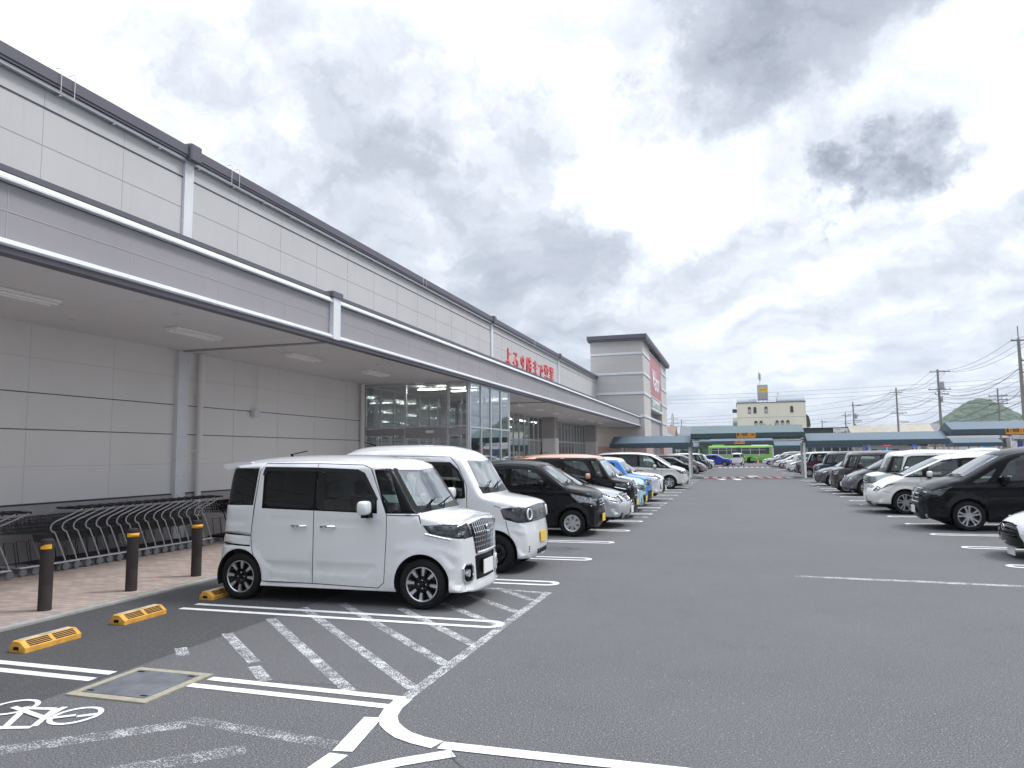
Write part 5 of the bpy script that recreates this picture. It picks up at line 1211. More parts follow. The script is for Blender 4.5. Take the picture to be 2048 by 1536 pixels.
# ================================================================ FOREGROUND OBJECTS
# bollards
BOLM = M('brown_bollard', (.034, .028, .027), .6, var=.15, vs=6, dirt=.08, spec=.25); YEL = M('yellow_band', (.78, .40, .02), .5, var=.1, vs=20)
for i, (x, y, lb) in enumerate([(-7.69, 6.62, 'brown bollard with a torn yellow band, nearest the camera'), (-7.68, 7.87, 'brown bollard with an intact yellow band between the other two'), (-7.68, 9.08, 'brown bollard beside the rear of the nearest white van')]):
    t = empty('bollard', (x, y, .03), label=lb, cat='bollard', group='bollards along the walkway edge')
    m = MB(); R_ = .072; m.lathe([(R_, 0), (R_, .28), (R_-.001, .285), (R_, .29), (R_, .775), (R_-.006, .80), (R_-.02, .81), (.001, .812)], 'z', 28); m.build('post', BOLM, t, smooth=True)
    m = MB()
    if i: m.lathe([(R_, .70), (R_+.003, .70), (R_+.003, .75), (R_, .75)], 'z', 28)
    else:
        vs, fs = [], []; N = 15
        for j in range(N+1):
            a = -2.4+2.3*j/N; e = .70+.05*(j/N) if j < 8 else .70; tp = .70+.052*min(1, .25+j/N*1.2)+.004*(-1)**j
            for z in (.70, tp): vs.append(((R_+.003)*math.cos(a), (R_+.003)*math.sin(a), z))
        for j in range(N): fs.append((2*j, 2*j+2, 2*j+3, 2*j+1))
        m.add(vs, fs)
    m.build('reflective_band', YEL, t, smooth='all')
# wheel stops
WST = M('yellow_wheel_stop', (.58, .30, .05), .7, var=.32, vs=9, bump=.3, bs=50); WGR = M('scuffed_top', (.44, .38, .27), .7, var=.4, vs=14)
for i, (y0, lb) in enumerate([(5.21, 'scuffed yellow wheel stop nearest the camera in an empty bay'), (6.34, 'scuffed yellow wheel stop, second from the camera, in an empty bay'), (7.70, 'yellow wheel stop against the rear tyre of the nearest white van'), (8.85, 'yellow wheel stop behind the nearest white van, at its far side'), (10.3, 'yellow wheel stop behind the second white van'), (12.7, 'yellow wheel stop at the back of an empty bay'), (13.7, 'second yellow wheel stop at the back of an empty bay')]):
    t = empty('wheel_stop', (-6.36, y0+.30, .003), label=lb, cat='wheel stop', group='yellow wheel stops')
    m = MB(); prof = [(-.10, 0), (.11, 0), (.11, .045), (.035, .10), (-.055, .10), (-.10, .045)]
    N = 12; ys_ = [-.30, -.285]+[-.24+.48*j/N for j in range(N+1)]+[.285, .30]; vs = []; fs = []
    for j, y in enumerate(ys_):
        k_ = .93 if j in (0, len(ys_)-1) else 1.0
        for (x, z) in prof: vs.append((x*k_, y, z*k_))
    for j in range(len(ys_)-1):
        for q in range(6): fs.append((j*6+q, j*6+(q+1) % 6, (j+1)*6+(q+1) % 6, (j+1)*6+q))
    fs += [tuple(range(6)), tuple(range(len(ys_)*6-1, len(ys_)*6-7, -1))]
    m.add(vs, fs, 0); m.box(-.05, .03, -.26, .26, .1001, .1025, 1)
    m.build('block', [WST, WGR], t)
    sl_ = MB()
    for a, b in ((-.25, -.02), (.02, .25)):
        for q in range(4):
            f = .15+.22*q; x = .035+.075*f; z = .10-.055*f
            sl_.add([(x-.006, a, z+.0052), (x+.006, a, z-.0035), (x+.006, b, z-.0035), (x-.006, b, z+.0052)], [(0, 1, 2, 3)])
    sl_.build('slots', BLACKP, t)
    for y in (-.3045, .2955): h = MB(); h.box(-.035, .025, y, y+.009, .022, .050); h.build('end_hole', BLACKP, t)
# inspection cover
t = empty('inspection_cover', (-4.49, 4.75, .0), label='steel inspection cover in a concrete surround set in the asphalt', cat='cover')
m = MB(); m.box(-.37, .37, -.36, .36, 0, .011); m.build('surround', M('sand_concrete', (.30, .275, .215), .9, var=.15, vs=20, bump=.4, bs=160), t)
def lid_mat():
    m = M('steel_lid', (.19, .20, .22), .45, .5, var=.25, vs=5); k = NT(m.node_tree)
    c = k.new('ShaderNodeTexVoronoi'); c.distance = 'CHEBYCHEV'; c.inputs['Randomness'].default_value = 0; c.inputs['Scale'].default_value = 62; k.link(k.new('ShaderNodeTexCoord').outputs['Object'], c.inputs['Vector'])
    b = k.new('ShaderNodeBump'); b.inputs['Strength'].default_value = .9; b.inputs['Distance'].default_value = .004; b.invert = True; k.link(c.outputs['Distance'], b.inputs['Height']); k.link(b.outputs[0], k.n['Principled BSDF'].inputs['Normal']); return m
m = MB(); m.box(-.295, .295, -.285, .285, .0115, .015); ld = m.build('lid', lid_mat(), t)
m = MB()
for x in (-.25, .25):
    for y in (-.245, .245): m.box(x-.03, x+.03, y-.012, y+.012, .0151, .0165)
m.build('lifting_slots', BLACKP, ld)

# shopping carts
CF = M('cart_frame_grey', (.42, .425, .44), .4, .3); CW = M('cart_wire', (.09, .093, .10), .45, .3); CG = M('caster_grey', (.16, .17, .18), .6); CBK = M('black_plastic', (.015, .015, .017), .45); CSH = M('cart_shelf_grey', (.11, .13, .12), .7)
def make_cart(dark=False):
    t = empty('shopping_cart', (0, 0, 0), label='x', cat='shopping cart')
    m = MB()
    for x in (-.27, .27):
        c_ = [(x, 0, .13), (x, -.02, .20), (x*.98, -.195, .575), (x*.98, -.215, .61), (x*.98, -.25, .622), (x*.98, -.285, .65), (x*.98, -.29, .70), (x*.98, -.255, .75), (x*.98, -.18, .785), (x, .0, .84), (x, .28, .94)]
        P = chaikin(np.array(c_), 1, closed=False); m.tube([tuple(p) for p in P], .0115, 6)
        m.tube([(x, .03, .13), (x*.8, -.72, .13)], .014, 6)
    m.tube([(-.27, .03, .13), (.27, .03, .13)], .011, 5); m.tube([(-.216, -.72, .13), (.216, -.72, .13)], .011, 5)
    for q in range(6): x = -.18+.072*q; m.tube([(x, .03, .135), (x*.85, -.72, .135)], .005, 4)
    m.build('frame', BLACKP if dark else CF, t, smooth=True)
    b = MB()
    lo = [(-.235, -.22, .585), (.235, -.22, .585), (.19, -.90, .64), (-.19, -.90, .64)]; hi = [(-.255, -.06, .85), (.255, -.06, .85), (.215, -.97, .84), (-.215, -.97, .84)]
    b.tube(lo, .005, 4, closed=True); b.tube(hi, .006, 4, closed=True)
    L_ = [Vector(p) for p in lo]; H_ = [Vector(p) for p in hi]
    for s0, s1, n_ in ((1, 2, 12), (0, 3, 12), (2, 3, 7)):
        for q in range(1, n_): f = q/n_; b.tube([L_[s0].lerp(L_[s1], f), H_[s0].lerp(H_[s1], f)], .0048, 3)
    for f in (.25, .5, .75): b.tube([L_[0].lerp(H_[0], f), L_[3].lerp(H_[3], f), L_[2].lerp(H_[2], f), L_[1].lerp(H_[1], f)], .0048, 3)
    for q in range(1, 9): f = q/9; b.tube([L_[0].lerp(L_[1], f), L_[3].lerp(L_[2], f)], .0048, 3)
    for q in range(1, 10): f = q/10; b.tube([L_[0].lerp(L_[1], f), H_[0].lerp(H_[1], f)], .0048, 3)
    b.build('basket', BLACKP if dark else CW, t)
    tr = MB()
    for q in range(9): tr.tube([(-.24, -.0-.08*q, .155), (.24, -.0-.08*q, .155)], .005, 3)
    tr.tube([(-.1, -.68, .13), (-.1, -.75, .5), (.1, -.75, .5), (.1, -.68, .13)], .008, 4)
    tr.build('lower_rack', CBK, t)
    h = MB(); h.tube([(-.29, .28, .945), (.29, .28, .945)], .019, 8); h.bbox(-.09, .09, .245, .315, .93, .97, .01); h.build('handle', CBK, t, smooth=True)
    pl = MB(); pl.add([(-.20, -.16, .44), (.20, -.16, .44), (.21, -.21, .585), (-.21, -.21, .585)], [(0, 1, 2, 3)]); pl.build('child_flap', CSH, t)
    for x, y in ((-.255, 0), (.255, 0), (-.2, -.68), (.2, -.68)):
        w_ = MB(); w_.lathe([(.001, -.016), (.04, -.016), (.06, -.013), (.062, 0), (.06, .013), (.04, .016), (.001, .016)], 'x', 14, 0); w_.prism([(-.035, .0), (.025, .05), (-.02, .06), (-.05, .02)], 'x', -.022, .022, 1)
        w_.build('wheel', [CG, CG], t, loc=(x, y+.02, .063))
    return t
c0 = make_cart(); cts = [(0, 12.35-.207*i) for i in range(17)]+[(0.0, 8.10), (0.01, 7.88), (0, 7.66)]
tree = {}
for o in bpy.data.objects:
    if o.parent: tree.setdefault(o.parent.name, []).append(o)
random.seed(5)
for i, (dx, y) in enumerate(cts):
    c = c0 if i == 0 else copy_tree(c0, None, tree)
    c.location = (-10.385+dx+random.uniform(-.006, .006), y+random.uniform(-.008, .008), .03); c.rotation_euler.z = random.uniform(-.012, .012)
    c['group'] = 'grey carts nested in a row'
    c['label'] = 'grey wire shopping cart nested in the long row by the wall'
    if i == 0: c['label'] = 'last grey shopping cart at the far end of the nested row'; del c['group']
    if i == 16: c['label'] = 'grey shopping cart with its basket exposed, front of the long nested row'; del c['group']
    if i >= 17: c['label'] = 'grey shopping cart in the short row at the left edge'; c['group'] = 'short row of carts at the left'
cd = make_cart(True); tree = {}
for o in bpy.data.objects:
    if o.parent: tree.setdefault(o.parent.name, []).append(o)
for i in range(4):
    c = cd if i == 0 else copy_tree(cd, None, tree); c.location = (-10.2, 13.35+.22*i, .03); c['label'] = 'black shopping cart behind the rear of the nearest white van'; c['group'] = 'black carts beyond the grey row'

# ================================================================ COVERED WALKWAYS
ROOFM = M('blue_grey_roof_sheet', (.085, .125, .16), .55, .1, var=.05, vs=.6); ROOFG = M('green_grey_roof_sheet', (.09, .13, .135), .55, .1, var=.05, vs=.6)
FAS1 = M('dark_teal_fascia', (.045, .075, .095), .5, var=.05, vs=.6); FAS2 = M('dark_green_fascia', (.035, .07, .07), .5, var=.05, vs=.6); POSTW = M('white_post', (.80, .80, .79), .5, var=.04, vs=2)
SIGNY = M('orange_sign', (.80, .36, .035), .5); SIGNK = M('black_lettering', (.03, .02, .02), .6)
def canopy(x0, x1, yf, dy, zb, ze, zr, label, green=False, posts=(), sign=None, group='blue grey walkway roofs over the parking lot'):
    t = empty('walkway_roof', ((x0+x1)/2, yf+dy/2, 0), label=label, cat='walkway roof', group=group)
    ox, oy = (x0+x1)/2, yf+dy/2; hx = (x1-x0)/2; hy = dy/2
    m = MB(); m.add([(-hx, -hy, ze), (hx, -hy, ze), (hx, 0, zr), (-hx, 0, zr), (-hx, hy, ze), (hx, hy, ze), (-hx, -hy, ze-.03), (hx, -hy, ze-.03), (-hx, hy, ze-.03), (hx, hy, ze-.03)],
        [(0, 1, 2, 3), (3, 2, 5, 4), (0, 3, 4, 8, 6), (1, 7, 9, 5, 2), (6, 8, 9, 7), (0, 6, 7, 1), (4, 5, 9, 8)]); m.build('roof', ROOFG if green else ROOFM, t)
    f = MB(); f.box(-hx, hx, -hy-.06, -hy, zb, ze+.005); f.box(-hx, hx, hy, hy+.06, zb, ze+.005); f.box(-hx-.05, -hx, -hy-.06, hy+.06, zb, ze+.01); f.box(hx, hx+.05, -hy-.06, hy+.06, zb, ze+.01); f.build('fascia', FAS2 if green else FAS1, t)
    for x in posts:
        for y in (-hy+.5, hy-.5):
            p = MB(); p.box(x-ox-.07, x-ox+.07, y-.07, y+.07, 0, zb+.2); p.build('post', POSTW, t)
    if sign is not None:
        sw, sx = 1.25, sign; s_ = MB(); s_.box(sx-ox-sw/2, sx-ox+sw/2, -hy-.09, -hy-.062, zb-.02, ze+.0); so_ = s_.build('height_limit_sign', SIGNY, t)
        me = text_mesh('高さ制限', .27, .004, bevel=.006); me.materials.append(SIGNK); o = link('lettering', me, so_, (sx-ox-.24, -hy-.096, (zb+ze)/2+.02)); o.rotation_euler = (math.pi/2, 0, 0); o.scale = (.68, 1, 1)
        me = text_mesh('2.5M', .30, .004, bevel=.007); me.materials.append(M('red_brown_lettering', (.35, .05, .02), .6)); o = link('lettering', me, so_, (sx-ox+.36, -hy-.096, (zb+ze)/2+.02)); o.rotation_euler = (math.pi/2, 0, 0); o.scale = (.72, 1, 1)
        d_ = MB()
        for i in range(13): x = sx-ox-.58+.095*i; d_.box(x, x+.05, -hy-.094, -hy-.091, zb+.01, zb+.035)
        d_.build('hazard_dashes', SIGNK, so_)
    return t
canopy(-8.7, -3.02, 53.0, 3.2, 2.20, 2.52, 3.06, 'low blue grey walkway roof between the store and the aisle', posts=(-7.9, -3.1))
canopy(-2.92, 4.55, 53.0, 3.2, 2.81, 3.13, 3.70, 'raised green grey roof across the aisle with an orange height sign, nearer one', True, (), sign=.77)
canopy(4.70, 13.2, 53.0, 3.2, 2.20, 2.52, 3.06, 'low blue grey walkway roof right of the aisle over the parked cars', posts=(4.55, 8.6, 13.0))
canopy(13.4, 21.5, 53.0, 3.2, 2.76, 3.10, 3.64, 'raised blue grey roof at the right edge with an orange height sign', False, (21.2,), sign=17.0)
canopy(-9.5, -4.4, 97.0, 3.2, 2.30, 2.62, 3.2, 'low walkway roof far behind the parked cars on the left', posts=(-9, -4.5))
canopy(-4.3, 4.6, 97.0, 3.2, 2.92, 3.28, 3.75, 'raised roof across the aisle with an orange height sign, farther one', False, (), sign=.6)
canopy(4.75, 15.0, 97.0, 3.2, 2.30, 2.62, 3.2, 'low walkway roof far behind the parked cars on the right', posts=(4.6, 9.5, 14.6))
canopy(20.3, 24.5, 80.0, 3.2, 2.15, 2.5, 3.0, 'short blue grey roof in front of the beige house', posts=(20.5, 24.3))
for x in (-3.35, 4.85):
    t = empty('rail_frame', (x, 53.2, 0), label='white rails between walkway roof levels at the %s' % ('left posts' if x < 0 else 'right posts'), cat='rail')
    m = MB(); m.box(-.0, 1.6 if x < 0 else -1.6, 3.0, 3.04, 2.74, 2.80); m.build('rail', POSTW, t)
    m = MB(); m.box(-.0, 1.6 if x < 0 else -1.6, 3.0, 3.04, 2.56, 2.62); m.build('rail', POSTW, t)

# ================================================================ PARKED CARS
WHT = PAINT('white_paint', (.63, .64, .65)); PRL = PAINT('pearl_white_paint', (.63, .625, .60)); BLK = PAINT('black_paint', (.004, .004, .006), 0, .22)
SIL = PAINT('silver_paint', (.52, .53, .55), .55, .3); COP = PAINT('copper_paint', (.62, .32, .20), .35); LBL = PAINT('pale_blue_paint', (.38, .58, .66)); BLU = PAINT('bright_blue_paint', (.02, .20, .58))
BGE = PAINT('taupe_paint', (.20, .165, .155), .4); DGN = PAINT('dark_green_paint', (.03, .055, .05), .2); GRY = PAINT('purple_grey_paint', (.105, .10, .12), .5); BRN = PAINT('dark_brown_paint', (.045, .033, .035), .4)
DGR = PAINT('dark_grey_paint', (.075, .085, .095), .5); NVY = PAINT('navy_paint', (.02, .028, .05), .3); MAR = PAINT('maroon_paint', (.12, .018, .03), .2); GWH = PAINT('greenish_white_paint', (.66, .70, .67)); ROY = PAINT('royal_blue_paint', (.012, .035, .42), .2)
gL, gR = 'cars parked in the left row', 'cars parked in the right row'
random.seed(11)
def LC(T, nose, y, paint, label, **kw):
    L = TY[T]['L']; build_car(TY[T], (nose-L/2, y, 0), rad(random.uniform(-.4, .4)), paint, label, gL, **kw)
def RC(T, nose, y, paint, label, **kw):
    L = TY[T]['L']; build_car(TY[T], (nose+L/2, y, 0), math.pi+rad(random.uniform(-.4, .4)), paint, label, kw.pop('group', gR), **kw)
build_car(TY['wagon_custom'], (-2.95-3.43/2, 8.54, 0), 0, WHT, 'white boxy mini wagon with a chrome mesh grille, nearest car on the left', gL, rim='A', plate='white')
build_car(TY['kei_van'], (-2.93-3.42/2, 11.17, 0), 0, WHT, 'tall white mini van with round headlights behind the nearest white wagon', gL, rim='E', plate='yellow')
LC('kei_wagon', -2.85, 16.16, BLK, 'glossy black mini wagon with silver wheel covers beyond the empty bay', rim='C', plate='yellow')
LC('sedan', -2.48, 18.12, SIL, 'silver saloon with large headlights next to the black mini wagon', rim='C')
LC('tall_box', -2.68, 20.62, BLK, 'black tall mini wagon with a copper orange roof and mirrors', roof=COP, rim='B', plate='yellow', opts={'mirror': COP})
LC('kei_wagon', -2.70, 23.0, LBL, 'pale blue mini car with a yellow plate between the copper roofed and bright blue cars', rim='C', plate='yellow')
LC('boxy_kei', -2.78, 25.4, BLU, 'bright blue boxy mini car with a white roof', roof=WHT, rim='D', plate='yellow')
LC('suv', -2.55, 27.95, WHT, 'white compact crossover with a dark brown roof and tall black grille', roof=PAINT('bronze_roof', (.09, .075, .075), .4), rim='B', opts={'mirror': BRN})
LC('minivan', -2.28, 38.0, PRL, 'pearl white minivan standing by itself past the empty bays, left row', rim='D')
LC('hatch', -2.60, 41.3, WHT, 'white hatchback directly behind the pearl white minivan', rim='B', lod=1)
LC('hatch', -2.85, 58.3, BLK, 'black hatchback behind the left walkway posts', rim='B', lod=1)
LC('mpv', -2.35, 65.2, BGE, 'taupe grey people carrier just past the left walkway posts', rim='B', lod=1)
LC('tall_kei', -2.5, 71.0, BLK, 'black tall mini wagon with a white roof beyond the taupe car', roof=WHT, rim='B', lod=0)
LC('tall_kei', -2.45, 77.0, DGN, 'dark green tall mini wagon second from the far end of the left row', rim='B', lod=0)
LC('boxy_kei', -2.2, 84.0, WHT, 'small white car at the far end of the left row', rim='C', lod=0)
# right row
sp_ = dict(TY['hatch'], L=4.24, W=1.775, H=1.32, fo=.86, wb=2.57, wsb=1.35, wst=2.0, zhood=.78, zb=.88, tum=.16, zws=1.25, bot=.16,
    sil=[(.16,.13,.10,.17,.3),(.03,.18,.15,.19,.36),(.0,.32,.16,.19,.36),(.03,.48,.16,.18,.34),(.12,.60,.15,.14,.28),(.30,.70,.12,.10,.18),(.70,.81,.07,.07,.1),(1.25,.89,.05,.05,.06),
         (1.32,.90,.07,.05,.06),(1.95,1.22,.09,.07,.08),(2.3,1.31,.06,.08,.09),(2.6,1.32,.06,.09,.09),(3.0,1.26,.06,.09,.09),(3.6,1.02,.07,.08,.1),(4.0,.96,.06,.06,.08),(4.12,.93,.05,.07,.10),(4.18,.85,.08,.10,.18),(4.22,.60,.10,.14,.3),(4.24,.32,.10,.14,.3),(4.15,.2,.06,.1,.2)],
    sreg=[('headlight', 'lamp', [(-.1,.50),(.25,.54),(.50,.60),(.78,.72),(.6,.72),(.3,.66),(-.1,.60)]), ('pillar_trim', 'black', rnd([(3.2,1.05),(3.4,.94),(1.62,.88),(1.95,1.08),(2.3,1.20),(2.7,1.20)], .03, 1)),
          ('side_window', 'glass', rnd([(2.75,1.16),(2.85,.93),(1.75,.90),(2.0,1.05),(2.3,1.16)], .04, 1), -.004)],
    gaps=[[(2.85,.9),(2.9,.25)], [(1.5,.3),(1.42,.6),(1.5,.88)], [(.75,.79),(.35,.68),(.12,.58)]],
    freg=WS(1.38, 1.95, .66, .52)+[('headlight', 'lamp', [(.58,.50),(.58,.9),(.50,.9),(.49,.54)], 'zS'), ('grille', 'gloss', [(.16,0),(.16,.50),(.30,.56),(.44,.40),(.47,.2),(.47,0)], 'zC', -.03)],
    feat=[([(.75,.76),(1.5,.78),(3.6,.85)], .06, .014)], mirror=(1.95,.96), handles=[(2.7,.80,.08)], pz=.25, seats=[2.45], zroof=1.1,
    face=lambda B, r, m: face_generic(B, r, m, (.38, .46), .36, 3, .56, (.52,), BLACKP))
sp_['freg'] = [f for f in sp_['freg']]
TY['coupe'] = sp_
RC('coupe', 4.16, 14.0, WHT, 'low white sports coupe with a black grille, nearest car on the right', rim='B')
RC('minivan', 3.92, 19.02, BLK, 'glossy black minivan with ten spoke wheels, second car of the right row', rim='B')
RC('mpv', 3.60, 23.57, PRL, 'pearl white people carrier next to the black minivan', rim='B')
RC('tall_kei', 4.02, 26.3, GWH, 'greenish white boxy mini wagon behind the pearl white people carrier', rim='B')
fr_ = dict(TY['mpv'], L=4.30, W=1.695, H=1.70, wb=2.74, fo=.83); TY['compact_mpv'] = fr_
RC('compact_mpv', 4.10, 32.55, GRY, 'purple grey compact people carrier with silver wheels, right row', rim='D')
RC('tall_kei', 3.98, 35.0, BRN, 'dark brown boxy mini wagon with bright square headlights', rim='D')
RC('hatch', 3.92, 41.2, DGR, 'dark grey hatchback with a wide V shaped grille', rim='B')
RC('tall_kei', 4.35, 45.9, NVY, 'navy blue tall mini wagon with a chrome front', rim='C')
RC('tall_kei', 4.50, 57.0, MAR, 'maroon tall mini wagon with a white roof behind the right posts', roof=WHT, rim='C', lod=1)
RC('tall_kei', 4.5, 61.2, BRN, 'dark purple brown mini wagon just past the maroon one', rim='C', lod=1, roof=WHT)
RC('hatch', 4.3, 67.0, WHT, 'white hatchback with a black grille in the far right row', rim='B', lod=0)
RC('boxy_kei', 4.3, 71.5, WHT, 'small white boxy car in the middle of the far right row', rim='C', lod=0)
RC('hatch', 4.2, 76.0, PAINT('dull_red_paint', (.25, .12, .12), .2), 'dull red hatchback in the far right row', rim='B', lod=0)
RC('sedan', 4.0, 85.4, WHT, 'white saloon with black wheels in the far right row', rim='B', lod=0)
RC('suv', 4.2, 92.5, DGR, 'dark grey crossover near the far right posts', rim='B', lod=0)
RC('kei_wagon', 4.1, 95.5, SIL, 'silver mini car behind the far dark crossover', rim='C', lod=0)
RC('sedan', 3.6, 108.0, WHT, 'white saloon with silver wheels beside the traffic cone', rim='B', lod=0)
RC('minivan', 5.0, 112.0, WHT, 'large white minivan beyond the far right row', rim='B', lod=0)
g2 = 'cars parked back to back behind the right row'
RC('minivan', 9.6, 36.5, WHT, 'white minivan roof showing above the purple grey car', group=g2, rim='B', lod=0)
RC('mpv', 10.0, 46.2, WHT, 'long white van roof showing above the navy mini wagon', group=g2, rim='B', lod=0)
RC('minivan', 9.4, 57.5, WHT, 'white minivan roof behind the maroon mini wagon', group=g2, rim='B', lod=0)
RC('minivan', 19.6, 58.0, WHT, 'white minivan seen above the roof of the black minivan, farther one', group=g2, rim='B', lod=0)
RC('mpv', 17.3, 50.0, WHT, 'white people carrier seen above the roof of the black minivan, nearer one', group=g2, rim='B', lod=0)
RC('kei_van', 15.4, 62.0, WHT, 'white box van with a dark rear window in the second aisle', group=g2, rim='E', lod=0)
RC('hatch', 9.8, 28.0, WHT, 'white hatchback parked behind the greenish white mini wagon', group=g2, rim='B', lod=0)
# cars under way
build_car(TY['suv'], (-2.45, 103.3, 0), rad(-12), ROY, 'royal blue coupe crossover turning across the far end of the aisle', None, rim='D', lod=0, opts={'x': 1})
build_car(TY['tall_kei'], (.35, 109.5, 0), rad(83), WHT, 'small white box car seen from behind in front of the green bus', None, rim='C', lod=0)

# ================================================================ BUS
LIM = M('lime_green_paint', (.20, .46, .05), .35, 0, .6, var=.04, vs=1); GRN2 = M('mid_green_paint', (.10, .34, .09), .4, 0, .5); BGL = M('bus_glass', (.03, .04, .045), .08, 0, 0, spec=.8); WPT = M('bus_frame_white', (.65, .67, .66), .4)
bt = empty('city_bus', (.9, 131.3, 0), label='lime green city bus with floral graphics crossing behind the parking lot', cat='bus')
L_, W_ = 10.5, 2.3
m = MB(); hx = L_/2
prof = [(-W_/2, .38), (W_/2, .38), (W_/2, 2.75), (W_/2-.10, 2.93), (W_/2-.35, 3.0), (-W_/2+.35, 3.0), (-W_/2+.10, 2.93), (-W_/2, 2.75)]
secs = [(-hx, .94), (-hx+.10, 1), (hx-.12, 1), (hx, .95)]
vs = []; fs = []
for x, s_ in secs: vs += [(x, y*s_, .38+(z-.38)*(s_*.5+.5)) for y, z in prof]
for i in range(3):
    for j in range(8): fs.append((i*8+j, (i+1)*8+j, (i+1)*8+(j+1) % 8, i*8+(j+1) % 8))
fs += [tuple(range(8)), tuple(range(31, 23, -1))]; m.add(vs, fs); m.build('body', LIM, bt)
m = MB(); m.box(-hx+.35, hx-.6, -W_/2-.006, -W_/2-.001, 1.50, 2.62); m.box(-hx-.01, -hx+.02, -1.0, 1.0, 1.3, 2.7); m.build('window_band', BGL, bt)
for x0, x1 in ((-4.75,-3.65),(-3.6,-2.3),(-2.25,-1.5),(-1.45,-.6),(.15,1.55),(1.6,3.0),(3.05,4.1)):
    m = MB(); m.box(x0-.03, x0+.03, -W_/2-.03, -W_/2-.007, 1.48, 2.64); m.box(x0, x1, -W_/2-.03, -W_/2-.007, 2.22, 2.27); m.box(x0, x1, -W_/2-.03, -W_/2-.007, 1.46, 1.51); m.box(x0, x1, -W_/2-.03, -W_/2-.007, 2.60, 2.65); m.build('window_frame', WPT, bt)
m = MB(); m.box(-.6, .12, -W_/2-.02, -W_/2-.002, .42, 2.62); m.build('door', BGL, bt)
m = MB(); m.box(1.55, hx-.02, -W_/2-.012, -W_/2-.002, .40, .92); m.build('lower_panel', GRN2, bt)
m = MB(); m.bbox(-hx+.6, -hx+2.6, -.8, .8, 2.95, 3.18, .08); m.build('roof_unit', LIM, bt)
m = MB(); m.bbox(1.8, 4.6, -.8, .8, 2.95, 3.08, .06); m.build('roof_unit', WPT, bt)
ty, rm = wheel_meshes(.48, .28, 'Cf')
for x in (-2.9, 1.55):
    m = MB(); m.tube([(x, -W_/2-.006, .48), (x, -W_/2+.5, .48)], .60, 24); m.build('wheel_arch', BLACKP, bt)
    for s_ in (1, -1): o = link('wheel', ty, bt, (x, s_*(W_/2-.13), .48), 0 if s_ > 0 else math.pi); link('rim', rm, o)
fl = MB(); random.seed(2)
for i in range(16):
    x = random.choice([random.uniform(2.2, 3.6), random.uniform(.2, .8)]); z = .55+random.random()*.9*(1 if x > 2 else .5); r_ = random.uniform(.08, .17)
    for q in range(5):
        a = 2*math.pi*q/5+i; fl.add([(x, -W_/2-.014, z)]+[(x+r_*math.cos(a+d_)*k_, -W_/2-.014, z+r_*math.sin(a+d_)*k_) for d_, k_ in ((-.5, .7), (0, 1), (.5, .7))], [(0, 1, 2, 3)])
fl.build('flower_graphics', M('flower_graphics', (.62, .66, .45), .5, var=.35, vs=3), bt)
m = MB(); m.bbox(hx-.01, hx+.04, -1.0, 1.0, .5, .75, .02); m.build('rear_bumper', BLACKP, bt)
t = empty('traffic_cone', (3.35, 119, 0), label='orange and white traffic cone left of the far white saloon', cat='cone'); m = MB(); m.lathe([(.19, .03), (.05, .72), (.001, .74)], 'z', 12); m.box(-.2, .2, -.2, .2, 0, .04); m.build('cone', M('cone_orange', (.8, .25, .05), .5), t)

# ================================================================ BUILDINGS BEYOND
# dark flat roofed restaurant
t = empty('restaurant', (8, 152, 0), label='long low dark building with a white sign panel and glazed front', cat='restaurant')
DK = M('charcoal_wall', (.055, .055, .065), .7, var=.1, vs=.3); WIN = M('dark_window', (.04, .05, .055), .1, spec=.7)
m = MB(); m.box(-16, 15.2, -2, 12, .0, 6.25); m.build('wall', DK, t)
m = MB(); m.box(-16.2, 15.4, -2.3, 12.2, 6.255, 6.4); m.build('roof_edge', M('dark_edge', (.03, .03, .035), .6), t)
m = MB(); m.box(-16, 15.2, -2.6, -2.01, 3.1, 3.5); m.build('eaves', WTRIM, t)
for i in range(12):
    f = MB(); f.box(-2+1.45*i, -.62+1.45*i, -2.06, -2.0, .6, 2.75); fo = f.build('window', WTRIM, t); p = MB(); p.box(-1.93+1.45*i, -.69+1.45*i, -2.075, -2.061, .7, 2.65); p.build('pane', WIN, fo)
m = MB(); m.box(10.0, 14.3, -2.42, -2.31, 4.9, 6.2); sp = m.build('sign_panel', M('white_sign_panel', (.72, .72, .72), .5), t)
for s_, x, z, sz_, c_ in (('くし家', 12.9, 5.3, .9, RED), ('たこやき', 11.2, 5.25, .6, SIGNK)):
    me = text_mesh(s_, sz_, .01, bevel=.01); me.materials.append(c_); o = link('lettering', me, sp, (x, -2.44, z)); o.rotation_euler = (math.pi/2, 0, 0)
m = MB(); m.tube([(10.4, -2.44, 5.95), (10.8, -2.44, 6.02), (11.2, -2.44, 5.9)], .06, 5); m.build('red_mark', RED, sp)
# small striped kiosk signs under the raised roof
t = empty('striped_facade', (2, 141, 0), label='dark shop front with red and white stripes behind the bus', cat='shop')
m = MB(); m.box(-10, 9.5, 0, 4, 0, 4.6); m.build('wall', DK, t)
for z in (3.55, 3.95): m = MB(); m.box(-10, 9.5, -.05, -.001, z, z+.14); m.build('white_stripe', WTRIM, t)
m = MB(); m.box(-10, 9.5, -.04, -.001, 3.75, 3.86); m.build('red_stripe', M('dull_red', (.30, .08, .08), .6), t)
m = MB(); m.box(-9.6, -5.4, -.04, -.001, .4, 2.6); m.build('window', M('green_window', (.06, .16, .10), .2), t)
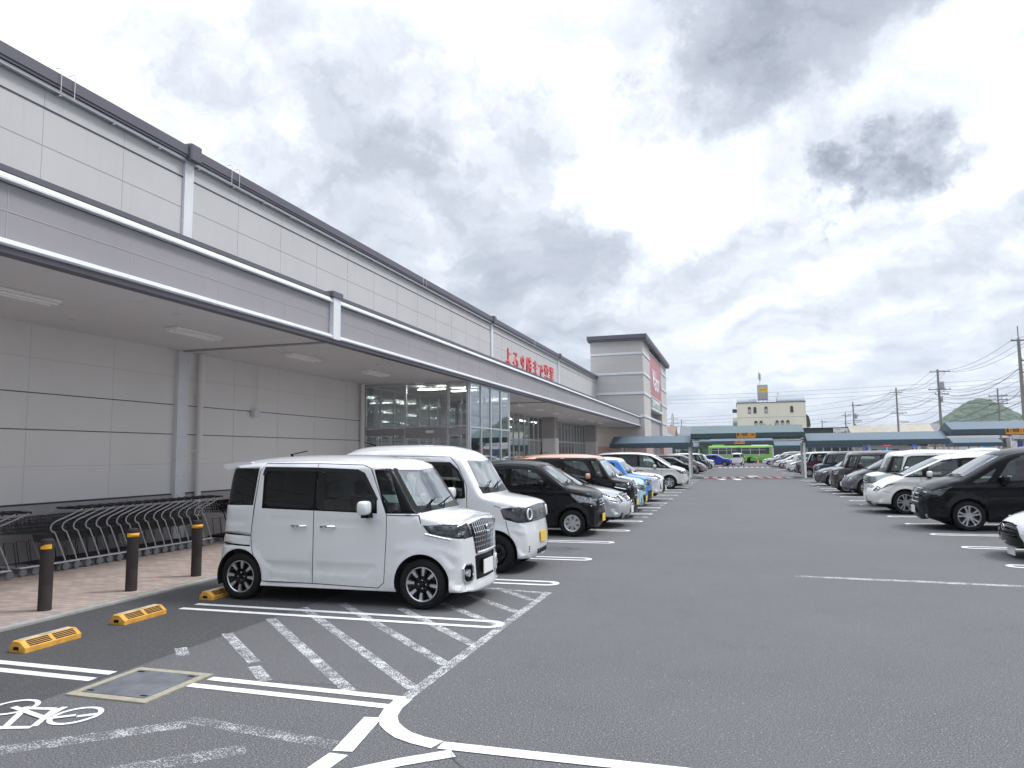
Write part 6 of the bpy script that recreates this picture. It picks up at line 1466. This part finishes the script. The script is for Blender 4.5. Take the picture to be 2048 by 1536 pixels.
# ivory building
t = empty('ivory_building', (8.2, 182, 0), label='ivory four storey building with arched windows and a rooftop sign cube', cat='building')
IV = M('ivory_render', (.80, .75, .62), .8, var=.04, vs=.25, streak=.16); MG = M('brown_frame', (.06, .055, .05), .5)
m = MB(); m.box(-7.4, 7.4, -7, 7, 0, 13.1, 0); m.box(-7.4, 7.4, -7.02, -7.001, 9.75, 9.82, 1); m.build('wall', [IV, JOINT], t)
m = MB(); m.box(-7.5, 7.5, -7.1, 7.1, 13.1, 13.25); m.build('roof_edge', COPE, t)
def arch_window(x, z, h_=1.5, w_=.62, lit=False):
    f = MB(); p = [(x-w_/2, z), (x+w_/2, z), (x+w_/2, z+h_-w_/2)]+[(x+w_/2*math.cos(a), z+h_-w_/2+w_/2*math.sin(a)) for a in np.linspace(.2, math.pi-.2, 7)]+[(x-w_/2, z+h_-w_/2)]
    f.prism(p, 'y', -7.08, -7.003); fo = f.build('window', MG, t)
    g = MB(); g.box(x-w_/2+.07, x+w_/2-.07, -7.10, -7.081, z+.1, z+h_*.62); g.build('pane', M('pale_curtain', (.42, .44, .44), .4) if not lit else WIN, fo)
for x, l_ in ((-4.65, 0), (-3.45, 1), (-1.05, 0), (4.45, 1)): arch_window(x, 10.75, 1.5, .66, l_)
for x in (-4.5+1.15, -3.45+1.2, 1.2, 2.35, 3.5): arch_window(x, 7.55, 1.5, .66)
for x, z, r_ in ((-1.6, 8.2, .5), (-.4, 8.1, .35), (.7, 8.25, .3)):
    m = MB(); m.tube([(x, -7.02, z-.9), (x+.08, -7.02, z-.3), (x+.02, -7.02, z+.2)], .07, 4, r1=.03); m.tube([(x+.05, -7.02, z-.3), (x+.3, -7.02, z+.1)], .04, 4); m.build('wall_ornament', MG, t)
for s_, x0, x1 in ((0, -7.35, -3.0), (1, 1.4, 7.3)):
    pr = [(-6.9+2.2*(1-math.cos(a)), 13.25+(1.1 if s_ else .95)*math.sin(a)) for a in np.linspace(0, math.pi, 12)]
    m = MB(); m.prism([(y, z) for y, z in pr], 'x', x0, x1)
    for i in range(int((x1-x0)/.42)): m.tube([(x0+.2+.42*i, y, z+.01) for y, z in pr[:7]], .035, 4)
    m.build('vaulted_roof', M('pale_metal_roof', (.30, .33, .36), .5, .2), t)
m = MB(); m.box(-2.7, -.45, -6.4, -4.2, 13.9, 17.3); cube = m.build('sign_cube', M('sign_cube_grey', (.42, .43, .46), .6), t)
m = MB()
for i in range(8): m.box(-2.71, -.44, -6.43, -6.401, 14.05+.13*i*1.3, 14.09+.13*i*1.3)
m.build('pastel_stripes', M('pastel_stripes', (.55, .42, .45), .6), cube)
m = MB(); m.cyl((-1.48, -6.43, 16.15), .62, .02, 'y', 24); ov = m.build('yellow_oval', M('sign_yellow', (.80, .55, .04), .5), cube); ov.scale = (1.5, 1, 1); ov.location = (.74, 0, 0)
m = MB()
for pts in ([(-2.05, 16.25), (-1.95, 16.05), (-1.75, 16.0)], [(-1.8, 16.3), (-1.75, 16.1)], [(-1.35, 16.3), (-1.3, 16.05), (-1.1, 16.1)], [(-1.1, 16.4), (-1.0, 16.1)]): m.tube([(x, -6.46, z) for x, z in pts], .035, 4)
m.build('sign_strokes', SIGNK, cube)
for x in (-2.5, -1.6, -.7):
    m = MB(); m.box(x-.06, x+.06, -6.2, -6.08, 13.2, 13.9); m.build('sign_leg', M('teal_steel', (.12, .28, .26), .5), t)
m = MB(); m.cyl((-2.1, -5.3, 17.3), .07, 2.9, 'z', 6); m.tube([(-2.1, -5.3, 20.2), (-2.1, -5.3, 21.2)], .03, 4); m.bbox(-2.35, -2.12, -5.45, -5.2, 18.6, 20.3, .04); m.bbox(-2.05, -1.82, -5.45, -5.2, 18.4, 20.0, .04); m.build('antenna_mast', M('antenna_grey', (.45, .46, .48), .5), t)
m = MB(); m.tube([(1.75, -5, 13.2), (1.75, -5, 15.4)], .035, 4); m.tube([(1.45, -5, 15.3), (2.05, -5, 15.35)], .03, 4); m.build('aerial', MG, t)
for z, mat in ((11.6, MG), (9.6, IV), (8.6, M('teal_panel', (.18, .34, .32), .6))): m = MB(); m.box(-8.4, -7.41, -6.5, -4.0, z-.5, z+.25); m.build('balcony', mat, t)
m = MB(); m.prism([(7.41, 7.5), (8.3, 7.5), (8.25, 8.6), (8.0, 9.8), (7.41, 10.4)], 'y', -6.5, -4); m.build('side_awning', MG, t)
m = MB(); m.box(7.41, 8.1, -6.4, -4.2, 4, 7.4); m.build('side_bay', M('pale_grey_wall', (.42, .43, .42), .8), t)
# beige house
t = empty('beige_house', (31.5, 116, 0), label='beige two storey house with a hipped grey brown roof at the right', cat='house')
BG = M('beige_siding', (.37, .31, .22), .8, var=.05, vs=1); HR = M('grey_brown_roof', (.17, .15, .15), .7, var=.1, vs=1)
m = MB(); m.box(-4.2, 3.6, -4, 4, 0, 3.35, 0); m.box(-4.21, 3.61, -4.02, -4.001, 0, 1.75, 1); m.build('wall', [BG, M('pink_brick', (.25, .16, .14), .8)], t)
m = MB(); m.add([(-4.9, -4.7, 3.36), (4.2, -4.7, 3.36), (4.2, 4.7, 3.36), (-4.9, 4.7, 3.36), (-2.2, 0, 4.3), (1.8, 0, 4.3)], [(0, 1, 5, 4), (1, 2, 5), (2, 3, 4, 5), (3, 0, 4), (0, 3, 2, 1)]); m.build('roof', HR, t)
for x in (-1.0, 1.0, 2.75):
    f = MB(); f.box(x-.38, x+.38, -4.08, -4.0, 2.15, 3.05); fo = f.build('window', MG, t); p = MB(); p.box(x-.30, x-.02, -4.10, -4.081, 2.22, 2.98); p.box(x+.04, x+.31, -4.10, -4.081, 2.22, 2.98); p.build('pane', WIN, fo)
m = MB(); m.cyl((.0, -4.1, .2), .06, 3.1, 'z', 8); m.build('drainpipe', M('rust_pipe', (.25, .10, .05), .6), t)
def house(x, y, w_, d_, h_, col, roofc, label, rz=0):
    t = empty('house', (x, y, 0), rz, label=label, cat='house')
    m = MB(); m.box(-w_/2, w_/2, -d_/2, d_/2, 0, h_); m.build('wall', M('wall_%s' % str(col), col, .8, var=.05, vs=.5), t)
    m = MB(); m.prism([(-d_/2-.5, h_), (d_/2+.5, h_), (0, h_+d_*.26)], 'x', -w_/2-.4, w_/2+.4); m.build('roof', M('roof_%s' % str(roofc), roofc, .7, var=.1, vs=.8), t)
    n_ = max(2, int(w_/2.6))
    for fl_ in range(max(1, int(h_/2.9))):
        for i in range(n_):
            xx = -w_/2+w_*(i+.5)/n_; f = MB(); f.box(xx-.6, xx+.6, -d_/2-.06, -d_/2, .9+2.8*fl_, 2.1+2.8*fl_); fo = f.build('window', MG, t); p = MB(); p.box(xx-.5, xx+.5, -d_/2-.08, -d_/2-.061, 1.0+2.8*fl_, 2.0+2.8*fl_); p.build('pane', WIN, fo)
    return t
house(40.5, 118, 8, 8, 3.2, (.30, .27, .24), (.10, .11, .12), 'dark roofed house at the right edge behind the flags')
house(27.5, 150, 13, 8, 4.6, (.47, .42, .34), (.34, .31, .26), 'long cream building with a tan roof right of the dark restaurant')
house(23.5, 128, 9, 7, 2.9, (.32, .33, .33), (.28, .29, .30), 'low grey building behind the red sign')
house(38, 160, 10, 8, 5.0, (.35, .33, .30), (.16, .16, .17), 'two storey house in front of the hill')
house(-16, 150, 9, 8, 5.2, (.40, .38, .34), (.20, .14, .12), 'brown roofed house beyond the far left canopy')
house(-6, 165, 10, 8, 5.6, (.42, .42, .40), (.15, .16, .18), 'grey roofed house behind the bus, left of the ivory building')
house(52, 150, 9, 8, 5.0, (.40, .36, .30), (.14, .14, .16), 'dark roofed house far right')
# street signs and banners on the right
def sign_on_pole(x, y, z, w_, h_, col, label, txt=None, tc_=None, name='street_sign', pole=True):
    t = empty(name, (x, y, 0), label=label, cat='sign'); m = MB(); m.bbox(-w_/2, w_/2, -.05, .05, z-h_/2, z+h_/2, .02); p = m.build('panel', M('sign_%s' % str(col), col, .5), t)
    if pole: m = MB(); m.cyl((0, .1, 0), .05, z+h_/2, 'z', 8); m.build('pole', POSTW, t)
    if txt: me = text_mesh(txt, h_*.6, .005, bevel=.008); me.materials.append(tc_ or WL); o = link('lettering', me, p, (0, -.06, z)); o.rotation_euler = (math.pi/2, 0, 0)
sign_on_pole(15.9, 88, 2.45, 1.0, .42, (.55, .05, .06), 'red banner sign with white writing beneath the long walkway roof', 'OPEN')
sign_on_pole(15.9, 88.3, 1.9, 1.0, .4, (.08, .30, .42), 'blue green sign directly under the red banner sign')
sign_on_pole(18.6, 88, 2.4, .45, .45, (.10, .15, .50), 'small blue square sign on a white pole')
sign_on_pole(13.9, 88, 2.1, .5, .5, (.03, .10, .45), 'deep blue sign left of the red banner sign')
sign_on_pole(21.3, 98, 2.7, 2.4, .35, (.04, .22, .42), 'long blue sign strip under the walkway roof end')
sign_on_pole(19.6, 91, 2.55, 1.9, .45, (.02, .02, .025), 'black sign board hanging under the walkway roof')
def banner(x, y, col, label, dots=None):
    t = empty('banner_flag', (x, y, 0), label=label, cat='banner'); m = MB(); m.cyl((0, 0, 0), .02, 2.75, 'z', 6); m.build('pole', POSTW, t)
    m = MB(); n_ = 8; vs = []; fs = []
    for i in range(n_+1):
        z = 2.7-1.7*i/n_
        for x_ in (0, .25, .5): vs.append((x_, .06*math.sin(i*1.1+x_*5), z))
    for i in range(n_):
        for j in range(2): fs.append((i*3+j, i*3+j+1, i*3+j+4, i*3+j+3))
    m.add(vs, fs); m.build('cloth', M('cloth_%s' % str(col), col, .8, var=.6 if dots else .1, vs=7), t, smooth='all')
banner(25.3, 89, (.04, .38, .72), 'bright blue banner flag in front of the beige house')
banner(26.6, 89, (.60, .58, .62), 'white patterned banner flag right of the bright blue one', 1)
banner(28.0, 89, (.62, .60, .66), 'white banner flag beside the round mirror post')
banner(28.5, 89, (.05, .05, .22), 'navy banner flag at the right, beside the white one', 1)
t = empty('street_mirror', (28.9, 92, 0), label='grey disc shaped road mirror on a white pole behind the banners', cat='mirror'); m = MB(); m.cyl((0, 0, 0), .045, 3.2, 'z', 8); m.build('pole', POSTW, t); m = MB(); m.cyl((0, .06, 2.75), .42, .05, 'y', 20); m.build('disc', M('disc_grey', (.30, .31, .30), .6), t)
# white fence boards with posters by the road
for i in range(7):
    t = empty('notice_board', (22.6+1.05*i, 97.5, 0), label='white notice board in the row near the beige house', cat='notice board', group='white notice boards by the road'); m = MB(); m.box(-.46, .46, -.03, .03, 1.2, 2.2); m.build('board', M('notice_white_%d' % (i % 3), ((.62, .63, .64), (.55, .60, .64), (.60, .52, .50))[i % 3], .6, var=.25, vs=5), t)
    for x in (-.4, .4): m = MB(); m.box(x-.03, x+.03, -.028, .028, 0, 1.195); m.build('leg', POSTW, t)

# ================================================================ POLES AND WIRES
PC = M('pole_concrete', (.24, .215, .20), .8, var=.08, vs=2); STL = M('pole_steel', (.16, .16, .17), .5, .3); WIRE = M('cable_black', (.06, .065, .075), .6); INS = M('insulator', (.35, .36, .36), .3)
POLES = {}
def upole(key, x, y, h_, r_, label, arms=(), trafo=False):
    t = empty('utility_pole', (x, y, 0), label=label, cat='utility pole', group=None); POLES[key] = (x, y, h_)
    m = MB(); m.cyl((0, 0, 0), r_, h_, 'z', 12, r1=r_*.62); m.build('pole', PC, t, smooth=True)
    for (z, w_, off) in arms:
        a = MB(); a.box(off-w_/2, off+w_/2, -.05, .05, z-.05, z+.05); a.tube([(0, 0, z-.5), (off+w_*.3, 0, z-.05)], .02, 4); ao = a.build('crossarm', STL, t)
        for f in (-.45, -.15, .2, .45): i_ = MB(); i_.lathe([(.05, z+.05), (.06, z+.12), (.03, z+.2), (.001, z+.22)], 'z', 6, c=(off+w_*f, 0, 0)); i_.build('insulator', INS, ao)
    for z in np.arange(2.5, h_-1.5, .9): s_ = MB(); s_.tube([(-r_-.12, 0, z), (r_+.12, 0, z)], .012, 4); s_.build('step_bolt', STL, t)
    if trafo:
        z = h_*trafo; b_ = MB(); b_.lathe([(.001, z), (.24, z), (.26, z+.1), (.26, z+.75), (.22, z+.85), (.001, z+.87)], 'z', 12, c=(.42, 0, 0)); b_.box(.1, .75, -.25, .25, z-.08, z-.01); b_.build('transformer', M('transformer_grey', (.34, .36, .36), .5), t)
        b_ = MB(); b_.bbox(.1, .35, -.3, .1, z-1.8, z-1.1, .03); b_.build('junction_box', M('transformer_grey', (.34, .36, .36), .5), t)
upole('a', 23.1, 70, 11.0, .19, 'tall concrete utility pole at the right edge, nearest pole', [(10.9, 1.7, .3), (9.2, .9, .55), (8.2, .9, .5)], False)
m = MB(); m.cyl((23.1, 70, 10.9), .04, 1.2, 'z', 6); tag(m.build('pole_spike', STL), 'thin steel spike on top of the nearest utility pole', 'pole spike')
upole('b', 25.4, 105, 12.2, .20, 'concrete utility pole with a transformer and crossarms in front of the hill', [(11.9, 2.3, .25), (9.6, 2.6, .1), (9.0, 1.6, .3)], .80)
upole('c', 26.3, 135, 12.4, .19, 'utility pole between the transformer pole and the dark restaurant', [(11.6, 2.0, 0), (8.1, 2.4, .2), (6.6, 1.6, .8)])
upole('d', 28.9, 95, 8.75, .13, 'short slim utility pole in front of the hill top', [(7.9, 1.9, 0), (7.45, 1.9, 0), (7.0, 1.9, 0)])
upole('e', 22.0, 152, 11.3, .17, 'utility pole rising behind the restaurant sign, right one', [(10.6, 1.8, .6), (8.6, 1.0, .4), (7.6, 1.5, .7)], .72)
upole('f', 25.7, 190, 11.2, .18, 'utility pole with equipment left of the restaurant sign pole', [(10.5, 2.0, .3), (8.5, 1.4, .3)], .62)
upole('g', 23.7, 220, 10.7, .17, 'distant utility pole just right of the ivory building', [(10.2, 1.8, .4)])
upole('h', -19.5, 290, 15.2, .2, 'distant utility pole left of the ivory building, right one', [(14.0, 3.0, 0), (12.4, 3.4, 0)])
upole('i', -22.0, 270, 12.5, .2, 'distant utility pole left of the ivory building, left one', [(12.0, 1.6, 0), (11.0, 1.6, .4)])
upole('j', 43, 128, 10, .15, 'utility pole at the far right behind the beige house', [(9.5, 1.6, 0)])
# lattice pylon
t = empty('pylon', (-63, 800, 0), label='faint lattice power pylon between the tower and the ivory building', cat='pylon'); m = MB(); H_ = 45.5
for sx in (-1, 1):
    for sy in (-1, 1): m.tube([(sx*4, sy*4, 0), (sx*1.3, sy*1.3, 26), (sx*.8, sy*.8, H_-3), (0, 0, H_)], .22, 4)
zz_ = 0; s_ = 1
for i in range(22):
    z0 = i*2; z1 = z0+2; w0 = max(.8, 4-2.7*z0/26) if z0 < 26 else 1.3-.5*(z0-26)/17; w1 = max(.8, 4-2.7*z1/26) if z1 < 26 else 1.3-.5*(z1-26)/17
    m.tube([(-w0*s_, -w0, z0), (w1*s_, -w1, z1)], .10, 3); m.tube([(w0*s_, w0, z0), (-w1*s_, w1, z1)], .10, 3); s_ = -s_
m.build('lattice', STL, t)
for z, w_ in ((39, 5.2), (34.5, 6.2), (30, 5.4)):
    a = MB(); a.tube([(-w_, 0, z), (w_, 0, z)], .2, 4); a.tube([(-w_, 0, z), (0, 0, z+1.6), (w_, 0, z)], .12, 4)
    for sx in (-1, 1): a.cyl((sx*w_, 0, z-1.6), .25, 1.6, 'z', 5)
    a.build('crossarm', STL, t)
def wire(p, q, sag, r_=.02, label='thin black overhead cable sagging between utility poles', group='overhead cables between the poles'):
    P = [Vector(p).lerp(Vector(q), f)-Vector((0, 0, 4*sag*f*(1-f))) for f in np.linspace(0, 1, 15)]
    m = MB(); m.tube(P, r_, 4); tag(m.build('overhead_cable', WIRE), label, 'cable', group)
def span(a, b, offs, zs, sag, r_=.02):
    (xa, ya, ha), (xb, yb, hb) = POLES[a], POLES[b]
    for o_, z in zip(offs, zs): wire((xa+o_, ya, ha-z), (xb+o_, yb, hb-z), sag, r_)
POLES['z'] = (21.0, 36, 11.5); POLES['y'] = (40, 75, 8.5); POLES['k'] = (48, 100, 9.0)
span('z', 'a', (-.5, .3, .9, 0, 0, 0), (.1, .1, .1, 1.9, 2.6, 4.0), .5, .014)
span('a', 'b', (-.5, .2, .9, 0, .1, 0, .1, 0, .2), (.05, .2, .3, 2.4, 2.7, 3.4, 4.0, 4.6, 5.4), .85, .016)
span('b', 'c', (-.9, .2, .9, 0, .2, -.6, .1, 0), (.3, .4, .5, 2.6, 3.1, 3.4, 4.3, 5.4), .9, .02)
span('c', 'e', (-.8, .3, .8, .2, 0), (.8, .8, .8, 2.8, 4.0), .5, .022)
span('c', 'f', (-.8, .2, .8), (.8, 1.0, 3.2), .9, .024); span('e', 'f', (.3, .6), (.8, 2.8), .4, .022); span('f', 'g', (-.5, .3, .8), (.6, .7, 2.0), .4, .024)
span('a', 'd', (0, .2), (6.1, 7.2), .4, .02); span('d', 'k', (-.8, .8, 0), (.8, .8, 1.7), .3, .018); span('d', 'c', (-.6, .6), (1.0, 1.6), .5, .02); span('a', 'j', (.2, .3), (5.0, 6.0), .6, .02)
wire((23.1, 70, 6.9), (28.9, 95, 7.4), .5, .028); wire((28.9, 95, 7.4), (25.6, 105, 5.2), .3, .028); wire((25.4, 105, 9.3), (23.1, 70, 8.6), 1.3, .028); wire((25.4, 105, 5.2), (23.1, 70, 5.8), .5, .03)
for i in range(5):
    wire((-62, 790, 40-3.2*i), (140+20*i, 640, 52-3*i), 5.5, .09, 'faint high voltage line crossing the sky behind the ivory building', 'high voltage lines beyond the ivory building')
for i in range(3): wire((-190, 800, 66-4*i), (190, 560, 50-3*i), 3.5, .08, 'faint high voltage line crossing the sky left of the ivory building', 'high voltage lines left of the ivory building')

# ================================================================ HILLS AND GREENERY
def ter(name, xs, prof, y0, dep, mat, seed, amp):
    rs = np.random.RandomState(seed); nx, ny = 150, 26; vs = []; fs = []
    ph = rs.rand(12)*6.28; fr = rs.rand(12)*.09+.01
    px_, pz_ = zip(*prof)
    for j in range(ny):
        v = j/(ny-1)
        for i in range(nx):
            x = xs[0]+(xs[1]-xs[0])*i/(nx-1); hgt = np.interp(x, px_, pz_)
            e = math.sin(min(1, v*1.35)*math.pi/2)**.8 if v < .75 else 1-.15*(v-.75)*4
            nz_ = sum(math.sin(fr[q]*x*2+ph[q]+v*7*(q % 3+1)) for q in range(12))/12
            vs.append((x+rs.uniform(-1, 1), y0+dep*v+rs.uniform(-2, 2), max(-3, hgt*e+(nz_*amp+rs.uniform(-.7, .7)*amp)*(1 if hgt > 3 else .1))))
    for j in range(ny-1):
        for i in range(nx-1): a = j*nx+i; fs.append((a, a+1, a+nx+1, a+nx))
    m = MB(); m.add(vs, fs); return m.build(name, mat, kind='structure', smooth='all')
def hillmat(name, c0, c1, sc):
    m = bpy.data.materials.new(name); m.use_nodes = True; k = NT(m.node_tree); b = k.n['Principled BSDF']; tc = k.new('ShaderNodeTexCoord').outputs['Object']
    v = k.new('ShaderNodeTexVoronoi'); v.inputs['Scale'].default_value = sc; k.link(tc, v.inputs['Vector']); n_ = k.noise(tc, sc*.12, 6, .7)
    c = k.mix(k.smooth(n_, .35, .65), c0, c1); c = k.mix(k.math('MULTIPLY', k.smooth(v.outputs['Distance'], .2, .9), .5), c, tuple(x*.5 for x in c0))
    k.link(c, b.inputs['Base Color']); b.inputs['Roughness'].default_value = .95; b.inputs['Specular IOR Level'].default_value = .1
    bn = k.new('ShaderNodeBump'); bn.inputs['Strength'].default_value = 1; bn.inputs['Distance'].default_value = 9; bn.invert = True; k.link(v.outputs['Distance'], bn.inputs['Height']); k.link(bn.outputs[0], b.inputs['Normal']); return m
ter('hill', (270, 640), [(270, 12), (300, 24), (330, 42), (361, 58), (380, 71), (400, 84), (412, 91), (425, 95), (440, 94), (459, 85), (480, 71), (497, 61), (530, 42), (580, 25), (640, 15)], 1420, 120, hillmat('wooded_hill', (.035, .07, .03), (.075, .12, .045), .075), 3, 1.6)
ter('hill', (60, 420), [(60, 8), (120, 20), (190, 38), (225, 41), (262, 40), (290, 46), (310, 44), (335, 38), (360, 30), (420, 10)], 1650, 150, hillmat('wooded_ridge', (.05, .09, .05), (.08, .12, .06), .09), 5, 1.5)
ter('hill', (-500, 120), [(-500, 30), (-300, 26), (-150, 14), (-60, 10), (0, 9), (60, 14), (120, 8)], 2100, 150, M('far_ridge', (.07, .10, .07), .95, var=.3, vs=.02), 9, 1.0)
LEAF = M('leaf_green', (.06, .10, .035), .7, var=.5, vs=3); LEAF2 = M('leaf_dark_green', (.035, .07, .03), .7, var=.5, vs=3); BARK = M('bark', (.10, .075, .055), .9)
def tree(x, y, h_, r_, label, mat, name='tree', cat='tree'):
    t = empty(name, (x, y, 0), label=label, cat=cat); rs = np.random.RandomState(int(abs(x*13+y*7)))
    m = MB(); m.cyl((0, 0, 0), h_*.03+.04, h_*.6, 'z', 7, r1=.05)
    for q in range(5): a = rs.rand()*6.28; m.tube([(0, 0, h_*(.3+.06*q)), (math.cos(a)*r_*.6, math.sin(a)*r_*.6, h_*(.55+.07*q))], .04, 4, r1=.015)
    m.build('trunk', BARK, t)
    m = MB()
    for c_ in range(16):
        a = rs.rand()*6.28; rr = r_*rs.rand()**.5*.75; cc = np.array([rr*math.cos(a), rr*math.sin(a), h_*(.35+.55*rs.rand())]); cr = r_*(.25+.25*rs.rand())
        for q in range(60):
            d_ = rs.randn(3); d_ /= np.linalg.norm(d_); p = cc+d_*cr*rs.rand()**.4; u = rs.randn(3); u /= np.linalg.norm(u); v = np.cross(u, d_); v /= np.linalg.norm(v)+1e-6; s_ = .10+.10*rs.rand()
            s_ *= max(1, h_/5)
            m.add([p-u*s_, p-v*s_*.5, p+u*s_, p+v*s_*.5], [(0, 1, 2, 3)])
    m.build('crown', mat, t)
for i, (x, y, h_, r_, lb) in enumerate([(-9.6, 118, 2.6, 1.5, 'leafy shrub beyond the far left walkway roof, left one'), (-7.6, 120, 2.4, 1.3, 'leafy shrub beyond the far left walkway roof, right one'), (-5.4, 125, 3.4, 1.2, 'small round tree left of the green bus'), (34.5, 150, 5, 2.2, 'green tree behind the beige house, left one'), (46, 138, 5, 2.3, 'green tree at the right edge beyond the houses'), (30, 175, 7, 3.2, 'broad tree below the hill')]):
    tree(x, y, h_, r_, lb, (LEAF, LEAF2)[i % 2], 'shrub' if i < 2 else 'tree', 'shrub' if i < 2 else 'tree')
# background town: distant houses along the horizon
random.seed(21)
ws_ = ['white', 'cream', 'grey', 'tan']; cs_ = [(.5, .5, .5), (.5, .46, .38), (.36, .37, .38), (.40, .33, .26)]
k_ = 0
for x in list(range(-40, -12, 12))+list(range(60, 190, 17)):
    q = k_ % 4; k_ += 1
    t = house(x+random.uniform(-3, 3), 210+random.uniform(-15, 30), random.uniform(8, 12), 8, random.uniform(4.5, 6), cs_[q], [(.15, .15, .17), (.2, .14, .12), (.12, .13, .14)][k_ % 3], 'distant %s walled house in the town beyond the lot' % ws_[q]); t['group'] = 'distant %s houses' % ws_[q]

# ================================================================ AIR
m = MB(); m.box(-900, 900, -40, 2400, -6, 112); hzo = m.build('haze', None, kind='stuff')
hm = bpy.data.materials.new('haze'); hm.use_nodes = True; k = NT(hm.node_tree); k.n.clear()
pv = k.new('ShaderNodeVolumePrincipled'); pv.inputs['Color'].default_value = (.80, .87, .95, 1); pv.inputs['Density'].default_value = .00018; pv.inputs['Anisotropy'].default_value = .2
o_ = k.new('ShaderNodeOutputMaterial'); k.link(pv.outputs[0], o_.inputs['Volume']); hzo.data.materials.clear(); hzo.data.materials.append(hm)
